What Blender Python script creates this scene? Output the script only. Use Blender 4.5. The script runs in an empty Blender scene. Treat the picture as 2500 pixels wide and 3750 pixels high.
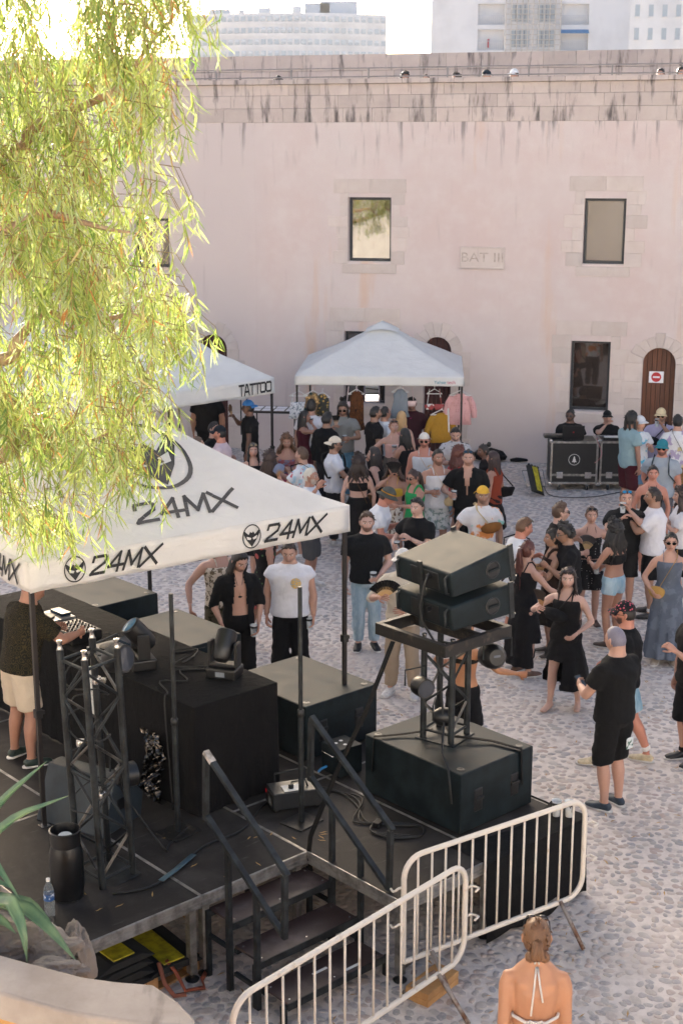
import bpy, bmesh, math, random
import numpy as np
from mathutils import Vector, Matrix, noise, geometry
R = math.radians
rnd = random.Random(7)
scene = bpy.context.scene
col = scene.collection

# ------------------------------------------------------------------ camera, sky, sun, exposure
PITCH = 14.0
CAM_H = 6.0
cd = bpy.data.cameras.new('camera')
cam = bpy.data.objects.new('camera', cd)
col.objects.link(cam)
cam.location = (0, 0, CAM_H)
cam.rotation_euler = (R(90 - PITCH), 0, 0)
cd.sensor_fit = 'VERTICAL'
cd.sensor_height = 36
cd.lens = 50
cd.clip_start = 0.1
cd.clip_end = 3000
cd.dof.use_dof = True
cd.dof.focus_distance = 14.0
cd.dof.aperture_fstop = 4.5
scene.camera = cam

SUN_EL, SUN_AZ = 12.0, -15.0          # degrees; azimuth from +Y (away from camera), negative is left
world = bpy.data.worlds.new('World')
scene.world = world
world.use_nodes = True
wn = world.node_tree
wn.nodes.clear()
sky = wn.nodes.new('ShaderNodeTexSky')
sky.sky_type = 'NISHITA'
sky.sun_disc = False
sky.sun_elevation = R(SUN_EL)
sky.sun_rotation = R(SUN_AZ)
sky.air_density = 0.6
sky.dust_density = 7.0
sky.ozone_density = 0.4
bgn = wn.nodes.new('ShaderNodeBackground')
bgn.inputs['Strength'].default_value = 0.15
won = wn.nodes.new('ShaderNodeOutputWorld')
wn.links.new(sky.outputs[0], bgn.inputs['Color'])
wn.links.new(bgn.outputs[0], won.inputs['Surface'])

sd = bpy.data.lights.new('sun', 'SUN')
sd.energy = 5.0
sd.angle = R(0.53)
sd.color = (1.0, 0.94, 0.86)
sun = bpy.data.objects.new('sun', sd)
col.objects.link(sun)
sdir = Vector((math.sin(R(SUN_AZ)) * math.cos(R(SUN_EL)), math.cos(R(SUN_AZ)) * math.cos(R(SUN_EL)), math.sin(R(SUN_EL))))
sun.rotation_euler = sdir.to_track_quat('Z', 'Y').to_euler()
sun.location = sdir * 60

vs = scene.view_settings
vs.view_transform = 'Standard'
vs.look = 'None'
vs.gamma = 1.0
vs.use_curve_mapping = False
vs.exposure = 2.1
scene.cycles.max_bounces = 6
scene.cycles.diffuse_bounces = 3
scene.cycles.glossy_bounces = 2
scene.cycles.transmission_bounces = 4
scene.cycles.transparent_max_bounces = 8
scene.cycles.volume_bounces = 0
scene.cycles.use_adaptive_sampling = True
scene.cycles.use_denoising = True

# ------------------------------------------------------------------ survey helpers (photo pixel -> place on a known plane)
FPX, CXP, CYP = 5208.0, 1250.0, 1875.0
CT, ST = math.cos(R(PITCH)), math.sin(R(PITCH))
def ray(px, py):
    x, y = (px - CXP) / FPX, -(py - CYP) / FPX
    return Vector((x, CT + y * ST, -ST + y * CT))
def G(px, py, z=0.0):
    d = ray(px, py); t = (z - CAM_H) / d.z
    return Vector((d.x * t, d.y * t, z))
def AtY(px, py, Y):
    d = ray(px, py); t = Y / d.y
    return Vector((d.x * t, Y, CAM_H + d.z * t))
def proj(p):
    z = p[1] * CT - (p[2] - CAM_H) * ST; y = p[1] * ST + (p[2] - CAM_H) * CT
    return (CXP + FPX * p[0] / z, CYP - FPX * y / z)
SA = R(42)
c0, s0 = math.cos(SA), math.sin(SA)
SO = (-1.80, 8.83)
DK = 0.70                                   # stage deck height
def S(u, v, z=DK):
    return Vector((SO[0] + u * c0 - v * s0, SO[1] + u * s0 + v * c0, z))

# ------------------------------------------------------------------ mesh helpers
class MB:
    def __init__(s): s.v = []; s.f = []
    def add(s, vs_, fs):
        b = len(s.v); s.v += [tuple(p) for p in vs_]; s.f += [tuple(i + b for i in f) for f in fs]; return s
    def frame(s, o, ex, ey, ez):
        o, ex, ey, ez = map(Vector, (o, ex, ey, ez))
        p = [o + a * ex + b * ey + c * ez for c in (0, 1) for b in (0, 1) for a in (0, 1)]
        return s.add(p, [(0, 2, 3, 1), (4, 5, 7, 6), (0, 1, 5, 4), (2, 6, 7, 3), (0, 4, 6, 2), (1, 3, 7, 5)])
    def box(s, x0, x1, y0, y1, z0, z1):
        return s.frame((x0, y0, z0), (x1 - x0, 0, 0), (0, y1 - y0, 0), (0, 0, z1 - z0))
    def bar(s, p0, p1, w, h=None, up=(0, 0, 1)):
        p0, p1 = Vector(p0), Vector(p1); h = h or w
        d = (p1 - p0); n = d.normalized(); u = Vector(up)
        if abs(n.dot(u)) > .98: u = Vector((0, 1, 0))
        a = n.cross(u).normalized(); b = a.cross(n).normalized()
        return s.frame(p0 - a * w / 2 - b * h / 2, d, a * w, b * h)
    def tube(s, pts, r, n=8, cap=True, flat=1.0, up=None):
        pts = [Vector(p) for p in pts]; m = len(pts)
        rs = r if hasattr(r, '__len__') else [r] * m
        b = len(s.v); prev = None
        for i, p in enumerate(pts):
            t = (pts[min(i + 1, m - 1)] - pts[max(i - 1, 0)]).normalized()
            if prev is None:
                u = Vector(up) if up else (Vector((0, 0, 1)) if abs(t.z) < .9 else Vector((1, 0, 0)))
                a = t.cross(u).normalized()
            else:
                a = (prev - t * prev.dot(t)).normalized()
            prev = a; c = t.cross(a)
            for k in range(n):
                an = 2 * math.pi * k / n
                s.v.append(tuple(p + a * (math.cos(an) * rs[i]) + c * (math.sin(an) * rs[i] * flat)))
        for i in range(m - 1):
            for k in range(n):
                k2 = (k + 1) % n
                s.f.append((b + i * n + k, b + i * n + k2, b + (i + 1) * n + k2, b + (i + 1) * n + k))
        if cap:
            s.f.append(tuple(b + k for k in range(n))[::-1]); s.f.append(tuple(b + (m - 1) * n + k for k in range(n)))
        return s
    def lathe(s, prof, n=20, o=(0, 0, 0), cap=True):
        b = len(s.v)
        for (r, z) in prof:
            for k in range(n):
                an = 2 * math.pi * k / n
                s.v.append((o[0] + r * math.cos(an), o[1] + r * math.sin(an), o[2] + z))
        for i in range(len(prof) - 1):
            for k in range(n):
                k2 = (k + 1) % n
                s.f.append((b + i * n + k, b + i * n + k2, b + (i + 1) * n + k2, b + (i + 1) * n + k))
        if cap:
            s.f.append(tuple(b + k for k in range(n))[::-1]); s.f.append(tuple(b + (len(prof) - 1) * n + k for k in range(n)))
        return s
    def grid(s, fn, nu, nv):
        b = len(s.v)
        for j in range(nv + 1):
            for i in range(nu + 1):
                s.v.append(tuple(fn(i / nu, j / nv)))
        w = nu + 1
        for j in range(nv):
            for i in range(nu):
                s.f.append((b + j * w + i, b + j * w + i + 1, b + (j + 1) * w + i + 1, b + (j + 1) * w + i))
        return s
    def sheet(s, fn, nu, nv, th):
        """grid surface with thickness along its normals"""
        P = np.array([[fn(i / nu, j / nv) for i in range(nu + 1)] for j in range(nv + 1)], float)
        du = np.gradient(P, axis=1); dv = np.gradient(P, axis=0)
        N = np.cross(du, dv); N /= (np.linalg.norm(N, axis=2, keepdims=True) + 1e-9)
        b = len(s.v); w = nu + 1; tot = w * (nv + 1)
        for Q in (P, P - N * th):
            s.v += [tuple(q) for q in Q.reshape(-1, 3)]
        for j in range(nv):
            for i in range(nu):
                q = (b + j * w + i, b + j * w + i + 1, b + (j + 1) * w + i + 1, b + (j + 1) * w + i)
                s.f.append(q); s.f.append(tuple(x + tot for x in q[::-1]))
        rim = [(j * w) for j in range(nv, -1, -1)] + list(range(1, w)) + [j * w + nu for j in range(1, nv + 1)] + [nv * w + i for i in range(nu - 1, -1, -1)]
        for a_, c_ in zip(rim, rim[1:]):
            s.f.append((b + a_, b + a_ + tot, b + c_ + tot, b + c_))
        return s
    def prism(s, poly, fn, d):
        """polygon (list of (x, y)) extruded: fn(x, y, h) -> point, h in (0, d)"""
        n = len(poly)
        tr = geometry.tessellate_polygon([[Vector((x, y, 0)) for x, y in poly]])
        b = len(s.v)
        for h in (d, 0):
            s.v += [tuple(fn(x, y, h)) for x, y in poly]
        for t in tr:
            s.f.append(tuple(b + i for i in t)); s.f.append(tuple(b + n + i for i in t[::-1]))
        for i in range(n):
            j = (i + 1) % n
            s.f.append((b + i, b + j, b + n + j, b + n + i))
        return s

def mesh_of(name, mb, m=None, smooth=False):
    me = bpy.data.meshes.new(name)
    me.from_pydata(mb.v, [], mb.f)
    if smooth:
        me.shade_smooth()
        if smooth != 'full':
            try: me.set_sharp_from_angle(angle=R(40))
            except Exception: pass
    if m: me.materials.append(m)
    return me
def fix_normals(me):
    bm = bmesh.new(); bm.from_mesh(me); bmesh.ops.recalc_face_normals(bm, faces=bm.faces); bm.to_mesh(me); bm.free()
def link(name, data, parent=None, loc=None, rz=None):
    o = bpy.data.objects.new(name, data); col.objects.link(o)
    if parent: o.parent = parent
    if loc is not None: o.location = loc
    if rz is not None: o.rotation_euler = (0, 0, rz)
    return o
def build(name, mb, m, parent=None, loc=None, rz=None, smooth=False, bevel=0, segs=2, fix=True):
    me = mesh_of(name, mb, m, smooth)
    if fix: 
        fix_normals(me)
    o = link(name, me, parent, loc, rz)
    if bevel:
        b = o.modifiers.new('bevel', 'BEVEL'); b.width = bevel; b.segments = segs; b.limit_method = 'ANGLE'; b.angle_limit = R(40)
    return o
def tag(o, label=None, cat=None, group=None, kind=None):
    if label: o['label'] = label
    if cat: o['category'] = cat
    if group: o['group'] = group
    if kind: o['kind'] = kind
    return o
def thing(name, label, cat, loc=(0, 0, 0), rz=0.0, group=None):
    o = bpy.data.objects.new(name, None); col.objects.link(o)
    o.empty_display_size = .2
    o.location = loc; o.rotation_euler = (0, 0, rz)
    return tag(o, label, cat, group)
def solo(name, mb, m, label, cat, loc=None, rz=None, group=None, **k):
    return tag(build(name, mb, m, None, loc, rz, **k), label, cat, group)
def mid(pts):
    return Vector((sum(p[0] for p in pts) / len(pts), sum(p[1] for p in pts) / len(pts), min(p[2] for p in pts)))

# ------------------------------------------------------------------ materials
MATS = {}
def lin(c):
    """'#rrggbb' or tuple -> linear rgba"""
    if isinstance(c, str):
        c = [int(c[i:i + 2], 16) / 255 for i in (1, 3, 5)]
        c = [x / 12.92 if x <= .04045 else ((x + .055) / 1.055) ** 2.4 for x in c]
    return (c[0], c[1], c[2], 1)
class NT:
    def __init__(s, name):
        s.m = bpy.data.materials.new(name); s.m.use_nodes = True; s.t = s.m.node_tree; s.b = s.t.nodes['Principled BSDF']; s.out = s.t.nodes['Material Output']
    def n(s, ty, **k):
        x = s.t.nodes.new(ty)
        for a, v in k.items(): setattr(x, a, v)
        return x
    def l(s, a, b): s.t.links.new(a, b)
    def val(s, x, key, v):
        if hasattr(v, 'is_linked') or isinstance(v, bpy.types.NodeSocket): s.l(v, x.inputs[key])
        else: x.inputs[key].default_value = v
    def coord(s, kind='Object', scale=(1, 1, 1), loc=(0, 0, 0)):
        tc = s.n('ShaderNodeTexCoord'); mp = s.n('ShaderNodeMapping')
        mp.inputs['Scale'].default_value = scale; mp.inputs['Location'].default_value = loc
        s.l(tc.outputs[kind], mp.inputs['Vector']); return mp.outputs[0]
    def noise(s, vec, scale, detail=4, rough=.55, out='Fac', dist=0):
        x = s.n('ShaderNodeTexNoise'); x.inputs['Scale'].default_value = scale; x.inputs['Detail'].default_value = detail
        x.inputs['Roughness'].default_value = rough; x.inputs['Distortion'].default_value = dist
        s.l(vec, x.inputs['Vector']); return x.outputs[out]
    def ramp(s, fac, stops, interp='LINEAR'):
        r = s.n('ShaderNodeValToRGB'); r.color_ramp.interpolation = interp
        el = r.color_ramp.elements
        while len(el) < len(stops): el.new(.5)
        for e, (p, c) in zip(el, stops): e.position = p; e.color = c if len(c) == 4 else (*c, 1)
        s.l(fac, r.inputs[0]); return r.outputs[0]
    def mix(s, fac, a, b, mode='MIX'):
        x = s.n('ShaderNodeMix'); x.data_type = 'RGBA'; x.blend_type = mode
        for i, v in ((0, fac), (6, a), (7, b)):
            if isinstance(v, bpy.types.NodeSocket): s.l(v, x.inputs[i])
            else: x.inputs[i].default_value = v if i == 0 else (tuple(v) if len(v) == 4 else (*v, 1))
        return x.outputs[2]
    def math(s, op, a, b=0.0, clamp=False):
        x = s.n('ShaderNodeMath'); x.operation = op; x.use_clamp = clamp
        for i, v in ((0, a), (1, b)):
            if isinstance(v, bpy.types.NodeSocket): s.l(v, x.inputs[i])
            else: x.inputs[i].default_value = v
        return x.outputs[0]
    def base(s, c):
        if isinstance(c, bpy.types.NodeSocket): s.l(c, s.b.inputs['Base Color'])
        else: s.b.inputs['Base Color'].default_value = c
    def rough(s, v):
        if isinstance(v, bpy.types.NodeSocket): s.l(v, s.b.inputs['Roughness'])
        else: s.b.inputs['Roughness'].default_value = v
    def bump(s, h, strength=.3, dist=.01):
        x = s.n('ShaderNodeBump'); x.inputs['Strength'].default_value = strength; x.inputs['Distance'].default_value = dist
        s.l(h, x.inputs['Height']); s.l(x.outputs[0], s.b.inputs['Normal'])
def plain(name, c, rough=.6, metal=0.0, var=.15, vscale=6.0, bump=.15, bscale=60.0, bdist=.004, spec=None, c2=None, patch=(.42, .62)):
    """painted, moulded, wooden, metal surfaces: a base colour, uneven wear, fine relief"""
    key = ('plain', name)
    if key in MATS: return MATS[key]
    t = NT(name); v = t.coord()
    b = lin(c)
    d = lin(c2) if c2 else tuple(x * (1 - var * 1.6) for x in b[:3]) + (1,)
    n1 = t.noise(v, vscale, 5, .6)
    t.base(t.mix(t.ramp(n1, [(patch[0], (0, 0, 0)), (patch[1], (1, 1, 1))]), b, d))
    n2 = t.noise(v, bscale, 3)
    rr = t.n('ShaderNodeMapRange'); t.l(n1, rr.inputs[0]); rr.inputs[3].default_value = max(0, rough - .12); rr.inputs[4].default_value = min(1, rough + .12)
    t.rough(rr.outputs[0]); t.b.inputs['Metallic'].default_value = metal
    if spec is not None: t.b.inputs['Specular IOR Level'].default_value = spec
    if bump: t.bump(n2, bump, bdist)
    MATS[key] = t.m
    return t.m
# ================================================================== THE SETTING
# ---- ground: mortar bed with river cobbles set in it
def mat_mortar():
    t = NT('mortar'); v = t.coord()
    n1 = t.noise(v, .7, 5, .6); n2 = t.noise(v, 9, 5, .65); n3 = t.noise(v, 60, 3, .6)
    c = t.mix(t.ramp(n1, [(.35, (0, 0, 0)), (.65, (1, 1, 1))]), lin('#cdc3bb'), lin('#d8ccc2'))
    c = t.mix(t.ramp(n2, [(.4, (0, 0, 0)), (.72, (1, 1, 1))]), c, lin('#b3a79f'))
    c = t.mix(t.ramp(t.noise(v, .28, 6, .7, dist=.5), [(.52, (0, 0, 0)), (.68, (.55, .55, .55))]), c, lin('#94887e'))
    t.base(c); t.rough(.9); t.bump(t.mix(.5, n2, n3), .6, .012)
    return t.m
M_mortar = mat_mortar()
def mat_cobble():
    t = NT('cobble_stone'); v = t.coord()
    a = t.n('ShaderNodeAttribute'); a.attribute_name = 'tint'
    c = t.ramp(a.outputs['Fac'], [(0, lin('#74767a')), (.22, lin('#999590')), (.42, lin('#83848a')), (.6, lin('#a39489')), (.76, lin('#9a857d')), (.9, lin('#ada196')), (1, lin('#6c6f74'))])
    n = t.noise(v, 25, 5, .6); n2 = t.noise(t.coord('Generated' if False else 'Object'), 1.3, 5, .65)
    c = t.mix(t.ramp(n, [(.4, (0, 0, 0)), (.75, (.55, .55, .55))]), c, lin('#b7aaa1'))
    c = t.mix(t.ramp(n2, [(.40, (.12, .12, .12)), (.68, (.8, .8, .8))]), c, lin('#bfb2aa'))
    t.base(c); t.rough(.62); t.bump(n, .25, .006)
    return t.m
M_cobble = mat_cobble()
ground = build('ground', MB().grid(lambda a, b: (-250 + 500 * a, -50 + 480 * b, 0), 12, 12), M_mortar)
tag(ground, 'pale mortar bed of the cobbled courtyard', 'ground', kind='structure')

def stone_verts(rx, ry, h, n, r, rings):
    V, Fc = [], []
    ph = [1 + r.uniform(-.16, .16) for _ in range(n)]
    for (q, z) in rings:
        for k in range(n):
            an = 2 * math.pi * k / n
            V.append((rx * q * ph[k] * math.cos(an), ry * q * ph[k] * math.sin(an), z * h))
    V.append((0, 0, h))
    for i in range(len(rings) - 1):
        for k in range(n):
            k2 = (k + 1) % n; Fc.append((i * n + k, i * n + k2, (i + 1) * n + k2, (i + 1) * n + k))
    b = (len(rings) - 1) * n
    for k in range(n): Fc.append((b + k, b + (k + 1) % n, len(V) - 1))
    return V, Fc
def tint(me, arr):
    a = me.attributes.new('tint', 'FLOAT', 'POINT'); a.data.foreach_set('value', np.asarray(arr, dtype=np.float32))
def make_cobbles():
    r = random.Random(3)
    spots = []
    y = 6.6; row = 0
    while y < 30.2:
        cell = .086 if y < 13 else (.096 if y < 20 else .115)
        hw = .26 * (y * CT + 1.6) + .5
        x = -hw + (row % 2) * cell * .5
        while x < hw:
            jx, jy = x + r.uniform(-.33, .33) * cell, y + r.uniform(-.33, .33) * cell
            big = r.random()
            k = .36 + .17 * big if big < .9 else .66
            if r.random() < .09: x += cell; continue
            spots.append((jx, jy, cell * k * r.uniform(.92, 1.2), cell * k * r.uniform(.62, .9), r.uniform(0, math.pi), r.uniform(.004, .0095), r.random()))
            x += cell
        y += cell * .86; row += 1
    def vis(s_):
        p = proj((s_[0], s_[1], 0)); du, dv = s_[0] - SO[0], s_[1] - SO[1]
        u, w = du * c0 + dv * s0, -du * s0 + dv * c0
        return 450 < p[0] < 2480 and p[1] < 3740 and not (-.1 < u < 4.2 and w > -.1) and not (2.0 < u < 4.2 and w > -1.1) and not (p[0] < 1100 and p[1] < 3500)
    cand = sorted([s_ for s_ in spots if vis(s_)], key=lambda q: q[1] - 30 * 0)[:300]
    ids = set(map(id, cand))
    variants = []
    for i in range(14):
        V, Fc = stone_verts(1, 1, 1, 11, r, [(1, -.4), (1, .25), (.82, .72), (.45, .95)])
        me = bpy.data.meshes.new('cobble'); me.from_pydata(V, [], Fc); me.shade_smooth(); me.materials.append(M_cobble); tint(me, [i / 13] * len(V)); variants.append(me)
    for s_ in cand:
        o = link('cobble', r.choice(variants), ground, (s_[0], s_[1], 0), s_[4]); o.scale = (s_[2], s_[3], s_[5])
    V, Fc, T = [], [], []
    for s_ in spots:
        if id(s_) in ids: continue
        far = s_[1] > 14
        v, f = stone_verts(s_[2], s_[3], s_[5], 6 if far else 8, r, [(1, -.2), (.8, .75)])
        ca, sa = math.cos(s_[4]), math.sin(s_[4]); b = len(V)
        V += [(s_[0] + p[0] * ca - p[1] * sa, s_[1] + p[0] * sa + p[1] * ca, p[2]) for p in v]
        Fc += [tuple(q + b for q in t_) for t_ in f]; T += [s_[6]] * len(v)
    me = bpy.data.meshes.new('cobbles'); me.from_pydata(V, [], Fc); me.shade_smooth(); me.materials.append(M_cobble); tint(me, T)
    tag(link('cobbles', me, ground), kind='stuff')
make_cobbles()

# ---- the courtyard wall
W0 = Vector((-1.76, 29.58, 0))
def wframe(a): return Vector((math.cos(a), math.sin(a), 0)), Vector((-math.sin(a), math.cos(a), 0))
def wp(px, py, a):
    d, n = wframe(a); r_ = ray(px, py); C = Vector((0, 0, CAM_H))
    t = n.dot(W0 - C) / n.dot(r_); P = C + r_ * t
    return (P - W0).dot(d), P.z
AR, AL = R(-14), R(-9)
def mat_plaster():
    t = NT('pink_plaster'); v = t.coord(); v2 = t.coord('Object', (1.4, 1, .16)); v3 = t.coord('Object', (3.2, 1, .30))
    sx = t.n('ShaderNodeSeparateXYZ'); tc = t.n('ShaderNodeTexCoord'); t.l(tc.outputs['Object'], sx.inputs[0])
    n1 = t.noise(v, .35, 6, .6); n2 = t.noise(v, 2.6, 6, .65); st = t.noise(v2, 1.0, 5, .6); st2 = t.noise(v3, 1.6, 5, .6); fine = t.noise(v, 30, 4, .6)
    c = t.mix(t.ramp(n1, [(.36, (0, 0, 0)), (.66, (1, 1, 1))]), lin('#c9b6b0'), lin('#ccc0bb'))
    c = t.mix(t.ramp(n2, [(.45, (0, 0, 0)), (.75, (.6, .6, .6))]), c, lin('#d2c8c2'))
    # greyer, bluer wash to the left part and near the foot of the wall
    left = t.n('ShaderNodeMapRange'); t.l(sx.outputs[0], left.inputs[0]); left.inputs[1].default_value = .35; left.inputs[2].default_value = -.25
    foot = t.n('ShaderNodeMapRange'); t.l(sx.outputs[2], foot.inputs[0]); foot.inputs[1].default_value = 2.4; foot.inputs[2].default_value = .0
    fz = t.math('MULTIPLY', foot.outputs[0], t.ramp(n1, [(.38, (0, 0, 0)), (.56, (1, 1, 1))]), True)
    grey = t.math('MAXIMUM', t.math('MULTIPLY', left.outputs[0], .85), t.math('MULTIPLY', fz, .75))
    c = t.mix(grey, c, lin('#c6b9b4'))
    # rusty and dark runs with a shape of their own
    c = t.mix(t.ramp(st, [(.60, (0, 0, 0)), (.72, (.55, .55, .55))]), c, lin('#cda583'))
    c = t.mix(t.ramp(st2, [(.62, (0, 0, 0)), (.78, (.45, .45, .45))]), c, lin('#a39590'))
    up = t.n('ShaderNodeMapRange'); t.l(sx.outputs[2], up.inputs[0]); up.inputs[1].default_value = 5.75; up.inputs[2].default_value = 6.7
    dk = t.math('MULTIPLY', t.ramp(t.noise(t.coord('Object', (5, 1, .5)), 1.3, 4, .55), [(.55, (0, 0, 0)), (.66, (1, 1, 1))]), up.outputs[0], True)
    c = t.mix(t.math('MULTIPLY', dk, .75), c, lin('#6d6562'))
    t.base(c); t.rough(.92); t.bump(t.mix(.4, n2, fine), .35, .02)
    return t.m
M_plaster = mat_plaster()
def mat_limestone(name, a, b, dark=.5, thr=(.56, .72), runs=False):
    t = NT(name); v = t.coord(); oi = t.n('ShaderNodeObjectInfo')
    vv = t.n('ShaderNodeVectorMath'); vv.operation = 'ADD'; t.l(v, vv.inputs[0]); cb = t.n('ShaderNodeCombineXYZ')
    t.l(t.math('MULTIPLY', oi.outputs['Random'], 37.0), cb.inputs[0]); t.l(t.math('MULTIPLY', oi.outputs['Random'], 11.0), cb.inputs[2]); t.l(cb.outputs[0], vv.inputs[1])
    mp = t.n('ShaderNodeMapping'); mp.inputs['Scale'].default_value = (3.2, 1, .55) if runs else (4, 1, .9); t.l(v if runs else vv.outputs[0], mp.inputs[0])
    n1 = t.noise(vv.outputs[0], 2.2, 6, .65); st = t.noise(mp.outputs[0], 1.5, 6, .62); fine = t.noise(vv.outputs[0], 40, 4, .6)
    c = t.mix(t.ramp(n1, [(.35, (0, 0, 0)), (.68, (1, 1, 1))]), lin(a), lin(b))
    hs = t.n('ShaderNodeMapRange'); t.l(oi.outputs['Random'], hs.inputs[0]); hs.inputs[3].default_value = .88; hs.inputs[4].default_value = 1.06
    mu = t.n('ShaderNodeVectorMath'); mu.operation = 'SCALE'; t.l(c, mu.inputs[0]); t.l(hs.outputs[0], mu.inputs['Scale'])
    c = t.mix(t.ramp(st, [(thr[0], (0, 0, 0)), (thr[1], (dark, dark, dark))]), mu.outputs[0], lin('#524b49'))
    t.base(c); t.rough(.9); t.bump(t.mix(.5, n1, fine), .4, .012)
    return t.m
M_parapet = mat_limestone('weathered_parapet_stone', '#b9aaa3', '#c6b9b0', .92, (.53, .66), True)
M_quoin = mat_limestone('pale_dressed_stone', '#c6b7ae', '#cec2ba', .35, (.58, .82))
M_cream = mat_limestone('cream_limestone', '#d2bda0', '#dccbb4', .2, (.6, .85))
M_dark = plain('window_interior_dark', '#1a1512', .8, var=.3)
M_frame = plain('dark_window_frame', '#23272e', .45, bump=.05)
def mat_pane(name, c, rough=.04, coat=0.0, spec=.8):
    t = NT(name); v = t.coord(); n = t.noise(v, 1.3, 3)
    t.base(t.mix(n, lin(c), tuple(x * .7 for x in lin(c)[:3]))); t.rough(rough); t.b.inputs['Specular IOR Level'].default_value = spec
    t.b.inputs['IOR'].default_value = 1.8
    t.b.inputs['Coat Weight'].default_value = coat; t.b.inputs['Coat Roughness'].default_value = .02
    t.bump(n, .03, .02)
    return t.m
M_pane = mat_pane('reflecting_window_glass', '#2b261f', .02, 1.0)
M_pane_brown = mat_pane('window_glass_with_brown_blind', '#6e5f56', .25, .3, .4)
M_pane_dark = mat_pane('dark_window_glass', '#3a302b', .03, .6)
def mat_wood(name, a, b, sc=(12, 12, .8)):
    t = NT(name); v = t.coord('Object', sc); n = t.noise(v, 2.0, 6, .6, dist=.6); oi = t.n('ShaderNodeObjectInfo')
    c = t.mix(t.ramp(n, [(.3, (0, 0, 0)), (.7, (1, 1, 1))]), lin(a), lin(b))
    mu = t.n('ShaderNodeVectorMath'); mu.operation = 'SCALE'; t.l(c, mu.inputs[0])
    hs = t.n('ShaderNodeMapRange'); t.l(oi.outputs['Random'], hs.inputs[0]); hs.inputs[3].default_value = .8; hs.inputs[4].default_value = 1.15; t.l(hs.outputs[0], mu.inputs['Scale'])
    t.base(mu.outputs[0]); t.rough(.6); t.bump(n, .3, .004); return t.m
M_door = mat_wood('brown_door_wood', '#4a2a1a', '#6a3d24')
M_door_red = mat_wood('dark_red_door_wood', '#35100f', '#4a1715')
M_pallet = mat_wood('pallet_wood', '#9c7145', '#bb8f5c', (3, 3, 3))

def arch(sa, sb, z0, zt, n=12):
    r_ = (sb - sa) / 2; cz = zt - r_; cs = (sa + sb) / 2
    return [(sa, z0), (sb, z0)] + [(cs + r_ * math.cos(math.pi * k / n), cz + r_ * math.sin(math.pi * k / n)) for k in range(0, n + 1)]
def rect(a, b, c, d): return [(a, c), (b, c), (b, d), (a, d)]
def holed_wall(name, parent, m, s_a, s_b, z0, z1, holes, depth=.32):
    V2 = [Vector(p) for p in rect(s_a, s_b, z0, z1)]; E = [(0, 1), (1, 2), (2, 3), (3, 0)]
    for h in holes:
        b = len(V2); V2 += [Vector(p) for p in h]; E += [(b + i, b + (i + 1) % len(h)) for i in range(len(h))]
    vo, eo, fo, *_ = geometry.delaunay_2d_cdt(V2, E, [], 1, 1e-5)
    def inside(p, poly):
        c = False
        for i in range(len(poly)):
            (x1, y1), (x2, y2) = poly[i], poly[i - 1]
            if (y1 > p[1]) != (y2 > p[1]) and p[0] < (x2 - x1) * (p[1] - y1) / (y2 - y1) + x1: c = not c
        return c
    mb = MB(); tri = []
    for f in fo:
        ce = sum((vo[i] for i in f), Vector((0, 0))) / len(f)
        if not any(inside(ce, h) for h in holes): tri.append(tuple(f))
    mb.add([(p.x, 0, p.y) for p in vo], tri)
    for h in holes:
        n = len(h)
        for i in range(n):
            a, b = h[i], h[(i + 1) % n]
            mb.add([(a[0], 0, a[1]), (b[0], 0, b[1]), (b[0], depth, b[1]), (a[0], depth, a[1])], [(0, 1, 2, 3)])
    mb.add([(s_a, 0, z1), (s_b, 0, z1), (s_b, .6, z1), (s_a, .6, z1), (s_a, .6, z0), (s_b, .6, z0), (s_a, 0, z0), (s_b, 0, z0)], [(0, 1, 2, 3), (3, 2, 5, 4), (0, 3, 4, 6), (1, 7, 5, 2)])
    return build(name, mb, m, parent, fix=False)
def window(parent, sa, sb, z0, z1, pane_mat, d=.14, fw=.055, bars=0):
    w = MB()
    for (a, b, c, e) in ((sa, sb, z0, z0 + fw), (sa, sb, z1 - fw, z1), (sa, sa + fw, z0 + fw, z1 - fw), (sb - fw, sb, z0 + fw, z1 - fw)):
        w.box(a + .001, b - .001, d, d + .06, c, e)
    o = build('window', w, M_frame, parent, bevel=.006)
    build('pane', MB().box(sa + fw, sb - fw, d + .025, d + .035, z0 + fw, z1 - fw), pane_mat, o)
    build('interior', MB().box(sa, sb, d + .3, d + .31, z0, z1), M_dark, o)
    return o
def block(parent, a, b, c, e, m, proud=.012, thick=.1, name='stone_block', j=.0025):
    return build(name, MB().box(a + j, b - j, -proud, thick, c + j, e - j), m, parent, bevel=.005, segs=2)
rq = random.Random(11)
def surround(parent, sa, sb, z0, z1):
    z = z0 - .05
    while z < z1 + .02:
        hgt = rq.uniform(.2, .32)
        for side in (-1, 1):
            wd = rq.uniform(.16, .42)
            if side < 0: block(parent, sa - wd, sa, z, z + hgt, M_quoin, rq.uniform(.008, .02))
            else: block(parent, sb, sb + wd, z, z + hgt, M_quoin, rq.uniform(.008, .02))
        z += hgt
    n = 2; w0 = sa - .3; w1 = sb + .3
    for k in range(n):
        block(parent, w0 + (w1 - w0) * k / n, w0 + (w1 - w0) * (k + 1) / n, z, z + .28, M_quoin, .014)
    block(parent, sa - .12, sb + .12, z0 - .24, z0 - .052, M_quoin, .02)

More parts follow.
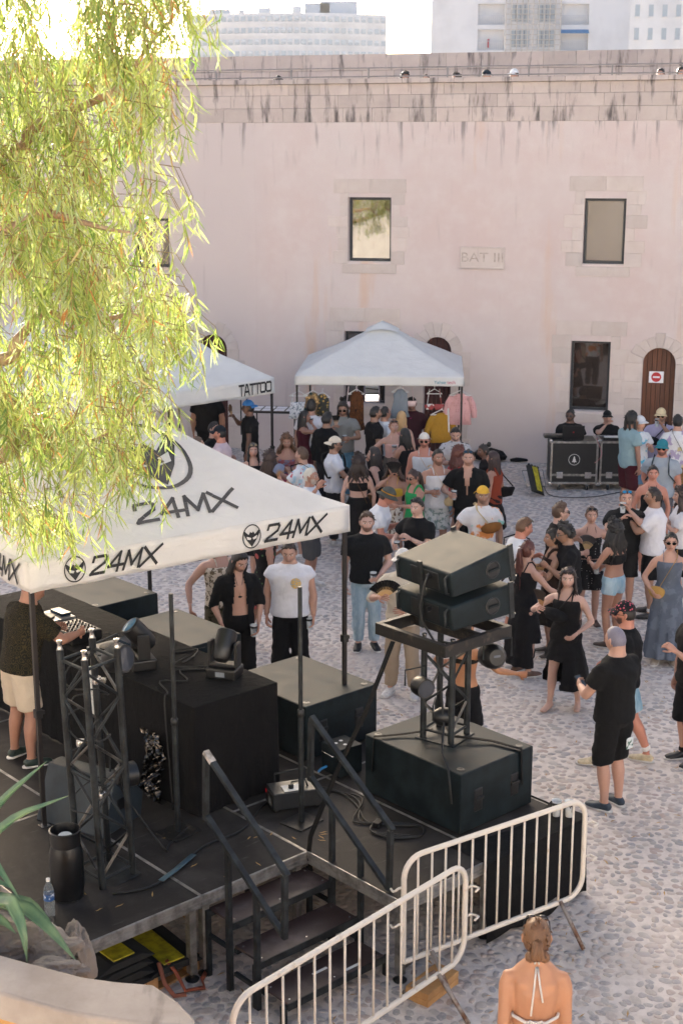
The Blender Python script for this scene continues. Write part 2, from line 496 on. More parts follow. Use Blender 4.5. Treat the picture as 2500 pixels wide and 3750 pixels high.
wall_r = thing('courtyard_wall', 'tall pink plastered fort wall with stone windows behind the crowd', 'wall', W0, AR)
wall_l = thing('courtyard_wall', 'greyer plastered wall stretch left of the corner, behind the tree', 'wall', W0, AL)
def q(px, py, a=AR): return wp(px, py, a)
def rpx(x0, y0, x1, y1, a=AR):
    A, B = q(x0, y1, a), q(x1, y0, a); return (A[0], B[0], A[1], B[1])
ZT = q(1700, 300)[1]
w1 = rpx(1274, 723, 1432, 956); w2 = rpx(2130, 727, 2293, 966); w3 = rpx(2080, 1252, 2235, 1502); w4 = rpx(1260, 1216, 1410, 1474)
d1 = rpx(2338, 1276, 2475, 1600); d2 = rpx(1546, 1236, 1652, 1600)
ZB = q(1700, 445)[1]
holes = [rect(*w1), rect(*w2), rect(*w3), rect(*w4), arch(d1[0], d1[1], .02, d1[3]), arch(d2[0], d2[1], .02, d2[3])]
holed_wall('plaster', wall_r, M_plaster, 0, 14, 0, ZB, holes)
window(wall_r, *w1, M_pane); window(wall_r, *w2, M_pane_brown); window(wall_r, *w3, M_pane_dark); window(wall_r, *w4, M_pane_dark)
for w_ in (w1, w2, w3, w4): surround(wall_r, *w_)
def arched_door(parent, sa, sb, zt, m, voussoir=True):
    d = thing('door', None, None); d.parent = parent; del_keys(d)
    n = 7; r_ = (sb - sa) / 2; cs = (sa + sb) / 2; cz = zt - r_
    for i in range(n):
        a, b = sa + (sb - sa) * i / n, sa + (sb - sa) * (i + 1) / n
        def top(x): return cz + math.sqrt(max(0, r_ * r_ - (x - cs) ** 2)) + .03
        mb = MB().prism([(a + .003, .02), (b - .003, .02), (b - .003, top(b - .003)), ((a + b) / 2, top((a + b) / 2)), (a + .003, top(a + .003))], lambda x, z, h: (x, .2 - h, z), .045)
        build('plank', mb, m, d, bevel=.004, segs=1)
    build('handle', MB().tube([(sa + .08, .14, .95), (sa + .08, .10, .95), (sa + .17, .10, .95)], .011, 6), M_frame, d)
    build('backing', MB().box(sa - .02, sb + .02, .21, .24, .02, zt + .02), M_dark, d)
    if voussoir:
        nv = 9
        for k in range(nv):
            a0, a1 = math.pi * k / nv, math.pi * (k + 1) / nv; ro = r_ + rq.uniform(.22, .32)
            pl = []
            for (rr, aa) in ((r_ + .004, a0 + .01), (ro, a0 + .01), (ro, (a0 + a1) / 2), (ro, a1 - .01), (r_ + .004, a1 - .01), (r_ + .004, (a0 + a1) / 2)):
                pl.append((cs + rr * math.cos(aa), cz + rr * math.sin(aa)))
            build('stone_block', MB().prism(pl, lambda x, z, h: (x, .05 - h, z), .066), M_quoin, parent, bevel=.006, segs=1)
        z = .05
        while z < cz - .05:
            hgt = min(rq.uniform(.28, .42), cz - z)
            for (a, b) in ((sa - rq.uniform(.2, .42), sa), (sb, sb + rq.uniform(.2, .42))): block(parent, a, b, z, z + hgt, M_quoin, .015)
            z += hgt
    return d
def del_keys(o):
    for k in ('label', 'category'):
        if k in o: del o[k]
door1 = arched_door(wall_r, d1[0], d1[1], d1[3], M_door)
door2 = arched_door(wall_r, d2[0], d2[1], d2[3], M_door_red)
# no-entry sign pinned to the brown door
sg = rpx(2372, 1365, 2428, 1405)
sign = thing('no_entry_sign', 'white paper no entry sign with red disc on the brown arched door', 'sign', wall_r.matrix_basis @ Vector((sg[0], .146, sg[2])), AR)
sw, sh = sg[1] - sg[0], sg[3] - sg[2]
M_paper = plain('white_paper', '#e6e6ea', .7, var=.05); M_red = plain('sign_red', '#c01722', .5)
build('paper', MB().box(0, sw, 0, .004, 0, sh), M_paper, sign)
build('disc', MB().add([(sw / 2 + .095 * math.cos(k * math.pi / 16), -.002, sh / 2 + .095 * math.sin(k * math.pi / 16)) for k in range(32)], [tuple(range(32))]), M_red, sign)
build('bar', MB().box(sw / 2 - .065, sw / 2 + .065, -.006, -.004, sh / 2 - .017, sh / 2 + .017), M_paper, sign)
# stone plaque with the battery's name
def text(name, body, size, m, parent, loc, rot, ext=.003, align='CENTER', sx=1.0):
    c = bpy.data.curves.new(name, 'FONT'); c.body = body; c.size = size; c.extrude = ext; c.align_x = align; c.align_y = 'CENTER'
    c.materials.append(m); o = link(name, c, parent, loc); o.rotation_euler = rot; o.scale = (sx, 1, 1); return o
pq = rpx(1684, 905, 1848, 983)
plq = thing('stone_plaque', 'rectangular stone plaque with worn engraved letters between the upper windows', 'plaque', wall_r.matrix_basis @ Vector((pq[0], 0, pq[2])), AR)
pw, ph_ = pq[1] - pq[0], pq[3] - pq[2]
build('slab', MB().box(0, pw, -.03, .05, 0, ph_), M_quoin, plq, bevel=.008)
pr = MB()
for (a, b, c, e) in ((0, pw, 0, .03), (0, pw, ph_ - .03, ph_), (0, .03, .03, ph_ - .03), (pw - .03, pw, .03, ph_ - .03)): pr.box(a, b, -.045, -.031, c, e)
build('rim', pr, M_quoin, plq, bevel=.004)
M_letter = plain('worn_letter_paint', '#a5978c', .9, c2='#bdb0a6', vscale=9)
text('lettering', 'BAT III', ph_ * .62, M_letter, plq, (pw / 2, -.032, ph_ / 2), (R(90), 0, 0), .003, sx=1.15)

# plaster of the left stretch, arched dark doorway and a window behind the leaves
wl1 = rpx(500, 800, 618, 978, AL); dl = rpx(735, 1226, 830, 1600, AL)
holed_wall('plaster', wall_l, M_plaster, -26, 0, 0, ZB, [rect(*wl1), arch(dl[0], dl[1], .02, dl[3])])
window(wall_l, *wl1, M_pane_dark); surround(wall_l, *wl1)
arched_door(wall_l, dl[0], dl[1], dl[3], M_door_red)

# coursed parapet on both stretches: every block its own piece
zc = [ZB] + [q(1700, y)[1] for y in (392, 344, 302)]
for root, sgn in ((wall_r, 1), (wall_l, -1)):
    L = 10.6 if sgn > 0 else 9.0
    for k in range(3):
        s_ = -rq.uniform(0, .3) if sgn > 0 else -L
        end = L if sgn > 0 else 0
        s_ = max(s_, 0) if sgn > 0 else s_
        while s_ < end - .05:
            e_ = min(s_ + rq.uniform(.52, .74), end)
            if end - e_ < .25: e_ = end
            block(root, s_, e_, zc[k], zc[k + 1], M_parapet, .012 + rq.uniform(0, .004), .5, j=.0015)
            s_ = e_
    s_ = 0 if sgn > 0 else -L; end = L if sgn > 0 else 0
    while s_ < end - .05:
        e_ = min(s_ + rq.uniform(.85, 1.15), end)
        if end - e_ < .4: e_ = end
        block(root, s_, e_, zc[3], zc[3] + .095, M_parapet, .09, .6, 'coping_stone')
        s_ = e_
Z_PAR = zc[3] + .095

# ---- terrace behind the wall, its railing and the higher parapet beyond
TER = Z_PAR - 1.42
tmb = MB().add([(-26, .62, 0), (16, .62, 0), (16, 6.2, 0), (-26, 6.2, 0)], [(0, 1, 2, 3)])
ter = build('terrace_floor', tmb, M_mortar, None, (W0.x, W0.y, TER), AR); tag(ter, 'raised terrace floor behind the parapet', 'terrace', kind='structure')
def wpt(s_, y, z): return wall_r.matrix_basis @ Vector((s_, y, z))
YB = 5.4
def q2(px, py):
    d, n = wframe(AR); r_ = ray(px, py); C = Vector((0, 0, CAM_H)); Wb = W0 + n * YB
    t = n.dot(Wb - C) / n.dot(r_); P = C + r_ * t; return (P - Wb).dot(d), P.z
par2 = thing('upper_parapet', 'higher weathered stone parapet wall behind the terrace walkers', 'wall', wpt(0, YB, 0), AR)
zt2 = q2(1700, 192)[1]; rows = [TER - .2, zt2 - 1.02, zt2 - .70, zt2 - .36, zt2]
for k in range(4):
    s_ = -26.0
    while s_ < 16:
        e_ = s_ + (rq.uniform(.6, .82) if -10 < s_ < 12 else 2.5); block(par2, s_, e_, rows[k], rows[k + 1], M_parapet, .01 + .01 * (k == 3), .6); s_ = e_
M_rail = plain('grey_railing_paint', '#8f8a88', .5, .3)
rail = thing('terrace_railing', 'thin grey metal railing along the terrace edge', 'railing', wpt(0, .35, TER), AR)
zr = [q(1700, 240)[1] - TER, q(1700, 272)[1] - TER]
for z in zr: build('rail', MB().tube([(-9, 0, z), (10.5, 0, z)], .014, 6), M_rail, rail)
for k in range(13):
    build('post', MB().box(-8.8 + k * 1.58, -8.77 + k * 1.58, -.015, .015, 0, zr[0] + .01), M_rail, rail)

# ---- the town beyond
M_bwhite = plain('white_render', '#d9d8d6', .85, var=.08, vscale=.2)
M_bgrey = plain('pale_concrete', '#c9c9ca', .85, var=.1, vscale=.2)
M_bpane = mat_pane('haze_paled_window_glass', '#a3adb3', .3, .2)  # glass paled: part of the distance haze is put into its colour
M_mull = plain('haze_paled_mullion', '#83898e', .6)  # grey lightened to carry the washed-out look of haze
M_shut = plain('roller_shutter_white', '#c6ccd0', .6)
M_awn = plain('blue_awning', '#4f86b0', .7)
M_latt = plain('concrete_lattice', '#cbc3b8', .8)
def far_at(px, py, Y): return AtY(px, py, Y)
def long_block():
    Y = 360.0
    A, B = far_at(690, 55, Y), far_at(1415, 60, Y)
    o = thing('apartment_block', 'long low white apartment block with rows of small windows, in haze', 'building', (A.x, Y, 0))
    W = B.x - A.x; z1 = A.z
    fl = abs(far_at(700, 75, Y).z - far_at(700, 117, Y).z)
    def cy(s_): return -6 * math.sin(math.pi * min(1, max(0, s_ / W)))       # gentle outward curve
    n = 30
    mb = MB()
    for i in range(n):
        a, b = W * i / n, W * (i + 1) / n
        mb.add([(a, cy(a), 0), (b, cy(b), 0), (b, cy(b), z1), (a, cy(a), z1), (b, 14, z1), (a, 14, z1)], [(0, 1, 2, 3), (3, 2, 4, 5)])
    mb.add([(W, 0, 0), (W, 14, 0), (W, 14, z1), (W, 0, z1)], [(0, 1, 2, 3)])
    build('wall', mb, M_bwhite, o, fix=False)
    ww, wh = W / n * .66, fl * .42
    pane = mesh_of('window', MB().box(-ww / 2, ww / 2, -.25, .1, 0, wh), M_bpane)
    shut = mesh_of('shutter', MB().box(-ww / 2, ww / 2, -.4, -.26, wh * .5, wh), M_shut)
    rr = random.Random(5)
    for k in range(5):
        z = z1 - fl * (k + .72)
        build('floor_band', MB().grid(lambda a, b: (W * a, cy(W * a) - .5, z - fl * .26 + b * fl * .2), 20, 1), M_bwhite, o, fix=False)
        for i in range(n):
            s_ = W * (i + .5) / n
            w_ = link('window', pane, o, (s_, cy(s_) - .05, z))
            if rr.random() < .45: link('shutter', shut, w_, (0, 0, 0))
    for (px, w_, h_) in ((1160, 6, 3), (965, 3, 2), (800, 5, 1.6), (1085, 2, 2.4), (1240, 9, 3.5), (880, 1.2, 1.5)):
        p = far_at(px, 60, Y)
        build('roof_shed', MB().box(p.x - A.x - w_ / 2, p.x - A.x + w_ / 2, 3, 8, z1 - .1, z1 + h_), M_bgrey, o)
long_block()
def tower():
    Y = 160.0
    A, B = far_at(1578, 100, Y), far_at(2300, 100, Y)
    o = thing('apartment_tower', 'tall white apartment block with balconies and a lattice of small windows', 'building', (A.x, Y, 0))
    W = B.x - A.x; zt = far_at(1700, -420, Y).z
    k = W / 722.0
    def X(px): return (px - 1578) * k
    def Z(py): return far_at(1900, py, Y).z
    bays = [(1748, 1845), (2050, 2153)]
    fl = Z(0) - Z(94)
    holes = []
    for f in range(-4, 3):
        for (a, b) in bays: holes.append(rect(X(a), X(b), Z(185 + 0) - f * -fl + 0, Z(108) + f * fl))
    z0 = Z(185)
    holes = [rect(X(a), X(b), z0 + f * fl, z0 + f * fl + (Z(108) - Z(185))) for f in range(-3, 5) for (a, b) in bays]
    holed_wall('facade', o, M_bwhite, 0, W, 0, zt, holes, 1.6)
    build('side_wall', MB().box(W - .01, W + .2, .61, 14, 0, zt), M_bwhite, o)
    hz = Z(108) - Z(185)
    for f in range(-1, 3):
        for bi, (a, b) in enumerate(bays):
            x0, x1, zz = X(a), X(b), z0 + f * fl
            build('balcony_back', MB().box(x0, x1, 1.6, 1.7, zz, zz + hz), M_bgrey, o)
            w_ = build('window', MB().box(x0 + .9, x1 - .5, 1.52, 1.58, zz + .1, zz + hz * .86), M_bpane, o)
            build('curtain', MB().box(x0 + 1.5, x0 + 2.1, 1.48, 1.5, zz + .1, zz + hz * .86), M_shut, w_)
            rl = MB()
            rl.box(x0, x1, .05, .1, zz + .95, zz + 1.0); rl.box(x0, x1, .05, .1, zz + .05, zz + .1)
            for i in range(14): rl.box(x0 + (x1 - x0) * i / 14 + .02, x0 + (x1 - x0) * i / 14 + .06, .06, .09, zz + .1, zz + .95)
            build('balcony_railing', rl, M_bgrey, o)
            if f == 0 and bi == 1: build('awning', MB().add([(x0, .0, zz + hz), (x1, .0, zz + hz), (x1, -.7, zz + hz - .45), (x0, -.7, zz + hz - .45)], [(0, 1, 2, 3)]), M_awn, o)
            if f == 0 and bi == 0: build('laundry', MB().box(x0 + 1.1, x0 + 1.3, .3, .35, zz + .3, zz + 1.2), M_red, o)
        for (a, b) in ((1868, 1936), (1966, 2028)):
            x0, x1, zz = X(a), X(b), z0 + f * fl
            w_ = build('window', MB().box(x0, x1, -.06, .02, zz + .35, zz + hz * .95), M_bpane, o)
            for i in range(1, 4): build('mullion', MB().box(x0 + (x1 - x0) * i / 4 - .04, x0 + (x1 - x0) * i / 4 + .04, -.12, -.07, zz + .35, zz + hz * .95), M_mull, w_)
            build('transom', MB().box(x0, x1, -.13, -.075, zz + 1.0, zz + 1.06), M_mull, w_)
    la = MB()
    for i in range(11): la.box(X(1848) + i * X(1598), X(1848) + i * X(1598) + .09, -.3, -.2, z0 - fl, z0 + 3 * fl)
    for j in range(26): la.box(X(1848), X(2050), -.31, -.21, z0 - fl + j * .52, z0 - fl + j * .52 + .07)
    build('lattice', la, M_latt, o)
tower()
def side_block():
    Y = 230.0
    A, B = far_at(2302, 100, Y), far_at(2640, 100, Y)
    o = thing('apartment_block', 'pale building at the right edge beyond the parapet, fading in haze', 'building', (A.x, Y, 0))
    zt = far_at(2400, -200, Y).z; W = B.x - A.x
    build('wall', MB().box(0, W, 0, 14, 0, zt), M_bwhite, o)
    for f in range(5):
        for i in range(7):
            z = far_at(2400, 60, Y).z + (f - 2) * 3.4
            w_ = build('window', MB().box(.8 + i * 2.1, 1.5 + i * 2.1, -.08, .05, z, z + 1.7), M_bpane, o)
            build('sill', MB().box(.7 + i * 2.1, 1.6 + i * 2.1, -.2, .0, z - .12, z - .02), M_bwhite, w_)
side_block()

# ---- the near side: retaining wall of the upper level the picture is taken from
M_kwall = mat_limestone('bounce_building_stone', '#c6c6c6', '#d2d2d0', .3)
M_rwall = mat_limestone('retaining_stone', '#b5aea6', '#c6c0b8', .4)
near = thing('retaining_wall', 'limestone retaining wall of the upper level under the viewpoint', 'wall', (0, 1.3, 0))
build('wall_body', MB().box(-24, 24, -.6, 0, 0, 4.1), M_rwall, near); build("coping", MB().box(-24, 24, -.65, .06, 4.102, 4.3), M_rwall, near, bevel=.01)
tag(build('upper_level', MB().box(-24, 24, -40, -.66, 3.9, 4.25), M_mortar, None, (0, 1.3, 0)), 'paved upper level behind the viewpoint', 'terrace', kind='structure')
keep = thing('bounce_building', 'unseen pale stone building added behind the viewpoint to bounce fill light into the yard', 'building', (0, -24, 4.25))  # added out of view; its sunlit facade throws fill light into the yard
kh = [rect(-27 + 4.5 * i, -25.8 + 4.5 * i, 2.2 + 4.4 * j, 4.2 + 4.4 * j) for i in range(13) for j in range(3)]
kw = holed_wall('wall', keep, M_kwall, -30, 30, 0, 15, kh); kw.rotation_euler = (0, 0, math.pi)
for h_ in kh: build('window', MB().box(-h_[1][0], -h_[0][0], -.3, -.25, h_[0][1], h_[2][1]), M_pane_dark, keep)
# ---- summer haze
hz = build('haze', MB().box(-270, 270, -60, 445, -1.2, 52), None, None); hz.data.materials.clear()
hm = bpy.data.materials.new('haze_air'); hm.use_nodes = True; hn = hm.node_tree; hn.nodes.remove(hn.nodes['Principled BSDF'])
pv = hn.nodes.new('ShaderNodeVolumePrincipled'); pv.inputs['Color'].default_value = (.93, .95, 1, 1); pv.inputs['Density'].default_value = .00011; pv.inputs['Anisotropy'].default_value = .3
hn.links.new(pv.outputs[0], hn.nodes['Material Output'].inputs['Volume']); hz.data.materials.append(hm); tag(hz, 'pale summer haze over the town and yard', 'haze', kind='stuff')
# ================================================================== PEOPLE
JOBS = []          # (builder, temp objects) evaluated in one go
def mat_skin():
    t = NT('skin'); a = t.n('ShaderNodeAttribute'); a.attribute_name = 'col'; v = t.coord(); n = t.noise(v, 22, 4, .6)
    t.base(t.mix(t.math('MULTIPLY', n, .22), a.outputs['Color'], (.55, .2, .13, 1), 'MULTIPLY')); t.rough(.52)
    t.b.inputs['Subsurface Weight'].default_value = .0
    t.bump(t.noise(v, 160, 2), .08, .002); return t.m
M_skin = mat_skin()
def mat_hair(c):
    key = ('hair', c)
    if key in MATS: return MATS[key]
    t = NT('hair'); v = t.coord('Object', (90, 90, 9)); n = t.noise(v, 2, 4, .7)
    b = lin(c); t.base(t.mix(n, tuple(x * .55 for x in b[:3]), tuple(min(1, x * 1.6) for x in b[:3]))); t.rough(.48); t.bump(n, .5, .006)
    MATS[key] = t.m; return t.m
def cloth(c, pat=None, c2='#222222', sc=20.0, rough=.85, c3=None):
    key = ('cloth', c, pat, c2, sc, c3)
    if key in MATS: return MATS[key]
    t = NT('fabric' if not pat else 'fabric_' + pat); v = t.coord()
    n = t.noise(v, 9, 4, .6); b = lin(c)
    base = t.mix(n, tuple(x * .82 for x in b[:3]), tuple(min(1, x * 1.12) for x in b[:3]))
    if pat == 'dots':
        vo = t.n('ShaderNodeTexVoronoi'); vo.inputs['Scale'].default_value = sc; vo.inputs['Randomness'].default_value = .25; t.l(v, vo.inputs['Vector'])
        base = t.mix(t.math('LESS_THAN', vo.outputs['Distance'], .17), base, lin(c2))
    elif pat == 'floral':
        vo = t.n('ShaderNodeTexVoronoi'); vo.inputs['Scale'].default_value = sc; t.l(v, vo.inputs['Vector'])
        vo2 = t.n('ShaderNodeTexVoronoi'); vo2.inputs['Scale'].default_value = sc * 1.7; t.l(v, vo2.inputs['Vector'])
        base = t.mix(t.math('LESS_THAN', vo.outputs['Distance'], .33), base, lin(c2))
        base = t.mix(t.math('LESS_THAN', vo2.outputs['Distance'], .2), base, lin(c3 or '#4d6a44'))
    elif pat == 'blotch':
        base = t.mix(t.ramp(t.noise(v, sc, 4, .6), [(.52, (0, 0, 0)), (.56, (1, 1, 1))]), base, lin(c2))
        if c3: base = t.mix(t.ramp(t.noise(t.coord('Object', (1, 1, 1), (5, 2, 1)), sc * 1.2, 3, .6), [(.58, (0, 0, 0)), (.62, (1, 1, 1))]), base, lin(c3))
    elif pat == 'rings':
        vo = t.n('ShaderNodeTexVoronoi'); vo.inputs['Scale'].default_value = sc; t.l(v, vo.inputs['Vector'])
        w = t.math('FRACT', t.math('MULTIPLY', vo.outputs['Distance'], 3.2))
        base = t.mix(t.math('LESS_THAN', w, .36), base, lin(c2))
    elif pat == 'denim':
        base = t.mix(t.ramp(t.noise(t.coord('Object', (1, 1, .25)), 12, 4, .7), [(.4, (0, 0, 0)), (.7, (1, 1, 1))]), base, lin(c2))
    t.base(base); t.rough(rough); t.b.inputs['Specular IOR Level'].default_value = .2
    wr = t.noise(t.coord('Object', (1, 1, .55)), 11, 3, .55, dist=.8)
    t.bump(t.mix(.2, wr, t.noise(v, 250, 2)), .8, .035)
    MATS[key] = t.m; return t.m

def ring_tube(pts, rads, n=12, up=(1, 0, 0)):
    """closed tube; rads = list of (rx, ry); up gives the rx axis"""
    mb = MB(); pts = [Vector(p) for p in pts]; m = len(pts); a0 = Vector(up)
    for i, p in enumerate(pts):
        t = (pts[min(i + 1, m - 1)] - pts[max(i - 1, 0)]).normalized()
        a = (a0 - t * a0.dot(t))
        a = a.normalized() if a.length > 1e-4 else t.orthogonal().normalized()
        c = t.cross(a)
        for k in range(n):
            an = 2 * math.pi * k / n
            mb.v.append(tuple(p + a * (math.cos(an) * rads[i][0]) + c * (math.sin(an) * rads[i][1])))
    for i in range(m - 1):
        for k in range(n):
            k2 = (k + 1) % n; mb.f.append((i * n + k, i * n + k2, (i + 1) * n + k2, (i + 1) * n + k))
    mb.f.append(tuple(range(n))[::-1]); mb.f.append(tuple((m - 1) * n + k for k in range(n)))
    return mb
def join(*mbs):
    o = MB()
    for m in mbs: o.add(m.v, m.f)
    return o
def ik(A, T, l1, l2, pole):
    A, T, pole = Vector(A), Vector(T), Vector(pole)
    d = T - A; L = min(d.length, (l1 + l2) * .995); L = max(L, abs(l1 - l2) + .02); n = d.normalized()
    T = A + n * L
    x = (l1 * l1 - l2 * l2 + L * L) / (2 * L); hgt = math.sqrt(max(0, l1 * l1 - x * x))
    pl = pole - n * pole.dot(n); pl = pl.normalized() if pl.length > 1e-4 else n.orthogonal().normalized()
    return A + n * x + pl * hgt, T
# --- head: a face with brow, sockets, nose, lips, chin, coloured eyes, brows and mouth
NLA, NLO = 34, 44
def head_grid():
    th = np.linspace(0.0, math.pi, NLA + 1)
    u = np.linspace(-1, 1, NLO, endpoint=False); phi = math.pi * (u * .62 + .38 * u ** 3)      # 0 = front, denser there
    T, P = np.meshgrid(th, phi, indexing='ij')
    return np.sin(T) * np.sin(P), np.sin(T) * np.cos(P), np.cos(T)
HX, HY, HZ = head_grid()
def g(x, s): return np.exp(-(x / s) ** 2)
def head_shape(fem):
    x, y, z = HX * .074, HY * .096, HZ * .114
    lo = np.clip(-HZ, 0, 1); front = np.clip(HY, 0, 1); back = np.clip(-HY, 0, 1)
    x = x * (1 - (.30 if fem else .22) * lo ** 1.6 * (0.4 + .6 * front) - .18 * lo * back)
    y = np.where(HY > 0, y * (1 - .10 * np.clip(HZ, 0, 1) ** 2), y * (1 - .28 * lo ** 1.5))
    y = y + .014 * lo ** 2 * front                                                              # chin forward
    f = (HY > 0.05) * 1.0
    y = y + f * (.022 * g(x, .011) * g(z + .026, .020) + .010 * g(x, .008) * g(z - .002, .02))   # nose
    y = y - f * .009 * (g(x - .032, .017) + g(x + .032, .017)) * g(z - .008, .013)               # sockets
    y = y + f * .004 * g(np.abs(x) - .026, .022) * g(z - .032, .009)                             # brow
    y = y + f * (.006 * g(x, .022) * g(z + .061, .008) - .003 * g(x, .02) * g(z + .077, .006) + .005 * g(x, .018) * g(z + .096, .011))
    return x, y, z
def head_colors(x, y, z, skin, hairc, beard, fem):
    C = np.ones(x.shape + (3,)) * np.array(skin)
    f = (HY > .2)
    def put(mask, c, a=1.0):
        m = (mask * a)[..., None]; C[:] = C * (1 - m) + np.array(c) * m
    put(f * np.clip(g(np.abs(x) - .034, .02) * g(z + .03, .02), 0, 1), [skin[0] * 1.05, skin[1] * .78, skin[2] * .74], .35)
    if beard:
        bm = f * np.clip((-.034 - z + .022 * (np.abs(x) > .045)) / .012, 0, 1) * (1 - g(x, .024) * g(z + .061, .009)) + 0 * x
        bm = np.maximum(bm, f * g(z + .047, .006) * g(x, .028))
        put(np.clip(bm, 0, 1), hairc, beard)
    ex = np.minimum(np.abs(x - .032), np.abs(x + .032))
    put(f * ((ex / .015) ** 2 + ((z - .008) / .006) ** 2 < 1), (.62, .58, .55))
    put(f * ((ex / .007) ** 2 + ((z - .008) / .0065) ** 2 < 1), (.03, .02, .015))
    put(f * np.clip(1.4 - ((ex / .018) ** 2 + ((z - .0155) / .003) ** 2), 0, 1), (.05, .03, .02), .8)
    put(f * ((np.abs(np.abs(x) - .032) < .02) & (np.abs(z - .030 + .12 * np.maximum(0, np.abs(x) - .035)) < .0055)), [c * .8 for c in hairc], .85)
    put(f * ((np.abs(x) < .024) & (np.abs(z + .061) < .008 - .1 * np.abs(x))), (.42, .12, .11) if fem else (.42, .18, .15), .8)
    put(f * ((np.abs(x) < .022) & (np.abs(z + .061) < .0022)), (.12, .03, .03), .8)
    put(f * ((np.abs(np.abs(x) - .007) < .004) & (np.abs(z + .043) < .004)), (.1, .04, .03), .5)
    return C
def head_faces(keep=None):
    F_ = []
    for i in range(NLA):
        for k in range(NLO):
            k2 = (k + 1) % NLO; qd = (i * NLO + k, (i + 1) * NLO + k, (i + 1) * NLO + k2, i * NLO + k2)
            if keep is None or keep[i, k] + keep[i, k2] + keep[i + 1, k] + keep[i + 1, k2] >= 3: F_.append(qd)
    return F_
HEADF = head_faces()
SKINS = {'pale': (.52, .33, .26), 'fair': (.46, .27, .20), 'tan': (.36, .19, .13), 'olive': (.33, .185, .12), 'brown': (.16, .08, .052), 'red': (.50, .22, .15)}
def hand_mesh(W, fwd, palm_n, k=1.0, curl=.5, thumb=1):
    """wrist point, direction of the fingers, direction the palm faces -> palm + five bent fingers"""
    W, d, p = Vector(W), Vector(fwd).normalized(), Vector(palm_n); p = (p - d * p.dot(d)).normalized(); s = d.cross(p) * thumb
    mb = MB()
    mb.add(*(lambda m: (m.v, m.f))(ring_tube([W - d * .015 * k, W + d * .03 * k, W + d * .065 * k, W + d * .092 * k], [(.026 * k, .019 * k), (.036 * k, .017 * k), (.041 * k, .015 * k), (.036 * k, .011 * k)], 8, s)))
    for i, (off, ln) in enumerate(((.030, .068), (.010, .078), (-.011, .072), (-.030, .056))):
        P = W + d * .085 * k + s * off * k; pts = [P]; an = curl * .35
        for j in range(3):
            an += curl * .62; P = P + (d * math.cos(an) + p * math.sin(an)) * (ln / 2.6 * k); pts.append(P)
        mb.tube(pts, [.0095 * k, .009 * k, .0082 * k, .0065 * k], 6)
    P = W + d * .03 * k + s * .03 * k; t1 = (s * .75 + d * .75 + p * .35).normalized(); t2 = (s * .2 + d * .85 + p * (.3 + .5 * curl)).normalized()
    mb.tube([P, P + t1 * .035 * k, P + t1 * .035 * k + t2 * .03 * k, P + t1 * .035 * k + t2 * .052 * k], [.0125 * k, .011 * k, .0098 * k, .007 * k], 6)
    return mb
class Person: pass
PEOPLE = []
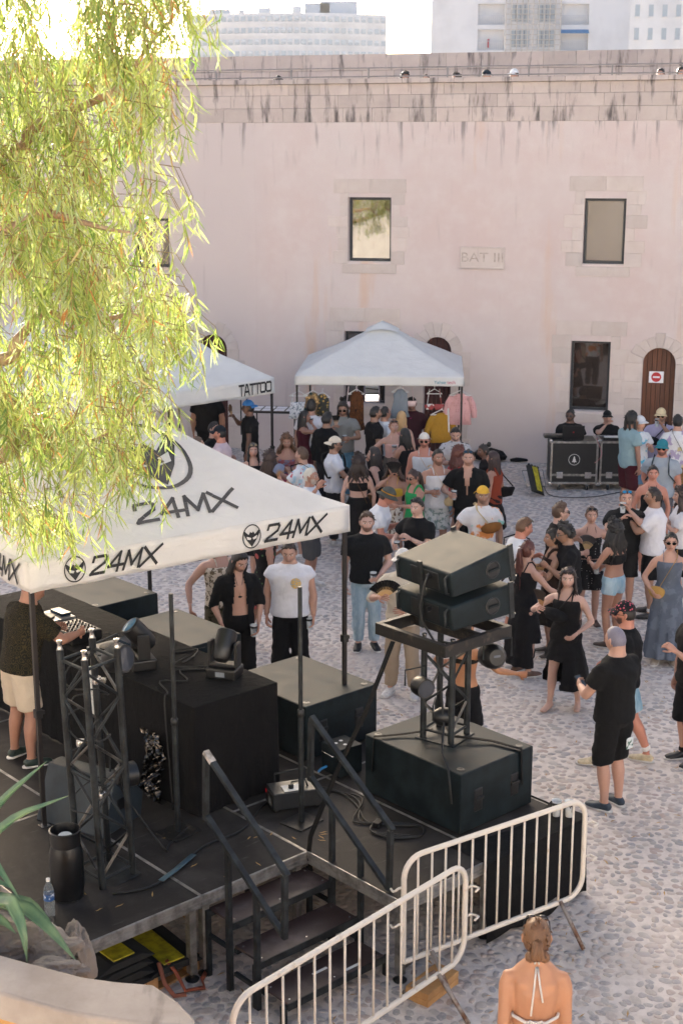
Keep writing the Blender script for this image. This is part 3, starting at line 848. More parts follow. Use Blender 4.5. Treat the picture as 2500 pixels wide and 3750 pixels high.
def person(label, hp=None, h=1.75, hd=180, sex='m', w=1.0, lean=0, roll=0, yaw=0, nod=0, skin='fair', hair=('short', '#2a1c14'), beard=0,
           L='down', Rr='down', top=('tee', '#1a1a1c'), bottom=('pants', '#1a1a1c'), shoes='#d8d4d0', stance=.1, stride=0.0, hat=None, glasses=None,
           bag=None, at=None, z0=0.0, curl=.6, extra=None, group=None, knee=0.0, sit=0.0, socks=None, lhand=None, rhand=None, vox=None):
    P = Person(); P.__dict__.update(locals()); del P.__dict__['P']
    w = w * 1.06; P.w = w; k = h / 1.75; fem = sex == 'f'; P.k = k; P.fem = fem
    if at is None:
        g_ = G(hp[0], hp[1], z0 + h * math.cos(R(lean)) * .985)
        f_ = Vector((math.sin(R(hd)), math.cos(R(hd)), 0)); at = g_ - f_ * (.42 * h * math.sin(R(lean)))
    P.loc = Vector((at[0], at[1], z0 - sit)); P.rz = -R(hd)
    hip = .50 * h; sw = (.158 if fem else .182) * k * (w * .4 + .6)
    tilt = Matrix.Rotation(-R(lean), 3, 'X') @ Matrix.Rotation(R(roll), 3, 'Y'); HP = Vector((0, 0, hip))
    def T(p): return HP + tilt @ (Vector(p) - HP) if p[2] > hip else Vector(p)
    P.T = T
    if fem: prof = [(.455, .10, .085), (.485, .155, .108), (.52, .172, .118), (.56, .155, .105), (.605, .126, .092), (.65, .128, .096), (.70, .142, .118), (.735, .145, .125), (.768, .146, .100), (.792, .124, .082), (.812, .094, .068), (.832, .058, .054), (.852, .048, .050), (.90, .046, .050)]
    else: prof = [(.455, .10, .09), (.485, .155, .112), (.52, .165, .118), (.56, .158, .112), (.605, .150, .108), (.65, .156, .112), (.70, .170, .120), (.74, .180, .124), (.768, .176, .112), (.792, .148, .092), (.812, .108, .076), (.832, .072, .064), (.852, .060, .062), (.90, .058, .060)]
    def tor(off=0.0, lo=0, hi=99, fl=0.0):
        pts, rs = [], []
        for (z, rx, ry) in prof:
            if lo <= z <= hi: pts.append(T((0, .012 * k, z * h))); rs.append((rx * k * w + off, ry * k * w + off))
        if fl: rs[0] = (rs[0][0] + fl, rs[0][1] + fl)
        return pts, rs
    P.tor = tor
    # arms
    arms = {}
    for side, spec, hs in ((-1, L, lhand), (1, Rr, rhand)):
        sh = T((side * sw, 0, (.768 if fem else .774) * h))
        pres = {'down': (side * (sw + .07), .03, .475 * h), 'cup': (side * .14 * k, .30 * k, .645 * h), 'chest': (side * .05 * k, .26 * k, .70 * h), 'mouth': (side * .03, .17 * k, .835 * h), 'phone': (side * .05, .30 * k, .66 * h),
                'up': (side * .30 * k, .16 * k, .90 * h), 'hip': (side * .22 * k, .04, .56 * h), 'back': (side * .16, -.06, .50 * h), 'pocket': (side * .2 * k, .05, .50 * h), 'cross': (-side * .06, .21 * k, .66 * h), 'out': (side * .5 * k, .28 * k, .64 * h)}
        tgt = Vector(pres[spec]) if isinstance(spec, str) else Vector((spec[0] * k, spec[1] * k, spec[2] * k))
        if isinstance(spec, str) and spec in ('cup', 'chest', 'mouth', 'phone', 'cross'): tgt = T(tgt)
        pole = (side * .75, -.55, -.6) if tgt.z < sh.z + .1 else (side * .8, -.1, -.7)
        if extra and 'tuck' in extra: pole = (side * .1, -1, -.2)
        el, wr = ik(sh, tgt, .285 * k, .25 * k, pole)
        arms[side] = (sh, el, wr)
    P.arms = arms
    legs = {}
    for side in (-1, 1):
        hj = Vector((side * .085 * k, 0, hip * .99)); ft = Vector((side * stance, side * stride + (.36 if sit else 0), .075 * k + sit))
        kn, an = ik(hj, ft, .2285 * h, .2265 * h, (side * (.12 + knee), 1, 0)); legs[side] = (hj, kn, an)
    P.legs = legs
    ar = (.050 if fem else .058) * k * (w * .6 + .4); lr = (.088 if fem else .088) * k * (w * .7 + .3)
    def arm(side, f0=0, f1=2, off=0.0, fl=0.0):
        sh, el, wr = arms[side]
        key = [(0, ar * .84), (.14, ar * .97), (.3, ar * .95), (.6, ar * .82), (.95, ar * .72), (1.0, ar * .72), (1.25, ar * .76), (1.6, ar * .62), (2.0, ar * .47)]
        def pos(f): return sh.lerp(el, f) if f <= 1 else el.lerp(wr, f - 1)
        fs = sorted({f0, f1} | {f for f, _ in key if f0 < f < f1})
        rad = lambda f: float(np.interp(f, [a for a, _ in key], [b for _, b in key]))
        pts = [pos(f) for f in fs]; rs = [(rad(f) + off + fl * ((f - f0) / (f1 - f0)),) * 2 for f in fs]
        if f0 == 0:
            pts = [sh + Vector((-side * .075 * k, 0, .014 * k))] + pts; rs = [(rs[0][0] * .9,) * 2] + rs
        return ring_tube(pts, rs, 10, (0, 1, 0))
    def leg(side, f0=0, f1=2, off=0.0, fl=0.0):
        hj, kn, an = legs[side]
        key = [(0, lr), (.3, lr * .95), (.7, lr * .75), (1.0, lr * .62), (1.15, lr * .60), (1.35, lr * .64), (1.7, lr * .46), (2.0, lr * .38)]
        def pos(f): return hj.lerp(kn, f) if f <= 1 else kn.lerp(an, f - 1) + Vector((0, -.012 * math.sin(math.pi * (f - 1)), 0))
        fs = sorted({f0, f1} | {f for f, _ in key if f0 < f < f1})
        rad = lambda f: float(np.interp(f, [a for a, _ in key], [b for _, b in key]))
        return ring_tube([pos(f) for f in fs], [(rad(f) + off + fl * ((f - f0) / (f1 - f0)),) * 2 for f in fs], 12, (1, 0, 0))
    def foot(side, off=0.0):
        hj, kn, an = legs[side]; b = Vector((an.x, an.y, sit)); t = Vector((side * .22, 1, 0)).normalized()
        z = .036 * k
        return ring_tube([b - t * .07 * k + Vector((0, 0, z)), b - t * .045 * k + Vector((0, 0, z + .008)), b + t * .02 * k + Vector((0, 0, z + .01)), b + t * .09 * k + Vector((0, 0, z * .85)), b + t * .15 * k + Vector((0, 0, z * .7)), b + t * .185 * k + Vector((0, 0, z * .6))],
                         [(.022 * k + off, .026 * k + off * .6), (.034 * k + off, z + off * .4), (.037 * k + off, z + .006 + off * .4), (.046 * k + off, z * .82 + off * .5), (.044 * k + off, z * .62 + off * .6), (.026 * k + off, z * .45 + off * .6)], 10, t.cross(Vector((0, 0, 1))))
    def ankle(side, off): 
        an = legs[side][2]; return ring_tube([Vector((an.x, an.y, .02 + sit)), Vector((an.x, an.y, .09 * k + sit))], [(.038 * k + off,) * 2, (.036 * k + off,) * 2], 10)
    def sole(side):
        an = legs[side][2]; b = Vector((an.x, an.y, sit)); t = Vector((side * .22, 1, 0)).normalized(); u_ = Vector((0, 0, .011))
        return ring_tube([b - t * .084 * k + u_, b - t * .06 * k + u_, b + t * .09 * k + u_, b + t * .16 * k + u_, b + t * .20 * k + u_], [(.02, .010), (.045 * k, .012), (.056 * k, .012), (.052 * k, .012), (.02, .010)], 10, t.cross(Vector((0, 0, 1))))
    P.arm, P.leg, P.foot, P.sole = arm, leg, foot, sole
    parts = []
    body = join(ring_tube(*tor(), 16), *[arm(s_) for s_ in (-1, 1)], *[leg(s_) for s_ in (-1, 1)], *[foot(s_) for s_ in (-1, 1)], *[ankle(s_, 0) for s_ in (-1, 1)])
    if fem:
        for s_ in (-1, 1):
            c = T((s_ * .062 * k, .085 * k * w, .715 * h)); body = join(body, ring_tube([c + Vector((0, -.05, 0)), c, c + Vector((0, .035 * k, -.005))], [(.055 * k, .055 * k), (.054 * k, .054 * k), (.02, .02)], 10))
    if extra and 'tuck' in extra:
        for s_ in (-1, 1):
            c = T((s_ * .072 * k, -.056 * k, .765 * h)); body = join(body, ring_tube([c + Vector((s_ * .012, .02, -.085)), c + Vector((s_ * .006, -.012, -.05)), c + Vector((0, -.016, 0)), c + Vector((-s_ * .004, .01, .05))], [(.012, .012), (.036, .026), (.050, .028), (.025, .015)], 10))
    parts.append(['body', body, None])
    ty, tc = top[0], top[1]; tm = top[2] if len(top) > 2 else cloth(tc) if tc else None
    sl = {'tee': .62, 'polo': .58, 'shirt': .75, 'long': 1.95, 'hoodie': 1.95, 'boxy': .30, 'rolled': 1.15}.get(ty)
    if sl:
        lo = {'boxy': .47, 'shirt': .46, 'hoodie': .47, 'rolled': .47}.get(ty, .475)
        if len(top) > 3: lo = top[3]
        loose = .024 if fem else .026
        if ty in ('boxy', 'hoodie'): loose = .034
        m_ = join(ring_tube(*tor(loose, lo, .775, .012), 16), ring_tube(*tor(.014, .74, .835), 14), *[arm(s_, 0, sl, .018 if sl < 1 else .014, .020 if sl < 1 else .004) for s_ in (-1, 1)])
        parts.append(['shirt' if ty != 'hoodie' else 'hoodie', m_, tm])
    elif ty in ('tank', 'halter', 'crop', 'dress', 'swim'):
        lo = {'tank': .48, 'halter': .53, 'crop': .64, 'dress': .50, 'swim': .69}[ty]
        if len(top) > 3: lo = top[3]
        hi = {'halter': .752, 'crop': .745, 'swim': .735}.get(ty, .77)
        pts, rs = tor(.012 if ty != 'tank' else .016, lo, hi, .004)
        rs = [(a * (.97 if i == len(rs) - 1 else 1), b) for i, (a, b) in enumerate(rs)]
        m_ = ring_tube(pts, rs, 16)
        if fem:
            for s_ in (-1, 1):
                c = T((s_ * .062 * k, .085 * k * w, .715 * h)); m_ = join(m_, ring_tube([c + Vector((0, -.05, 0)), c, c + Vector((0, .042 * k, -.005))], [(.064 * k, .064 * k), (.063 * k, .063 * k), (.026, .026)], 10))
        parts.append(['top' if ty != 'dress' else 'dress', m_, tm])
        st = MB(); xo = .085 * k if ty in ('tank', 'dress', 'crop') else .05 * k
        for s_ in (-1, 1):
            f_ = T((s_ * .075 * k, .108 * k * w, .752 * h)); t_ = T((s_ * (xo if ty != 'halter' and ty != 'swim' else .045 * k), .012, .826 * h)); b_ = T((s_ * .075 * k, -.088 * k * w, .762 * h)); nb = T((s_ * .008, -.052 * k, .838 * h))
            wd = .022 if ty == 'tank' else .010
            pth = [f_ + Vector((0, -.01, -.02)), f_.lerp(t_, .6) + Vector((0, .03, .004)), t_ + Vector((0, .02, .006))] + ([nb] if ty in ('halter', 'swim') else [t_ + Vector((0, -.035, .006)), b_ + Vector((0, -.004, 0)), b_ + Vector((0, .015, -.04))])
            st.tube(pth, [wd * k] * len(pth), 6, flat=.35, up=(1, 0, 0))
        P.straps = (st, tm)
    elif ty == 'long_dress': pass
    bt = bottom[0] if bottom else None; bm_ = (bottom[2] if len(bottom) > 2 else cloth(bottom[1])) if bottom else None
    if bt in ('pants', 'jeans', 'wide', 'shorts', 'mini', 'knee'):
        f1 = {'pants': 1.93, 'jeans': 1.93, 'wide': 1.97, 'shorts': .86, 'mini': .32, 'knee': 1.08}[bt]
        fl = {'pants': .024, 'jeans': .02, 'wide': .05, 'shorts': .035, 'mini': .012, 'knee': .032}[bt]; of = {'mini': .008, 'jeans': .010}.get(bt, .014)
        m_ = join(ring_tube(*tor(.012, .455, .575), 16), *[leg(s_, 0, f1, of, fl) for s_ in (-1, 1)])
        parts.append(['trousers' if f1 > 1.5 else 'shorts', m_, bm_])
    elif bt in ('skirt', 'miniskirt', 'maxi'):
        ln = {'skirt': .26, 'miniskirt': .36, 'maxi': .05}[bt]
        if len(bottom) > 3: ln = bottom[3]
        fl = {'skirt': .07, 'miniskirt': .03, 'maxi': .07}[bt]
        zs = [.60, .56, .52, .48]; pts, rs = [], []
        for z in zs:
            i = [abs(a[0] - z) for a in prof]; a = prof[i.index(min(i))]; pts.append(T((0, .012 * k, z * h))); rs.append((a[1] * k * w + .016, a[2] * k * w + .016))
        n = 6; cy = 0
        for j in range(1, n + 1):
            f_ = j / n; z = .48 + (ln - .48) * f_
            pts.append(Vector((0, .012 * k, z * h))); rs.append((.172 * k * w + .016 + fl * f_ + max(0, stance - .1) * f_, .125 * k * w + .016 + fl * .9 * f_ + abs(stride) * .6 * f_))
        parts.append(['skirt', ring_tube(pts, rs, 20), bm_])
    if shoes:
        for s_ in (-1, 1): parts.append(['shoe', join(foot(s_, .009), ankle(s_, .006)), plain('shoe_' + shoes[1:], shoes, .55, var=.25, vscale=14)])
    if socks:
        for s_ in (-1, 1): parts.append(['sock', leg(s_, 1.84, 1.99, .012), cloth(socks)])
    P.parts = parts
    y = P.loc.y
    vx = vox or (.017 if y < 13 else .020 if y < 19 else .0235)
    P.tmp = []
    for nm, mb, m_ in parts:
        me = bpy.data.meshes.new('tmp'); me.from_pydata(mb.v, [], mb.f)
        o = bpy.data.objects.new('tmp', me); col.objects.link(o)
        rm = o.modifiers.new('r', 'REMESH'); rm.mode = 'VOXEL'; rm.voxel_size = vx if nm not in ('shoe',) else min(vx, .017); rm.use_smooth_shade = True
        sm = o.modifiers.new('s', 'SMOOTH'); sm.factor = .5; sm.iterations = 4 if nm != 'body' else 3
        P.tmp.append(o)
    PEOPLE.append(P)
    # held-item anchors in world space
    rot = Matrix.Rotation(P.rz, 4, 'Z')
    P.W = Matrix.Translation(P.loc) @ rot
    P.hands = {}
    for side, hs in ((-1, lhand), (1, rhand)):
        sh, el, wr = arms[side]; d = (wr - el).normalized()
        fw, pn = (hs if hs else (d, Vector((-side, .25, -.1)) if wr.z > .55 * h else Vector((-side, .1, 0))))
        P.hands[side] = (wr, Vector(fw).normalized(), Vector(pn))
    return P
def hand_point(P, side, out=.10, palm=.035):
    wr, d, p = P.hands[side]; p = (p - d * p.dot(d)).normalized()
    return P.W @ (wr + d * out * P.k + p * palm * P.k)
def joined(me, extra):
    """append raw (verts, faces, colours) to a mesh read as numpy arrays"""
    n = len(me.vertices); co = np.empty(n * 3, np.float32); me.vertices.foreach_get('co', co); co = co.reshape(-1, 3)
    li = np.empty(len(me.loops), np.int32); me.loops.foreach_get('vertex_index', li)
    ls = np.empty(len(me.polygons), np.int32); me.polygons.foreach_get('loop_start', ls); lt = np.empty(len(me.polygons), np.int32); me.polygons.foreach_get('loop_total', lt)
    return co, li, ls, lt
def raw_mesh(name, co, faces_li, ls, lt):
    me = bpy.data.meshes.new(name)
    me.vertices.add(len(co)); me.vertices.foreach_set('co', np.asarray(co, np.float32).ravel())
    me.loops.add(len(faces_li)); me.loops.foreach_set('vertex_index', np.asarray(faces_li, np.int32))
    me.polygons.add(len(ls)); me.polygons.foreach_set('loop_start', np.asarray(ls, np.int32)); me.polygons.foreach_set('loop_total', np.asarray(lt, np.int32))
    me.update(calc_edges=True); me.shade_smooth(); return me
def fl_arrays(F_):
    li, ls, lt = [], [], []
    for f in F_: ls.append(len(li)); lt.append(len(f)); li += list(f)
    return li, ls, lt
def wrinkle(co, seed, amp):
    x, y, z = co[:, 0], co[:, 1], co[:, 2]; s_ = seed * 1.7
    a = 26 * z + 19 * x * np.sign(np.sin(s_)) + 8 * y + 2.2 * np.sin(9 * x + 7 * z + s_); b_ = 47 * z - 33 * y + 24 * x + 2 * np.sin(11 * z + s_ * 3)
    w = (1 - 2 * np.abs(np.sin(a * .5 + s_))) * (.6 + .4 * np.sin(7 * x - 5 * z + s_)) + .6 * np.sin(b_ + s_ * 3) * np.sin(19 * z + s_)
    return (w * amp)[:, None] * np.stack([x, y, z * 0], 1) / (np.sqrt(x * x + y * y)[:, None] + .05)
def finish_people():
    dg = bpy.context.evaluated_depsgraph_get()
    for pi, P in enumerate(PEOPLE):
        k, h, fem = P.k, P.h, P.fem
        root = thing('person', P.label, 'person', P.loc, P.rz, P.group)
        P.root = root
        # head placement
        nb = P.T((0, .012 * k, .868 * h)); Mh = Matrix.Rotation(-R(P.lean) * .45, 4, 'X') @ Matrix.Rotation(-R(P.yaw), 4, 'Z') @ Matrix.Rotation(-R(P.nod), 4, 'X')
        hc = nb + (Mh.to_3x3() @ Vector((0, .022 * k, .062 * k))); HM = Matrix.Translation(hc) @ Mh @ Matrix.Scale(k * (1.0 if fem else 1.03), 4)
        P.HM = HM
        skin = np.array(SKINS[P.skin]) if isinstance(P.skin, str) else np.array(P.skin); hc_lin = lin(P.hair[1])[:3]
        x, y, z = head_shape(fem); hv = np.stack([x, y, z], -1).reshape(-1, 3); HC = head_colors(x, y, z, skin, hc_lin, P.beard, fem).reshape(-1, 3)
        ears = MB()
        for s_ in (-1, 1):
            ears.add(*(lambda m: (m.v, m.f))(ring_tube([(s_ * .070, -.004, -.034), (s_ * .080, -.006, -.020), (s_ * .084, -.010, .004), (s_ * .082, -.012, .022), (s_ * .074, -.010, .030)], [(.006, .004), (.010, .007), (.017, .008), (.014, .007), (.004, .003)], 6, (0, 1, 0))))
        A = np.array(HM.to_3x3()); b = np.array(HM.translation)
        hv = hv @ A.T + b; ev = np.array(ears.v) @ A.T + b
        hm = MB()
        for side in (-1, 1):
            wr, d, pn = P.hands[side]; m = hand_mesh(wr, d, pn, k * (.92 if fem else 1.0), P.curl, -side); hm.add(m.v, m.f)
        for o, (nm, mb, m_) in zip(P.tmp, P.parts):
            ev_o = o.evaluated_get(dg); me0 = ev_o.to_mesh()
            co, li, ls, lt = joined(me0, None); ev_o.to_mesh_clear()
            if nm == 'body':
                n0 = len(co); cols = np.ones((n0, 3)) * skin
                V = [co]; L_ = [li]; S_ = [ls]; T_ = [lt]; Cc = [cols]; nv = n0; nl = len(li)
                for vv, ff, cc in ((hv, HEADF, HC), (ev, ears.f, np.ones((len(ev), 3)) * skin * .95), (np.array(hm.v), hm.f, np.ones((len(hm.v), 3)) * skin * [1.02, .95, .92])):
                    a, s1, t1 = fl_arrays(ff); V.append(vv); L_.append(np.array(a) + nv); S_.append(np.array(s1) + nl); T_.append(t1); Cc.append(cc); nv += len(vv); nl += len(a)
                me = raw_mesh('body', np.concatenate(V), np.concatenate(L_), np.concatenate(S_), np.concatenate(T_))
                ca = me.color_attributes.new('col', 'FLOAT_COLOR', 'POINT'); c4 = np.ones((nv, 4), np.float32); c4[:, :3] = np.concatenate(Cc); ca.data.foreach_set('color', c4.ravel())
                me.materials.append(M_skin); link('body', me, root)
            else:
                if nm in ('shirt', 'trousers', 'shorts', 'skirt', 'dress', 'top', 'hoodie'):
                    co = co + wrinkle(co, pi + len(nm), .0085 if nm not in ('top', 'dress') else .002)
                    if nm == 'skirt': co = co + np.stack([np.sin(np.arctan2(co[:, 0], co[:, 1]) * 9 + pi) * .012 * np.clip((.5 * h - co[:, 2]) / .4, 0, 1)] * 2 + [0 * co[:, 0]], 1) * np.sign(co * [1, 1, 0])
                if P.extra and 'tuck' in P.extra and nm == 'top':
                    F2 = [tuple(li[s1:s1 + t1]) for s1, t1 in zip(ls, lt) if co[li[s1:s1 + t1]][:, 1].mean() > -.012]; li, ls, lt = fl_arrays(F2)
                op = P.extra.get('open') if P.extra else None
                if op and nm == 'shirt':
                    cen = np.array([co[li[s1:s1 + t1]].mean(0) for s1, t1 in zip(ls, lt)])
                    keep = ~((cen[:, 1] > .02) & (np.abs(cen[:, 0]) < np.interp(cen[:, 2] / h, [a for a, _ in op], [b_ for _, b_ in op])))
                    F2 = [tuple(li[s1:s1 + t1]) for s1, t1, kp in zip(ls, lt, keep) if kp]; li, ls, lt = fl_arrays(F2)
                slit = P.extra.get('slit') if P.extra else None
                if slit and nm == 'skirt':
                    cen = np.array([co[li[s1:s1 + t1]].mean(0) for s1, t1 in zip(ls, lt)])
                    keep = ~((cen[:, 1] > -.04) & (cen[:, 0] * slit[0] > -.02) & (cen[:, 2] < slit[1] * h))
                    F2 = [tuple(li[s1:s1 + t1]) for s1, t1, kp in zip(ls, lt, keep) if kp]; li, ls, lt = fl_arrays(F2)
                me = raw_mesh(nm, co, li, ls, lt); me.materials.append(m_); link(nm, me, root)
            om = o.data; bpy.data.objects.remove(o); bpy.data.meshes.remove(om)
        if hasattr(P, 'straps'): build('strap', P.straps[0], P.straps[1], root, smooth='full')
        if P.shoes and P.loc.y < 24:
            cs = sum(lin(P.shoes)[:3]); sm_ = plain('sole_white', '#cfcac4', .7) if (cs > .6 or pi % 3) else plain('sole_dark', '#2a2622', .7)
            for s_ in (-1, 1): build('sole', P.sole(s_), sm_, root, smooth='full')
        make_hair(P, root, pi); make_headwear(P, root)
        if P.bag: make_bag(P, root)
        if P.extra and 'add' in P.extra: P.extra['add'](P, root)
def make_hair(P, root, seed):
    style, c = P.hair[0], P.hair[1]; ln = P.hair[2] if len(P.hair) > 2 else None
    if style == 'bald': return
    m = mat_hair(c); r = random.Random(seed)
    x, y, z = head_shape(P.fem)
    if P.fem or style in ('mid', 'long', 'curly_long', 'pony', 'bun'): zl = np.interp(HY, [-1, -.35, 0, .3, .62, 1], [-.085, -.075, -.03, .008, .070, .084])
    else: zl = np.interp(HY, [-1, -.4, -.05, .12, .30, .62, 1], [-.062, -.052, -.004, .006, .052, .078, .092])
    if style == 'balding': zl = zl + .04 * (HY > .25)
    zl = zl + .009 * np.sin(HX * 23 + seed) * np.sin(HX * 11 + HY * 9 + seed * 2)
    d = z - zl; keep = (d > -.004)
    th = {'buzz': .003, 'short': .008, 'balding': .005, 'quiff': .012, 'curly': .026, 'curly_long': .030, 'mid': .020, 'long': .013, 'pony': .008, 'bun': .008}.get(style, .012)
    up = np.clip(HZ, 0, 1)
    t_ = th * np.clip(d / .02, 0, 1) * (1 + (1.1 if style == 'quiff' else .5 if style == 'short' else .3) * up * np.clip(.5 + HY, 0, 1.4))
    nz = np.array([[noise.noise(Vector((HX[i, k] * 4 + seed, HY[i, k] * 4, HZ[i, k] * (9 if style not in ('short', 'buzz') else 4)))) for k in range(NLO)] for i in range(NLA + 1)])
    t_ = t_ * (1 + (.9 if 'curly' in style else .45) * nz)
    nrm = np.stack([HX / .074, HY / .096, HZ / .114], -1); nrm /= np.linalg.norm(nrm, axis=-1, keepdims=True) + 1e-9
    if P.hat: t_ = np.minimum(t_, .006 + 0 * t_)
    V = (np.stack([x, y, z], -1) + nrm * (t_[..., None] + .002)).reshape(-1, 3)
    mb = MB(); mb.add(V, head_faces(keep * 1))
    if style in ('curly', 'curly_long'):
        for _ in range(70):
            i, k_ = r.randrange(0, NLA), r.randrange(NLO)
            if not keep[i, k_]: continue
            p = V[i * NLO + k_]; q_ = Vector(p) * 1.0
            pts = [q_ + Vector((r.uniform(-.02, .02), r.uniform(-.02, .02), r.uniform(-.015, .02))) for _ in range(4)]; mb.tube(pts, [.009, .011, .010, .004], 5)
    if style in ('short', 'quiff', 'balding', 'mid', 'bun', 'pony') and not P.hat:
        ii = np.argwhere((d > .012) & (HZ > -.5))
        for i, k_ in ii[np.random.RandomState(seed).permutation(len(ii))[:46]]:
            p0 = Vector(V[i * NLO + k_]); n_ = Vector(nrm[i, k_]); sw_ = Vector((r.uniform(-.6, .6), r.uniform(-.5, .9) if style in ('quiff', 'short') else -.7, r.uniform(-.4, .3)))
            ln_ = .016 if style == 'short' else .026
            mb.tube([p0 - n_ * .006, p0 + n_ * .003 + sw_ * ln_ * .5, p0 + n_ * .005 + sw_ * ln_ * 1.2], [.007, .0065, .0015], 4, cap=False)
    def locks(n, length, spread, back, wave, r0=.016, fronts=True):
        for j in range(n):
            a = r.uniform(-1, 1) * (2.0 if fronts else 1.5) + math.pi            # around the head, 0 front
            sx, sy = math.sin(a), math.cos(a)
            el_ = r.uniform(.05, .75)
            p0 = Vector((sx * .074 * math.cos(el_), sy * .092 * math.cos(el_), .114 * math.sin(el_)))
            p1 = Vector((sx * .088, sy * .104 - .004, -.03)); p2 = Vector((sx * (.085 + spread), sy * .10 * (1 + spread) - back, -.12)); tot = length * r.uniform(.82, 1.05)
            pts = [p0, p1, p2]
            nseg = 4
            for i in range(1, nseg + 1):
                f_ = i / nseg; pts.append(Vector((sx * (.085 + spread * (1 + .5 * f_)) + wave * math.sin(5 * f_ + j) * .02, sy * .10 * (1 + spread) - back + wave * math.cos(4 * f_ + j * 2) * .02, -.12 - (tot - .12) * f_)))
            mb.tube(pts, [r0 * .6, r0, r0 * 1.1] + [r0 * (1.15 - .7 * (i / nseg) ** 1.5) for i in range(1, nseg + 1)], 5, flat=.6)
    if style == 'mid': locks(26, .20, .012, .0, .6)
    if style == 'long': locks(46, ln or .42, .004, .012, .5, .019)
    if style == 'curly_long': locks(70, ln or .34, .045, .01, 1.3, .026)
    if style == 'pony':
        for j in range(14):
            dx, dy = r.uniform(-.018, .018), r.uniform(-.015, .015); tot = (ln or .40) * r.uniform(.8, 1.05)
            pts = [Vector((dx * .4, -.088, .035)), Vector((dx, -.128 + dy, .030)), Vector((dx * 1.6, -.140 + dy, -.05))] + [Vector((dx * 2 + .015 * math.sin(3 * f_ + j), -.132 + dy, -.05 - tot * f_)) for f_ in (.33, .66, 1)]
            mb.tube(pts, [.012, .016, .018, .017, .013, .004], 5)
    if style == 'bun':
        bz = ln if ln is not None else .05
        pts = [Vector((0, -.078, bz)), Vector((0, -.10, bz + .006)), Vector((0, -.128, bz + .01)), Vector((0, -.15, bz + .01)), Vector((0, -.158, bz + .01))]
        mb.add(*(lambda q_: (q_.v, q_.f))(ring_tube(pts, [(.02, .02), (.036, .036), (.042, .040), (.03, .028), (.008, .008)], 9)))
        for _ in range(10): 
            a = r.uniform(0, 6.28); mb.tube([Vector((math.cos(a + t) * .036, -.125 + .012 * math.sin(3 * t), bz + .01 + math.sin(a + t) * .036)) for t in (0, .6, 1.2, 1.8)], .012, 5)
    me = mesh_of('hair', mb, m, 'full'); me.transform(P.HM); link('hair', me, root)
def make_headwear(P, root):
    if P.hat:
        kind, c = P.hat[0], P.hat[1]; m = P.hat[2] if len(P.hat) > 2 and P.hat[2] else cloth(c)
        x, y, z = head_shape(P.fem); nrm = np.stack([HX, HY, HZ], -1)
        zl = .046 if kind != 'bucket' else .036
        keep = z > zl - .012
        V = np.stack([x, y, np.maximum(z, zl)], -1) + nrm * (.013 + .006 * (HZ > .5))[..., None]
        V[..., 2] += .008 * (HZ > .45)
        mb = MB(); mb.add(V.reshape(-1, 3), head_faces(keep * 1))
        if kind in ('cap', 'back'):
            sg = 1 if kind == 'cap' else -1; n = 10
            def brim(a, b):
                an = (a - .5) * 2.1; rr = .100 + .068 * b * math.cos(an * .62); return (math.sin(an) * rr * .82, sg * (math.cos(an) * rr), zl + .004 - .016 * b * b - .022 * (abs(a - .5) * 2) ** 2 * b)
            mb.sheet(brim, n, 3, .004)
            mb.lathe([(.007, .125), (.006, .131), (.002, .133)], 8)
        else:
            def br(a, b):
                an = a * 2 * math.pi; rr = .088 + .055 * b; return (math.sin(an) * rr * .84, math.cos(an) * rr * 1.06, zl + .008 - .034 * b)
            mb.sheet(br, 28, 3, .004)
        me = mesh_of('cap' if kind != 'bucket' else 'bucket_hat', mb, m, 'full'); me.transform(P.HM); o = link(me.name.split('.')[0], me, root)
        if kind == 'bucket':
            b_ = MB().grid(lambda a, b: (math.sin(a * 6.2832) * .0905 * .88, math.cos(a * 6.2832) * .0905 * 1.16, zl + .018 + .012 * b), 24, 1); me2 = mesh_of('hat_band', b_, cloth('#c98a1c')); me2.transform(P.HM); link('hat_band', me2, o)
    if P.glasses:
        where, c = P.glasses[0], P.glasses[1]; mb = MB(); fr = MB()
        for s_ in (-1, 1):
            mb.add(*(lambda q_: (q_.v, q_.f))(ring_tube([(s_ * .033, .090, .006), (s_ * .033, .096, .006), (s_ * .033, .099, .006)], [(.025, .019), (.026, .020), (.023, .017)], 12)))
        fr.tube([(-.078, -.004, .012), (-.074, .062, .014), (-.058, .090, .014), (-.01, .098, .012), (.01, .098, .012), (.058, .090, .014), (.074, .062, .014), (.078, -.004, .012)], .0035, 5)
        me = mesh_of('sunglasses', fr, plain('sunglass_frame', '#15120f', .35), 'full'); lm = mesh_of('lens', mb, mat_lens(c), True)
        Ms = P.HM
        if where == 'head': Ms = P.HM @ Matrix.Translation((0, -.012, .022)) @ Matrix.Rotation(R(44), 4, 'X') @ Matrix.Translation((0, .016, 0))
        if where == 'chest': Ms = Matrix.Translation(P.T((0, .135 * P.k * P.w, .735 * P.h))) @ Matrix.Rotation(R(90), 4, 'Y') @ Matrix.Translation((0, -.085, 0))
        me.transform(Ms); lm.transform(Ms); o = link('sunglasses', me, root); link('lens', lm, o)
def mat_lens(c):
    key = ('lens', c)
    if key not in MATS:
        t = NT('sunglass_lens'); v = t.coord(); t.base(t.mix(t.noise(v, 20, 2), lin(c), tuple(q_ * .6 for q_ in lin(c)[:3]))); t.rough(.08); MATS[key] = t.m
    return MATS[key]
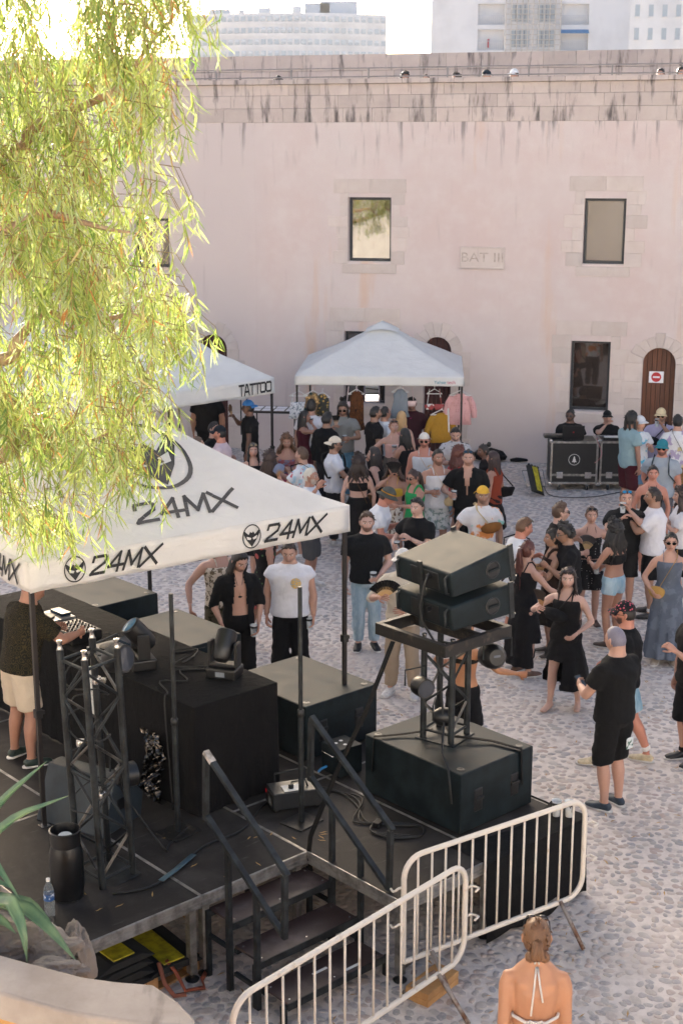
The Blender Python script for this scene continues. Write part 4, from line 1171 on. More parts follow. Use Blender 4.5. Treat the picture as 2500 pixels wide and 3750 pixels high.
def make_bag(P, root):
    kind, c = P.bag[0], P.bag[1]; k, h = P.k, P.h; side = P.bag[2] if len(P.bag) > 2 else 1
    m = cloth(c); ry = .148 * k * P.w
    def body_pt(a, z, off=.0):
        i = [abs(q_[0] - z) for q_ in ([(.485, 0), (.52, 0), (.56, 0), (.605, 0), (.65, 0), (.70, 0), (.74, 0), (.775, 0)])]
        rx, r2 = (.195 if not P.fem else .165) * k * P.w + off, (.158 if not P.fem else .142) * k * P.w + off
        return P.T((math.sin(a) * rx, .012 + math.cos(a) * r2, z * h))
    if kind in ('cross', 'fanny', 'bumbag'):
        st = MB(); pts = []
        zs = np.linspace(0, 1, 9)
        zb = .55 if kind == 'cross' else .63
        fr = [body_pt(side * (-.42 + 1.25 * t), .812 + (zb - .812) * t, .012) for t in zs]
        bk = [body_pt(math.pi - side * (-.42 + 1.25 * t), .812 + (zb - .812) * t, .012) for t in zs]
        top_ = P.T((-side * .085 * k, .0, .845 * h))
        pts = list(reversed(fr)) + [top_] + bk
        st.tube(pts + [pts[0]], .019 if kind != 'cross' else .010, 6, flat=.3, up=(1, 0, 0))
        o = build('bag_strap', st, cloth(P.bag[3]) if len(P.bag) > 3 else m, root, smooth='full')
        c_ = fr[6] if kind != 'cross' else fr[8]
        w_, h_, d_ = (.13, .075, .05) if kind != 'cross' else (.09, .08, .03)
        bb = ring_tube([c_ + Vector((-w_, -.01, .04 * (-side))), c_ + Vector((-w_ * .6, .02, .02 * -side)), c_ + Vector((0, .03, 0)), c_ + Vector((w_ * .6, .02, -.02 * -side)), c_ + Vector((w_, -.01, -.04 * -side))], [(.012, .03), (d_ * .7, h_ * .85), (d_, h_), (d_ * .7, h_ * .85), (.012, .03)], 10, (0, 1, 0))
        build('bag', bb, m, root, smooth='full')
    elif kind == 'backpack':
        c_ = P.T((0, -.20 * k * P.w, .67 * h))
        build('backpack', ring_tube([c_ + Vector((0, 0, -.2)), c_ + Vector((0, -.02, -.12)), c_ + Vector((0, -.02, .1)), c_ + Vector((0, 0, .19))], [(.10, .05), (.145, .085), (.135, .08), (.08, .04)], 12), m, root, smooth='full')
        for s_ in (-1, 1):
            st = MB().tube([P.T((s_ * .11 * k, -.12, .80 * h)), P.T((s_ * .11 * k, .0, .838 * h)), P.T((s_ * .12 * k, .12 * k * P.w, .79 * h)), P.T((s_ * .135 * k, .165 * k * P.w, .70 * h)), P.T((s_ * .19 * k * P.w, .05, .62 * h))], .024, 6, flat=.3, up=(1, 0, 0)); build('bag_strap', st, m, root, smooth='full')
    elif kind == 'shoulder':
        c_ = P.T((side * .24 * k, -.06, .60 * h))
        build('bag', ring_tube([c_ + Vector((0, -.17, .05)), c_ + Vector((0, -.1, -.02)), c_ + Vector((0, 0, -.04)), c_ + Vector((0, .1, -.02)), c_ + Vector((0, .17, .05))], [(.02, .02), (.045, .075), (.05, .09), (.045, .075), (.02, .02)], 10, (1, 0, 0)), m, root, smooth='full')
        build('bag_strap', MB().tube([c_ + Vector((0, -.15, .07)), P.T((side * .19 * k, -.06, .74 * h)), P.T((side * .15 * k, -.01, .832 * h)), P.T((side * .19 * k, .09, .74 * h)), c_ + Vector((0, .15, .07))], .011, 6), m, root, smooth='full')
# ================================================================== STAGE
def mat_deck():
    t = NT('phenolic_deck'); v = t.coord(); oi = t.n('ShaderNodeObjectInfo')
    n1 = t.noise(v, 1.7, 6, .65, dist=.4); n2 = t.noise(t.coord('Object', (1, 6, 1)), 5, 5, .6); fine = t.n('ShaderNodeTexVoronoi'); fine.inputs['Scale'].default_value = 130; t.l(v, fine.inputs['Vector'])
    c = t.mix(t.ramp(n1, [(.45, (0, 0, 0)), (.72, (1, 1, 1))]), lin('#292523'), lin('#45403d'))
    c = t.mix(t.ramp(n2, [(.62, (0, 0, 0)), (.8, (.5, .5, .5))]), c, lin('#666260'))
    t.base(c); rr = t.n('ShaderNodeMapRange'); t.l(n1, rr.inputs[0]); rr.inputs[3].default_value = .55; rr.inputs[4].default_value = .85; t.rough(rr.outputs[0]); t.b.inputs['Specular IOR Level'].default_value = .18; t.bump(fine.outputs['Distance'], .35, .003); return t.m
M_deck = mat_deck()
M_alu = plain('aluminium_profile', '#a4a09b', .42, .75, var=.3, vscale=9)
M_black = plain('black_paint_steel', '#17191b', .5, .0, spec=.3, var=.35, vscale=10, c2='#2b2f31')
M_cloth_black = cloth('#100f10')
M_box = plain('speaker_paint', '#12191c', .55, var=.25, vscale=6, bump=.2, bscale=240, bdist=.002, spec=.17, c2='#1c262a')
M_plastic = plain('black_plastic', '#141416', .4, var=.3)
M_rubber = plain('cable_rubber', '#121213', .55)
M_steel = plain('galvanised_steel', '#d6ccbf', .6, .0, var=.25, vscale=7, c2='#a88e72', patch=(.58, .78))
M_chrome = plain('chromed_metal', '#c9c7c4', .22, .95, var=.1)
M_wht = plain('white_plastic', '#dcdad6', .5, var=.1)
STRZ = SA
stage = thing('stage', 'low black stage deck on aluminium legs with panels and frame', 'stage', (SO[0], SO[1], 0), SA)
UE = 4.12; VE = 6.0
decks = [(0, 1.03, 0, 2), (1.03, 2.06, 0, 2), (0, 1.03, 2, 4), (1.03, 2.06, 2, 4), (0, 1.03, 4, 6), (1.03, 2.06, 4, 6)]
decks += [(2.06, 3.09, -1.05, .95), (3.09, 4.12, -1.05, .95), (2.06, 3.09, .95, 2.95), (3.09, 4.12, .95, 2.95), (2.06, 3.09, 2.95, 4.95), (3.09, 4.12, 2.95, 4.95)]
for (a, b, c, d) in decks:
    p = build('deck_panel', MB().box(a + .012, b - .012, c + .012, d - .012, DK - .02, DK), M_deck, stage, bevel=.003, segs=1)
    fr = MB()
    for (x0, x1, y0, y1) in ((a + .002, b - .002, c + .002, c + .012), (a + .002, b - .002, d - .012, d - .002), (a + .002, a + .012, c + .012, d - .012), (b - .012, b - .002, c + .012, d - .012)):
        fr.box(x0, x1, y0, y1, DK - .10, DK + .003)
    for (x0, x1, y0, y1) in ((a - .003, b + .003, c - .003, c + .002), (a - .003, a + .002, c + .002, d - .002)):
        for (z0, z1) in ((DK - .098, DK - .075), (DK - .052, DK - .045), (DK - .02, DK + .001)): fr.box(x0 + .004, x1 - .004, y0, y1, z0, z1)
    build('frame', fr, M_alu, p, bevel=.0015, segs=1)
legs_uv = [(.06, .06), (.97, .06), (1.09, .06), (2.0, .06), (.06, 1.9), (1.0, 1.9), (2.12, -.99), (3.05, -.99), (3.2, -.99), (4.05, -.99), (4.05, .9), (4.05, 2.9), (4.05, 4.8), (2.12, .8)]
for (u, v) in legs_uv:
    l_ = build('leg', MB().box(u - .03, u + .03, v - .03, v + .03, .06, DK - .1), M_alu, stage, bevel=.003)
    build('foot', MB().lathe([(.05, 0), (.055, .012), (.02, .03), (.014, .075)], 12, (u, v, 0)), M_plastic, l_, smooth=True)
# black skirt cloth hung over the near right end of the deck
def skirt_fn(a, b):
    u = 2.95 + 1.22 * a; z = DK + .006 - (DK - .02) * b
    return (u, -1.062 - .03 - .022 * b * abs(math.sin(a * 13)) - .01 * b * b, z + .03 * math.sin(a * 9) * b)
def skirt_end(a, b):
    v = -1.10 + 1.6 * a; z = DK + .006 - (DK - .02) * b
    return (UE + .02 + .05 * b * abs(math.sin(a * 12)) + .05 * b, v, z)
def skirt_top(a, b): return (2.95 + 1.23 * a, -1.10 + .42 * b * (1 - .35 * math.sin(a * 3)), DK + .009 + .004 * math.sin(a * 21) * math.sin(b * 9))
sk = MB().sheet(skirt_fn, 40, 12, .004); sk.sheet(skirt_end, 30, 10, .004); sk.sheet(skirt_top, 20, 8, .003)
solo('stage_skirt', sk, M_cloth_black, 'black cloth draped over the near right end of the stage', 'cloth', (SO[0], SO[1], 0), SA, smooth=True)

# ---- portable steps in the notch of the stage
steps = thing('stage_steps', 'black steel three-tread steps with sloping double handrails at the stage notch', 'steps', (SO[0], SO[1], 0), SA)
M_tread = plain('worn_brown_plywood', '#3b2c2a', .45, var=.4, vscale=5, c2='#5a4c4a', patch=(.5, .72))
ua, ub = 1.12, 2.08
tr = [(.045, .55), (-.265, .37), (-.575, .18)]
for i, (v, z) in enumerate(tr):
    t_ = build('tread', MB().box(ua + .01, ub - .01, v - .30, v, z - .02, z), M_tread, steps, bevel=.003)
    build('tread_frame', MB().box(ua, ub, v - .31, v - .302, z - .055, z + .002).box(ua, ub, v - .29, v - .25, z - .055, z - .021).box(ua, ub, v - .04, v, z - .055, z - .021), M_black, t_)
    for (x, y) in ((ua + .05, v - .05), (ub - .05, v - .05), (ua + .05, v - .26), (ub - .05, v - .26), ((ua + ub) / 2, v - .26)):
        build('screw', MB().lathe([(.008, .0005), (.007, .002), (.002, .0025)], 8, (x, y, z)), M_chrome, t_)
    for x in (ua - .02, ub + .02):
        build('leg', MB().box(x - .019, x + .019, v - .30, v - .262, 0, z - .02), M_black, steps)
        if i == 0: build('leg', MB().box(x - .019, x + .019, v - .04, v - .002, 0, z + .0), M_black, steps)
    if i < 2:
        for x in (ua - .02, ub + .02): build('side_bar', MB().bar((x, v - .04, z - .20), (x, v - .29, z - .20), .028), M_black, steps)
for x in (ua - .024, ub + .024):
    # each handrail: sloping top rail and mid rail with posts
    top0, top1 = Vector((x, -.01, 1.83)), Vector((x, -.92, 1.21)); m0, m1 = Vector((x, .01, 1.33)), Vector((x, -.87, .73))
    h_ = build('handrail', MB().bar(top0, top1, .045, .03), M_black, steps, bevel=.003)
    build('handrail', MB().bar(m0, m1, .045, .03), M_black, steps, bevel=.003)
    build('post', MB().bar(top0 + Vector((0, 0, -.02)), m0 + Vector((0, 0, -.04)), .04), M_black, steps, bevel=.003)
    build('post', MB().bar(top1 + Vector((0, .03, -.01)), m1 + Vector((0, -.01, -.02)), .04), M_black, steps, bevel=.003)
    for (v, zb) in ((-.245, 0), (-.57, 0)):
        f_ = (m0.y - v) / (m0.y - m1.y); zt = m0.z + (m1.z - m0.z) * f_ - .012
        build('post', MB().box(x - .02, x + .02, v - .02, v + .02, zb, zt), M_black, steps, bevel=.003)
    if x < 1.5: build('tape_end', MB().bar(top0 + (top0 - top1).normalized() * .004, top0.lerp(top1, .09), .047, .032), plain('worn_white_tape', '#cfc5bd', .7, c2='#6a625c'), h_)
build('tape_mark', MB().box(1.72, 1.86, -.84, -.815, .1805, .182), M_wht, steps)
build('tape_mark', MB().box(1.5, 1.64, -.72, -.695, .1805, .182), M_wht, steps)

# ---- crowd barriers
def barrier(label, A, B, hgt=1.05, n=13, feet=None, tiltz=0.0, low=.30):
    A, B = Vector(A), Vector(B); d = (B - A); L = d.length; an = math.atan2(d.y, d.x)
    o = thing('crowd_barrier', label, 'barrier', A, an, 'galvanised crowd barriers by the steps')
    r_ = .16; pts = []
    def arc(cx, cz, a0, a1, k=6): return [Vector((cx + r_ * math.cos(a0 + (a1 - a0) * i / k), 0, cz + r_ * math.sin(a0 + (a1 - a0) * i / k))) for i in range(k + 1)]
    path = [Vector((0, 0, low - .02))] + arc(r_, hgt - r_, math.pi, math.pi / 2) + arc(L - r_, hgt - r_, math.pi / 2, 0)
    path += arc(L - r_, low + r_ - .02, 0, -math.pi / 2)[:] + [Vector((L * .5, 0, low - .02)), Vector((0, 0, low - .02))]
    build('frame', MB().tube(path, .021, 10, cap=False), M_steel, o, smooth='full')
    for i in range(n):
        x = L * (i + 1) / (n + 1); zt = hgt - .01 if r_ < x < L - r_ else hgt - r_ + math.sqrt(max(0, r_ * r_ - (r_ - min(x, L - x)) ** 2)) - .01
        build('bar', MB().tube([(x, 0, low - .02), (x, 0, zt)], .009, 6), M_steel, o, smooth='full')
    for x in (L * .14, L * .86):
        f_ = MB().tube([(x, -.30, .015), (x, -.02, low)], .017, 8).tube([(x, .30, .015), (x, .02, low)], .017, 8)
        build('foot', f_, plain('rusty_foot_steel', '#9a9088', .6, .3, c2='#6a4a38', patch=(.5, .6)), o, smooth='full')
    for z in (hgt - .22, low + .3):
        build('hook', MB().tube([(-.02, 0, z), (-.05, 0, z), (-.075, 0, z - .01), (-.075, .03, z - .03), (-.075, .06, z - .02)], .009, 6), M_steel, o, smooth='full')
        build('hook', MB().tube([(L + .02, 0, z), (L + .05, 0, z), (L + .075, 0, z), (L + .08, -.03, z), (L + .075, -.07, z + .005), (L + .02, -.075, z)], .009, 6), M_steel, o, smooth='full')
    return o
barrier('white galvanised crowd barrier across the near end of the stage', (.45, 9.31, 0), (1.92, 10.31, 0), 1.11, 13)
barrier('nearest galvanised crowd barrier, standing in front of the stage steps', (-.66, 7.62, 0), (.90, 9.38, 0), 1.05, 15)

# ---- subwoofers and speaker tower
def sub(label, u, v, du=.86, dv=1.10, hgt=.53, z=DK, rot=0):
    o = thing('subwoofer', label, 'speaker', S(u, v, z), SA + rot, 'large black subwoofers along the stage front')
    build('cabinet', MB().box(0, du, 0, dv, .012, hgt), M_box, o, bevel=.012, segs=2)
    build('grille', MB().box(du - .004, du + .02, .03, dv - .03, .04, hgt - .03), plain('black_grille', '#0f0f10', .6), o)
    for (x, y) in ((.08, .08), (du - .09, .08), (.08, dv - .08), (du - .09, dv - .08)):
        build('stacking_cup', MB().lathe([(.030, .0), (.032, .004), (.02, .005), (.017, .002)], 14, (x, y, hgt)), M_plastic, o, smooth=True)
    for x in (.24 * du, .74 * du):                        # recessed bar handles in the near side
        h_ = build('handle', MB().box(x - .055, x + .055, -.006, .03, .15, .36), M_plastic, o, bevel=.02, segs=3)
        build('grip', MB().box(x - .05, x + .05, -.02, -.005, .255, .285), M_plastic, h_, bevel=.006)
    for y in (.1, dv - .2):
        build('skid', MB().box(.05, du - .05, y, y + .08, 0, .012), M_plastic, o)
    return o
subA = sub('black subwoofer carrying the line array tower, ratchet straps over its top', 3.14, -.62, .88, 1.12)
sub('black subwoofer beside the right front tent leg, behind the covered table', 3.16, 1.30, .88, 1.10)
sub('black subwoofer in the middle of the row, between two tent legs', 3.12, 3.30, .88, 1.12)
subD = sub('black subwoofer farthest back in the row, half hidden by the tent', 3.2, 4.85, .84, 1.1, .60)

# truss tower on the sub
def truss(name, label, loc, rz, hgt, w=.24, n=4, tr_=.024, brace_mat=None, cat='truss'):
    o = thing(name, label, cat, loc, rz)
    hw = w / 2; cs = [(-hw, -hw), (hw, -hw), (hw, hw), (-hw, hw)]
    for (x, y) in cs:
        c = build('chord', MB().tube([(x, y, 0), (x, y, hgt)], tr_, 12), M_black, o, smooth=True)
        build('coupler', MB().lathe([(.02, 0), (.021, .012), (.017, .02), (.017, .05), (.021, .055), (.021, .07), (.008, .075)], 12, (x, y, hgt)), M_chrome, c, smooth=True)
    for k in range(4):
        a, b = cs[k], cs[(k + 1) % 4]
        for i in range(n):
            z0, z1 = .1 + (hgt - .2) * i / n, .1 + (hgt - .2) * (i + 1) / n
            p, q_ = (a, b) if i % 2 == k % 2 else (b, a)
            build('brace', MB().tube([(p[0], p[1], z0), (q_[0], q_[1], z1)], .0105, 8), M_black if (i + k) % 3 else M_chrome_dark, o, smooth=True)
        for z in (.08, hgt - .08): build('cross_tube', MB().tube([(a[0], a[1], z), (b[0], b[1], z)], .012, 8), M_black, o, smooth=True)
    build('base_plate', MB().box(-hw - .05, hw + .05, -hw - .05, hw + .05, 0, .008), M_black, o, bevel=.003)
    return o
M_chrome_dark = plain('worn_brace_tube', '#6f6a64', .35, .6, c2='#2a2725')
ZA = DK + .53
tb = S(3.62, .02, ZA + .001)
tw = truss('truss_tower', 'short black truss tower holding up the line array boxes', tb, SA + R(14), .86, .27, 3, .027)
# cradle frame
cr = thing('array_cradle', 'scuffed black steel cradle frame under the stacked line array', 'frame', S(3.66, .10, ZA + .87), SA)
M_scuff = plain('scuffed_black_steel', '#1d1b1a', .5, .3, c2='#55483e', vscale=14, patch=(.55, .75))
def cradle_bar(x0, x1, y0, y1): build('beam', MB().box(x0, x1, y0, y1, 0, .10), M_scuff, cr, bevel=.004)
cradle_bar(-.40, .40, -.41, -.36); cradle_bar(-.40, .40, .36, .41); cradle_bar(-.40, -.35, -.36, .36); cradle_bar(.35, .40, -.36, .36); cradle_bar(.02, .07, -.36, .36)
def array_box(label, z, tilt, dx=0.0):
    base = S(3.92, .12, 0)
    o = thing('line_array_speaker', label, 'speaker', (base.x, base.y, z), SA + R(-6), 'stacked line array boxes')
    o.rotation_euler = (0, R(tilt), SA + R(-6))
    hw, dp, hh = .36, .64, .27
    # rear (towards -u) lower and narrower than the front
    P_ = [(-dp * .62, -hw), (dp * .38, -hw), (dp * .38, hw), (-dp * .62, hw)]
    mb = MB().add([(-dp * .66, -hw, .03), (dp * .38, -hw, 0), (dp * .38, hw, 0), (-dp * .66, hw, .03), (-dp * .66, -hw, hh - .03), (dp * .38, -hw, hh), (dp * .38, hw, hh), (-dp * .66, hw, hh - .03)], [(0, 3, 2, 1), (4, 5, 6, 7), (0, 1, 5, 4), (2, 3, 7, 6), (1, 2, 6, 5), (0, 4, 7, 3)])
    build('cabinet', mb, M_box, o, bevel=.022, segs=3)
    xb = -dp * .66
    build('back_panel', MB().box(xb - .008, xb, -.20, .16, .06, hh - .06), M_plastic, o, bevel=.006)
    build('rigging_post', MB().box(xb - .035, xb - .008, -.02, .03, -.02, hh + .01), M_black, o, bevel=.004)
    build('connector', MB().tube([(xb - .05, -.10, hh - .10), (xb, -.10, hh - .10)], .022, 10), M_plastic, o)
    for y in (-hw + .045, hw - .045):
        build('rear_handle', MB().tube([(xb + .02, y, .05), (xb - .03, y, .07), (xb - .03, y, hh - .07), (xb + .02, y, hh - .05)], .011, 8), M_black, o, smooth='full')
    h_ = build('side_handle', MB().lathe([(.075, 0), (.078, .006), (.066, .010), (.060, .004)], 20), M_plastic, o, smooth=True)
    h_.rotation_euler = (R(90), 0, 0); h_.location = (.02, -hw - .0005, hh / 2)
    build('grip', MB().box(-.06, .06, -.012, .012, .008, .018), M_box, h_, bevel=.004)
    for s_ in (-1, 1):
        build('rigging_plate', MB().box(dp * .38 - .04, dp * .38 + .01, s_ * hw - .008, s_ * hw + .008, -.03, hh + .02), M_black, o)
        build('pin', MB().tube([(dp * .38 - .015, s_ * (hw + .008), .02), (dp * .38 - .015, s_ * (hw + .045), .02)], .006, 6), M_chrome, o)
    build('grille', MB().box(dp * .38, dp * .38 + .012, -hw + .02, hw - .02, .02, hh - .02), plain('black_grille', '#0f0f10', .6), o)
    return o
zc_ = ZA + .87 + .10
array_box('lower of the two line array boxes resting on the cradle', zc_ + .055, -5)
array_box('upper of the two line array boxes, tilted, topmost on the tower', zc_ + .37, -9)
cr2 = MB().tube([S(3.44, .06, zc_ + .50), S(3.38, .06, zc_ + .40), S(3.40, .12, zc_ + .22), S(3.38, .08, zc_ + .10), S(3.50, .05, zc_ - .1), S(3.5, -.02, ZA + .6), S(3.48, -.1, ZA + .2), S(3.3, -.25, ZA + .03), S(3.12, -.5, ZA + .02), S(3.06, -.60, DK + .3)], .010, 6)
solo('signal_cable', cr2, M_rubber, 'black signal cable running from the line array down the truss tower', 'cable', smooth='full')
# small lamps hung on the tower
def par_lamp(label, p, rz, tilt=0.0, r_=.10, d=.16, group=None, hung=True):
    o = thing('stage_lamp', label, 'lamp', p, rz, group)
    L_ = MB().lathe([(r_ * .62, 0), (r_ * .95, d * .25), (r_, d * .6), (r_ * .98, d), (r_ * .85, d)], 16)
    b = build('housing', L_, M_plastic, o, smooth=True); b.rotation_euler = (R(90 + tilt), 0, 0)
    ln = build('lens', MB().lathe([(r_ * .84, d + .001), (r_ * .5, d + .004), (.01, d + .006)], 16), mat_lens('#3a3f48'), o, smooth=True); ln.rotation_euler = (R(90 + tilt), 0, 0)
    build('bracket', MB().tube([(-r_ - .02, 0, 0), (-r_ - .02, 0, r_ + .05), (r_ + .02, 0, r_ + .05), (r_ + .02, 0, 0)], .008, 6), M_black, o)
    build('display', MB().box(-.03, .03, -.012, .0, -.02, .02), mat_lens('#6a6f78'), o)
    return o
par_lamp('round black stage lamp on the right side of the array tower', tb + Vector((.42, -.05, .72)), R(200), 10, .11)
par_lamp('square-backed black lamp on the left side of the array tower', tb + Vector((-.26, -.12, .52)), R(30), 0, .085)
par_lamp('lower black lamp hanging inside the array tower', tb + Vector((-.10, -.10, .22)), R(80), 0, .08)
# straps
def strap(label, pts, w=.02, th=.10, m=None):
    solo('ratchet_strap', MB().tube(pts, w, 6, flat=th, up=(0, 0, 1)), m or cloth('#1a1816'), label, 'strap', smooth='full')
strap('black strap from the tower base to the near right edge of the sub', [tb + Vector((.05, -.12, .05)), S(3.80, -.35, ZA + .022), S(3.86, -.626, ZA + .018), S(3.87, -.640, ZA - .3)], .026)
strap('black strap crossing the top of the tower sub to the left', [tb + Vector((-.1, .02, .05)), S(3.35, .25, ZA + .02), S(3.135, .38, ZA + .018), S(3.12, .39, ZA - .3)], .02)
strap('long diagonal black strap from the cradle down to the stage corner', [S(3.22, .25, ZA + .88), S(2.8, .12, DK + .95), S(2.45, .08, DK + .55), S(2.12, .03, DK + .1), S(2.07, -.01, DK + .01), S(2.06, -.05, DK - .25)], .022)

# ---- drape-covered DJ table
tab = thing('dj_table', 'long table completely covered in black cloth, gear on top', 'table', (SO[0], SO[1], 0), SA)
u0, u1, v0, v1, tz = 1.78, 2.66, 1.08, 4.9, DK + .955
def drape(path, zt, nseg, amp, flare):
    def fn(a, b):
        i = a * (len(path) - 1); k_ = min(int(i), len(path) - 2); f_ = i - k_; p = Vector(path[k_]).lerp(Vector(path[k_ + 1]), f_)
        nrm = Vector((path[k_ + 1][1] - path[k_][1], -(path[k_ + 1][0] - path[k_][0]))).normalized()
        s_ = (Vector(path[k_ + 1]) - Vector(path[k_])).length * f_ + k_ * 3
        o = (amp * (math.sin(s_ * 17) * .6 + math.sin(s_ * 31 + 1) * .4) + flare) * b ** 1.3
        return (p.x + nrm.x * o, p.y + nrm.y * o, zt - (zt - DK - .01) * b)
    return fn
per = [(u0, v1), (u0, v0), (u1, v0), (u1, v1)]
fine = []
for a, b in zip(per, per[1:]):
    for i in range(24): fine.append((a[0] + (b[0] - a[0]) * i / 24, a[1] + (b[1] - a[1]) * i / 24))
fine.append(per[-1])
build('drape', MB().grid(drape(fine, tz, 0, .022, .03), 150, 12), M_cloth_black, tab, smooth='full', fix=True)
build('top_cloth', MB().box(u0, u1, v0, v1, tz - .02, tz + .004), M_cloth_black, tab, bevel=.012, segs=3)
for (x, y) in ((u0 + .08, v0 + .1), (u1 - .08, v0 + .1), (u0 + .08, v1 - .1), (u1 - .08, v1 - .1)): build('leg', MB().box(x - .02, x + .02, y - .02, y + .02, DK, tz - .03), M_black, tab)
TT = tz + .005
mix = thing('dj_mixer', 'silver and black mixer with rows of knobs beside the performer', 'mixer', S(1.86, 3.05, TT), SA)
build('case', MB().box(0, .32, 0, .42, 0, .09), M_plastic, mix, bevel=.006)
build('faceplate', MB().box(.012, .308, .012, .408, .09, .094), plain('mixer_faceplate', '#2f3338', .4, .3), mix)
for i in range(6):
    for j in range(7):
        build('knob', MB().lathe([(.010, 0), (.009, .016), (.006, .018)], 8, (.05 + .045 * i, .05 + .052 * j, .094)), M_chrome if (i + j) % 4 == 0 else M_plastic, mix, smooth=True)
for k_ in range(2):
    dk = thing('media_player', ['flat media player with big jog wheel on the near end of the table', 'flat media player with jog wheel beyond the mixer'][k_], 'player', S(1.84, (2.45, 3.6)[k_], TT), SA)
    build('case', MB().box(0, .40, 0, .33, 0, .07), plain('player_grey', '#8d8d8d', .4, .4), dk, bevel=.006)
    build('jog_wheel', MB().lathe([(.10, 0), (.10, .014), (.085, .018), (.02, .018)], 24, (.15, .165, .07)), M_plastic, dk, smooth=True)
    build('screen', MB().box(.28, .38, .06, .27, .072, .10), mat_lens('#2a3a4a'), dk)
# moving head lamps on the table
def moving_head(label, p, rz, s=1.0):
    o = thing('moving_head_lamp', label, 'lamp', p, rz, 'moving head stage lamps')
    build('base', MB().box(-.13 * s, .13 * s, -.10 * s, .10 * s, 0, .09 * s), M_plastic, o, bevel=.015, segs=3)
    build('yoke', MB().box(-.13 * s, -.10 * s, -.05 * s, .05 * s, .10 * s, .30 * s).box(.10 * s, .13 * s, -.05 * s, .05 * s, .10 * s, .30 * s).box(-.13 * s, .13 * s, -.05 * s, .05 * s, .092 * s, .12 * s), M_plastic, o, bevel=.008)
    h_ = build('head', MB().lathe([(.05 * s, -.13 * s), (.075 * s, -.10 * s), (.085 * s, 0), (.085 * s, .12 * s), (.075 * s, .13 * s)], 16), M_plastic, o, smooth=True)
    h_.location = (0, 0, .26 * s); h_.rotation_euler = (R(-40), 0, 0)
    build('lens', MB().lathe([(.07 * s, .131 * s), (.04 * s, .138 * s), (.005, .14 * s)], 16), mat_lens('#4a7a9a'), h_, smooth=True)
    build('display', MB().box(-.04 * s, .04 * s, -.105 * s, -.098 * s, .025 * s, .065 * s), mat_lens('#8a8f96'), o)
    return o
moving_head('moving head lamp near the table corner with coloured lens', S(2.42, 1.50, TT), SA - R(60), 1.05)
moving_head('moving head lamp lying among cables behind the truss tower on the table', S(2.02, 2.18, TT), SA + R(70), 1.1)
def cable(label, pts, r_=.006, m=None, sub=4, cat='cable'):
    """smooth cable through points"""
    P_ = [Vector(p) for p in pts]; out = []
    for i in range(len(P_) - 1):
        a, b, c, d = P_[max(i - 1, 0)], P_[i], P_[i + 1], P_[min(i + 2, len(P_) - 1)]
        for k_ in range(sub):
            t = k_ / sub
            out.append(.5 * ((2 * b) + (c - a) * t + (2 * a - 5 * b + 4 * c - d) * t * t + (3 * b - a - 3 * c + d) * t ** 3))
    out.append(P_[-1])
    return solo('cable', MB().tube(out, r_, 6), m or M_rubber, label, cat, smooth='full', group=None)
cable('black cable looping over the table top from the cornermost lamp', [S(2.4, 1.7, TT + .008), S(2.2, 1.85, TT + .008), S(2.1, 1.6, TT + .008), S(1.92, 1.75, TT + .008), S(1.82, 1.5, TT + .008), S(1.755, 1.45, TT - .02), S(1.73, 1.4, TT - .3), S(1.70, 1.3, DK + .01)], .007)
cable('tangle of thin cables lying in the middle of the table top', [S(2.2 + .14 * math.cos(i * 1.9) + .03 * i, 1.75 + .10 * math.sin(i * 1.3) + .04 * i, TT + .008 + .004 * (i % 3)) for i in range(14)], .006)
# ---- truss tower at the left, standing on the deck
truss('truss_tower', 'tall thin black truss tower at the left of the stage with bare couplers', S(.68, .74, DK + .001), SA + R(5), 1.86, .29, 6, .026).rotation_euler = (R(1.5), R(-3.2), SA + R(5))
build_t = S(.60, .84, DK)
for i, (z, dx, lab) in enumerate(((1.55, .12, 'silver pipe clamp high on the left truss tower'), (.98, -.05, 'silver pipe clamp midway up the left truss tower'), (.62, .1, 'silver pipe clamp low on the left truss tower'))):
    solo('pipe_clamp', MB().lathe([(.034, 0), (.036, .004), (.036, .046), (.034, .05)], 14).box(.03, .07, -.02, .02, .01, .04).tube([(.065, -.03, .025), (.065, .03, .025)], .007, 6), M_chrome, lab, 'clamp', build_t + Vector((dx, .1 - dx, z)), R(40 * i), smooth=True)
par_lamp('black lamp hanging inside the left truss tower near the deck', S(.98, 1.02, DK + .62), R(120), 0, .10)
cable('black cable coiled round the left truss tower', [S(.75, .9, DK + 1.4), S(.8, .85, DK + 1.1), S(.9, .8, DK + .8), S(.98, .95, DK + .55), S(1.1, .9, DK + .3), S(1.2, .7, DK + .05), S(1.3, .8, DK + .01), S(1.6, .95, DK + .01)], .007)
cable('long taped cable lying across the deck to the left truss tower', [S(.55, .45, DK + .01), S(.8, .35, DK + .01), S(1.1, .42, DK + .012), S(1.5, .6, DK + .012), S(1.9, .62, DK + .01), S(2.3, .85, DK + .01), S(2.7, 1.0, DK + .01)], .009)
strap('grey-blue tape holding the deck cable down', [S(.92, .36, DK + .02), S(1.1, .42, DK + .023), S(1.35, .53, DK + .022)], .026, .12, plain('blue_grey_tape', '#3c5560', .5))
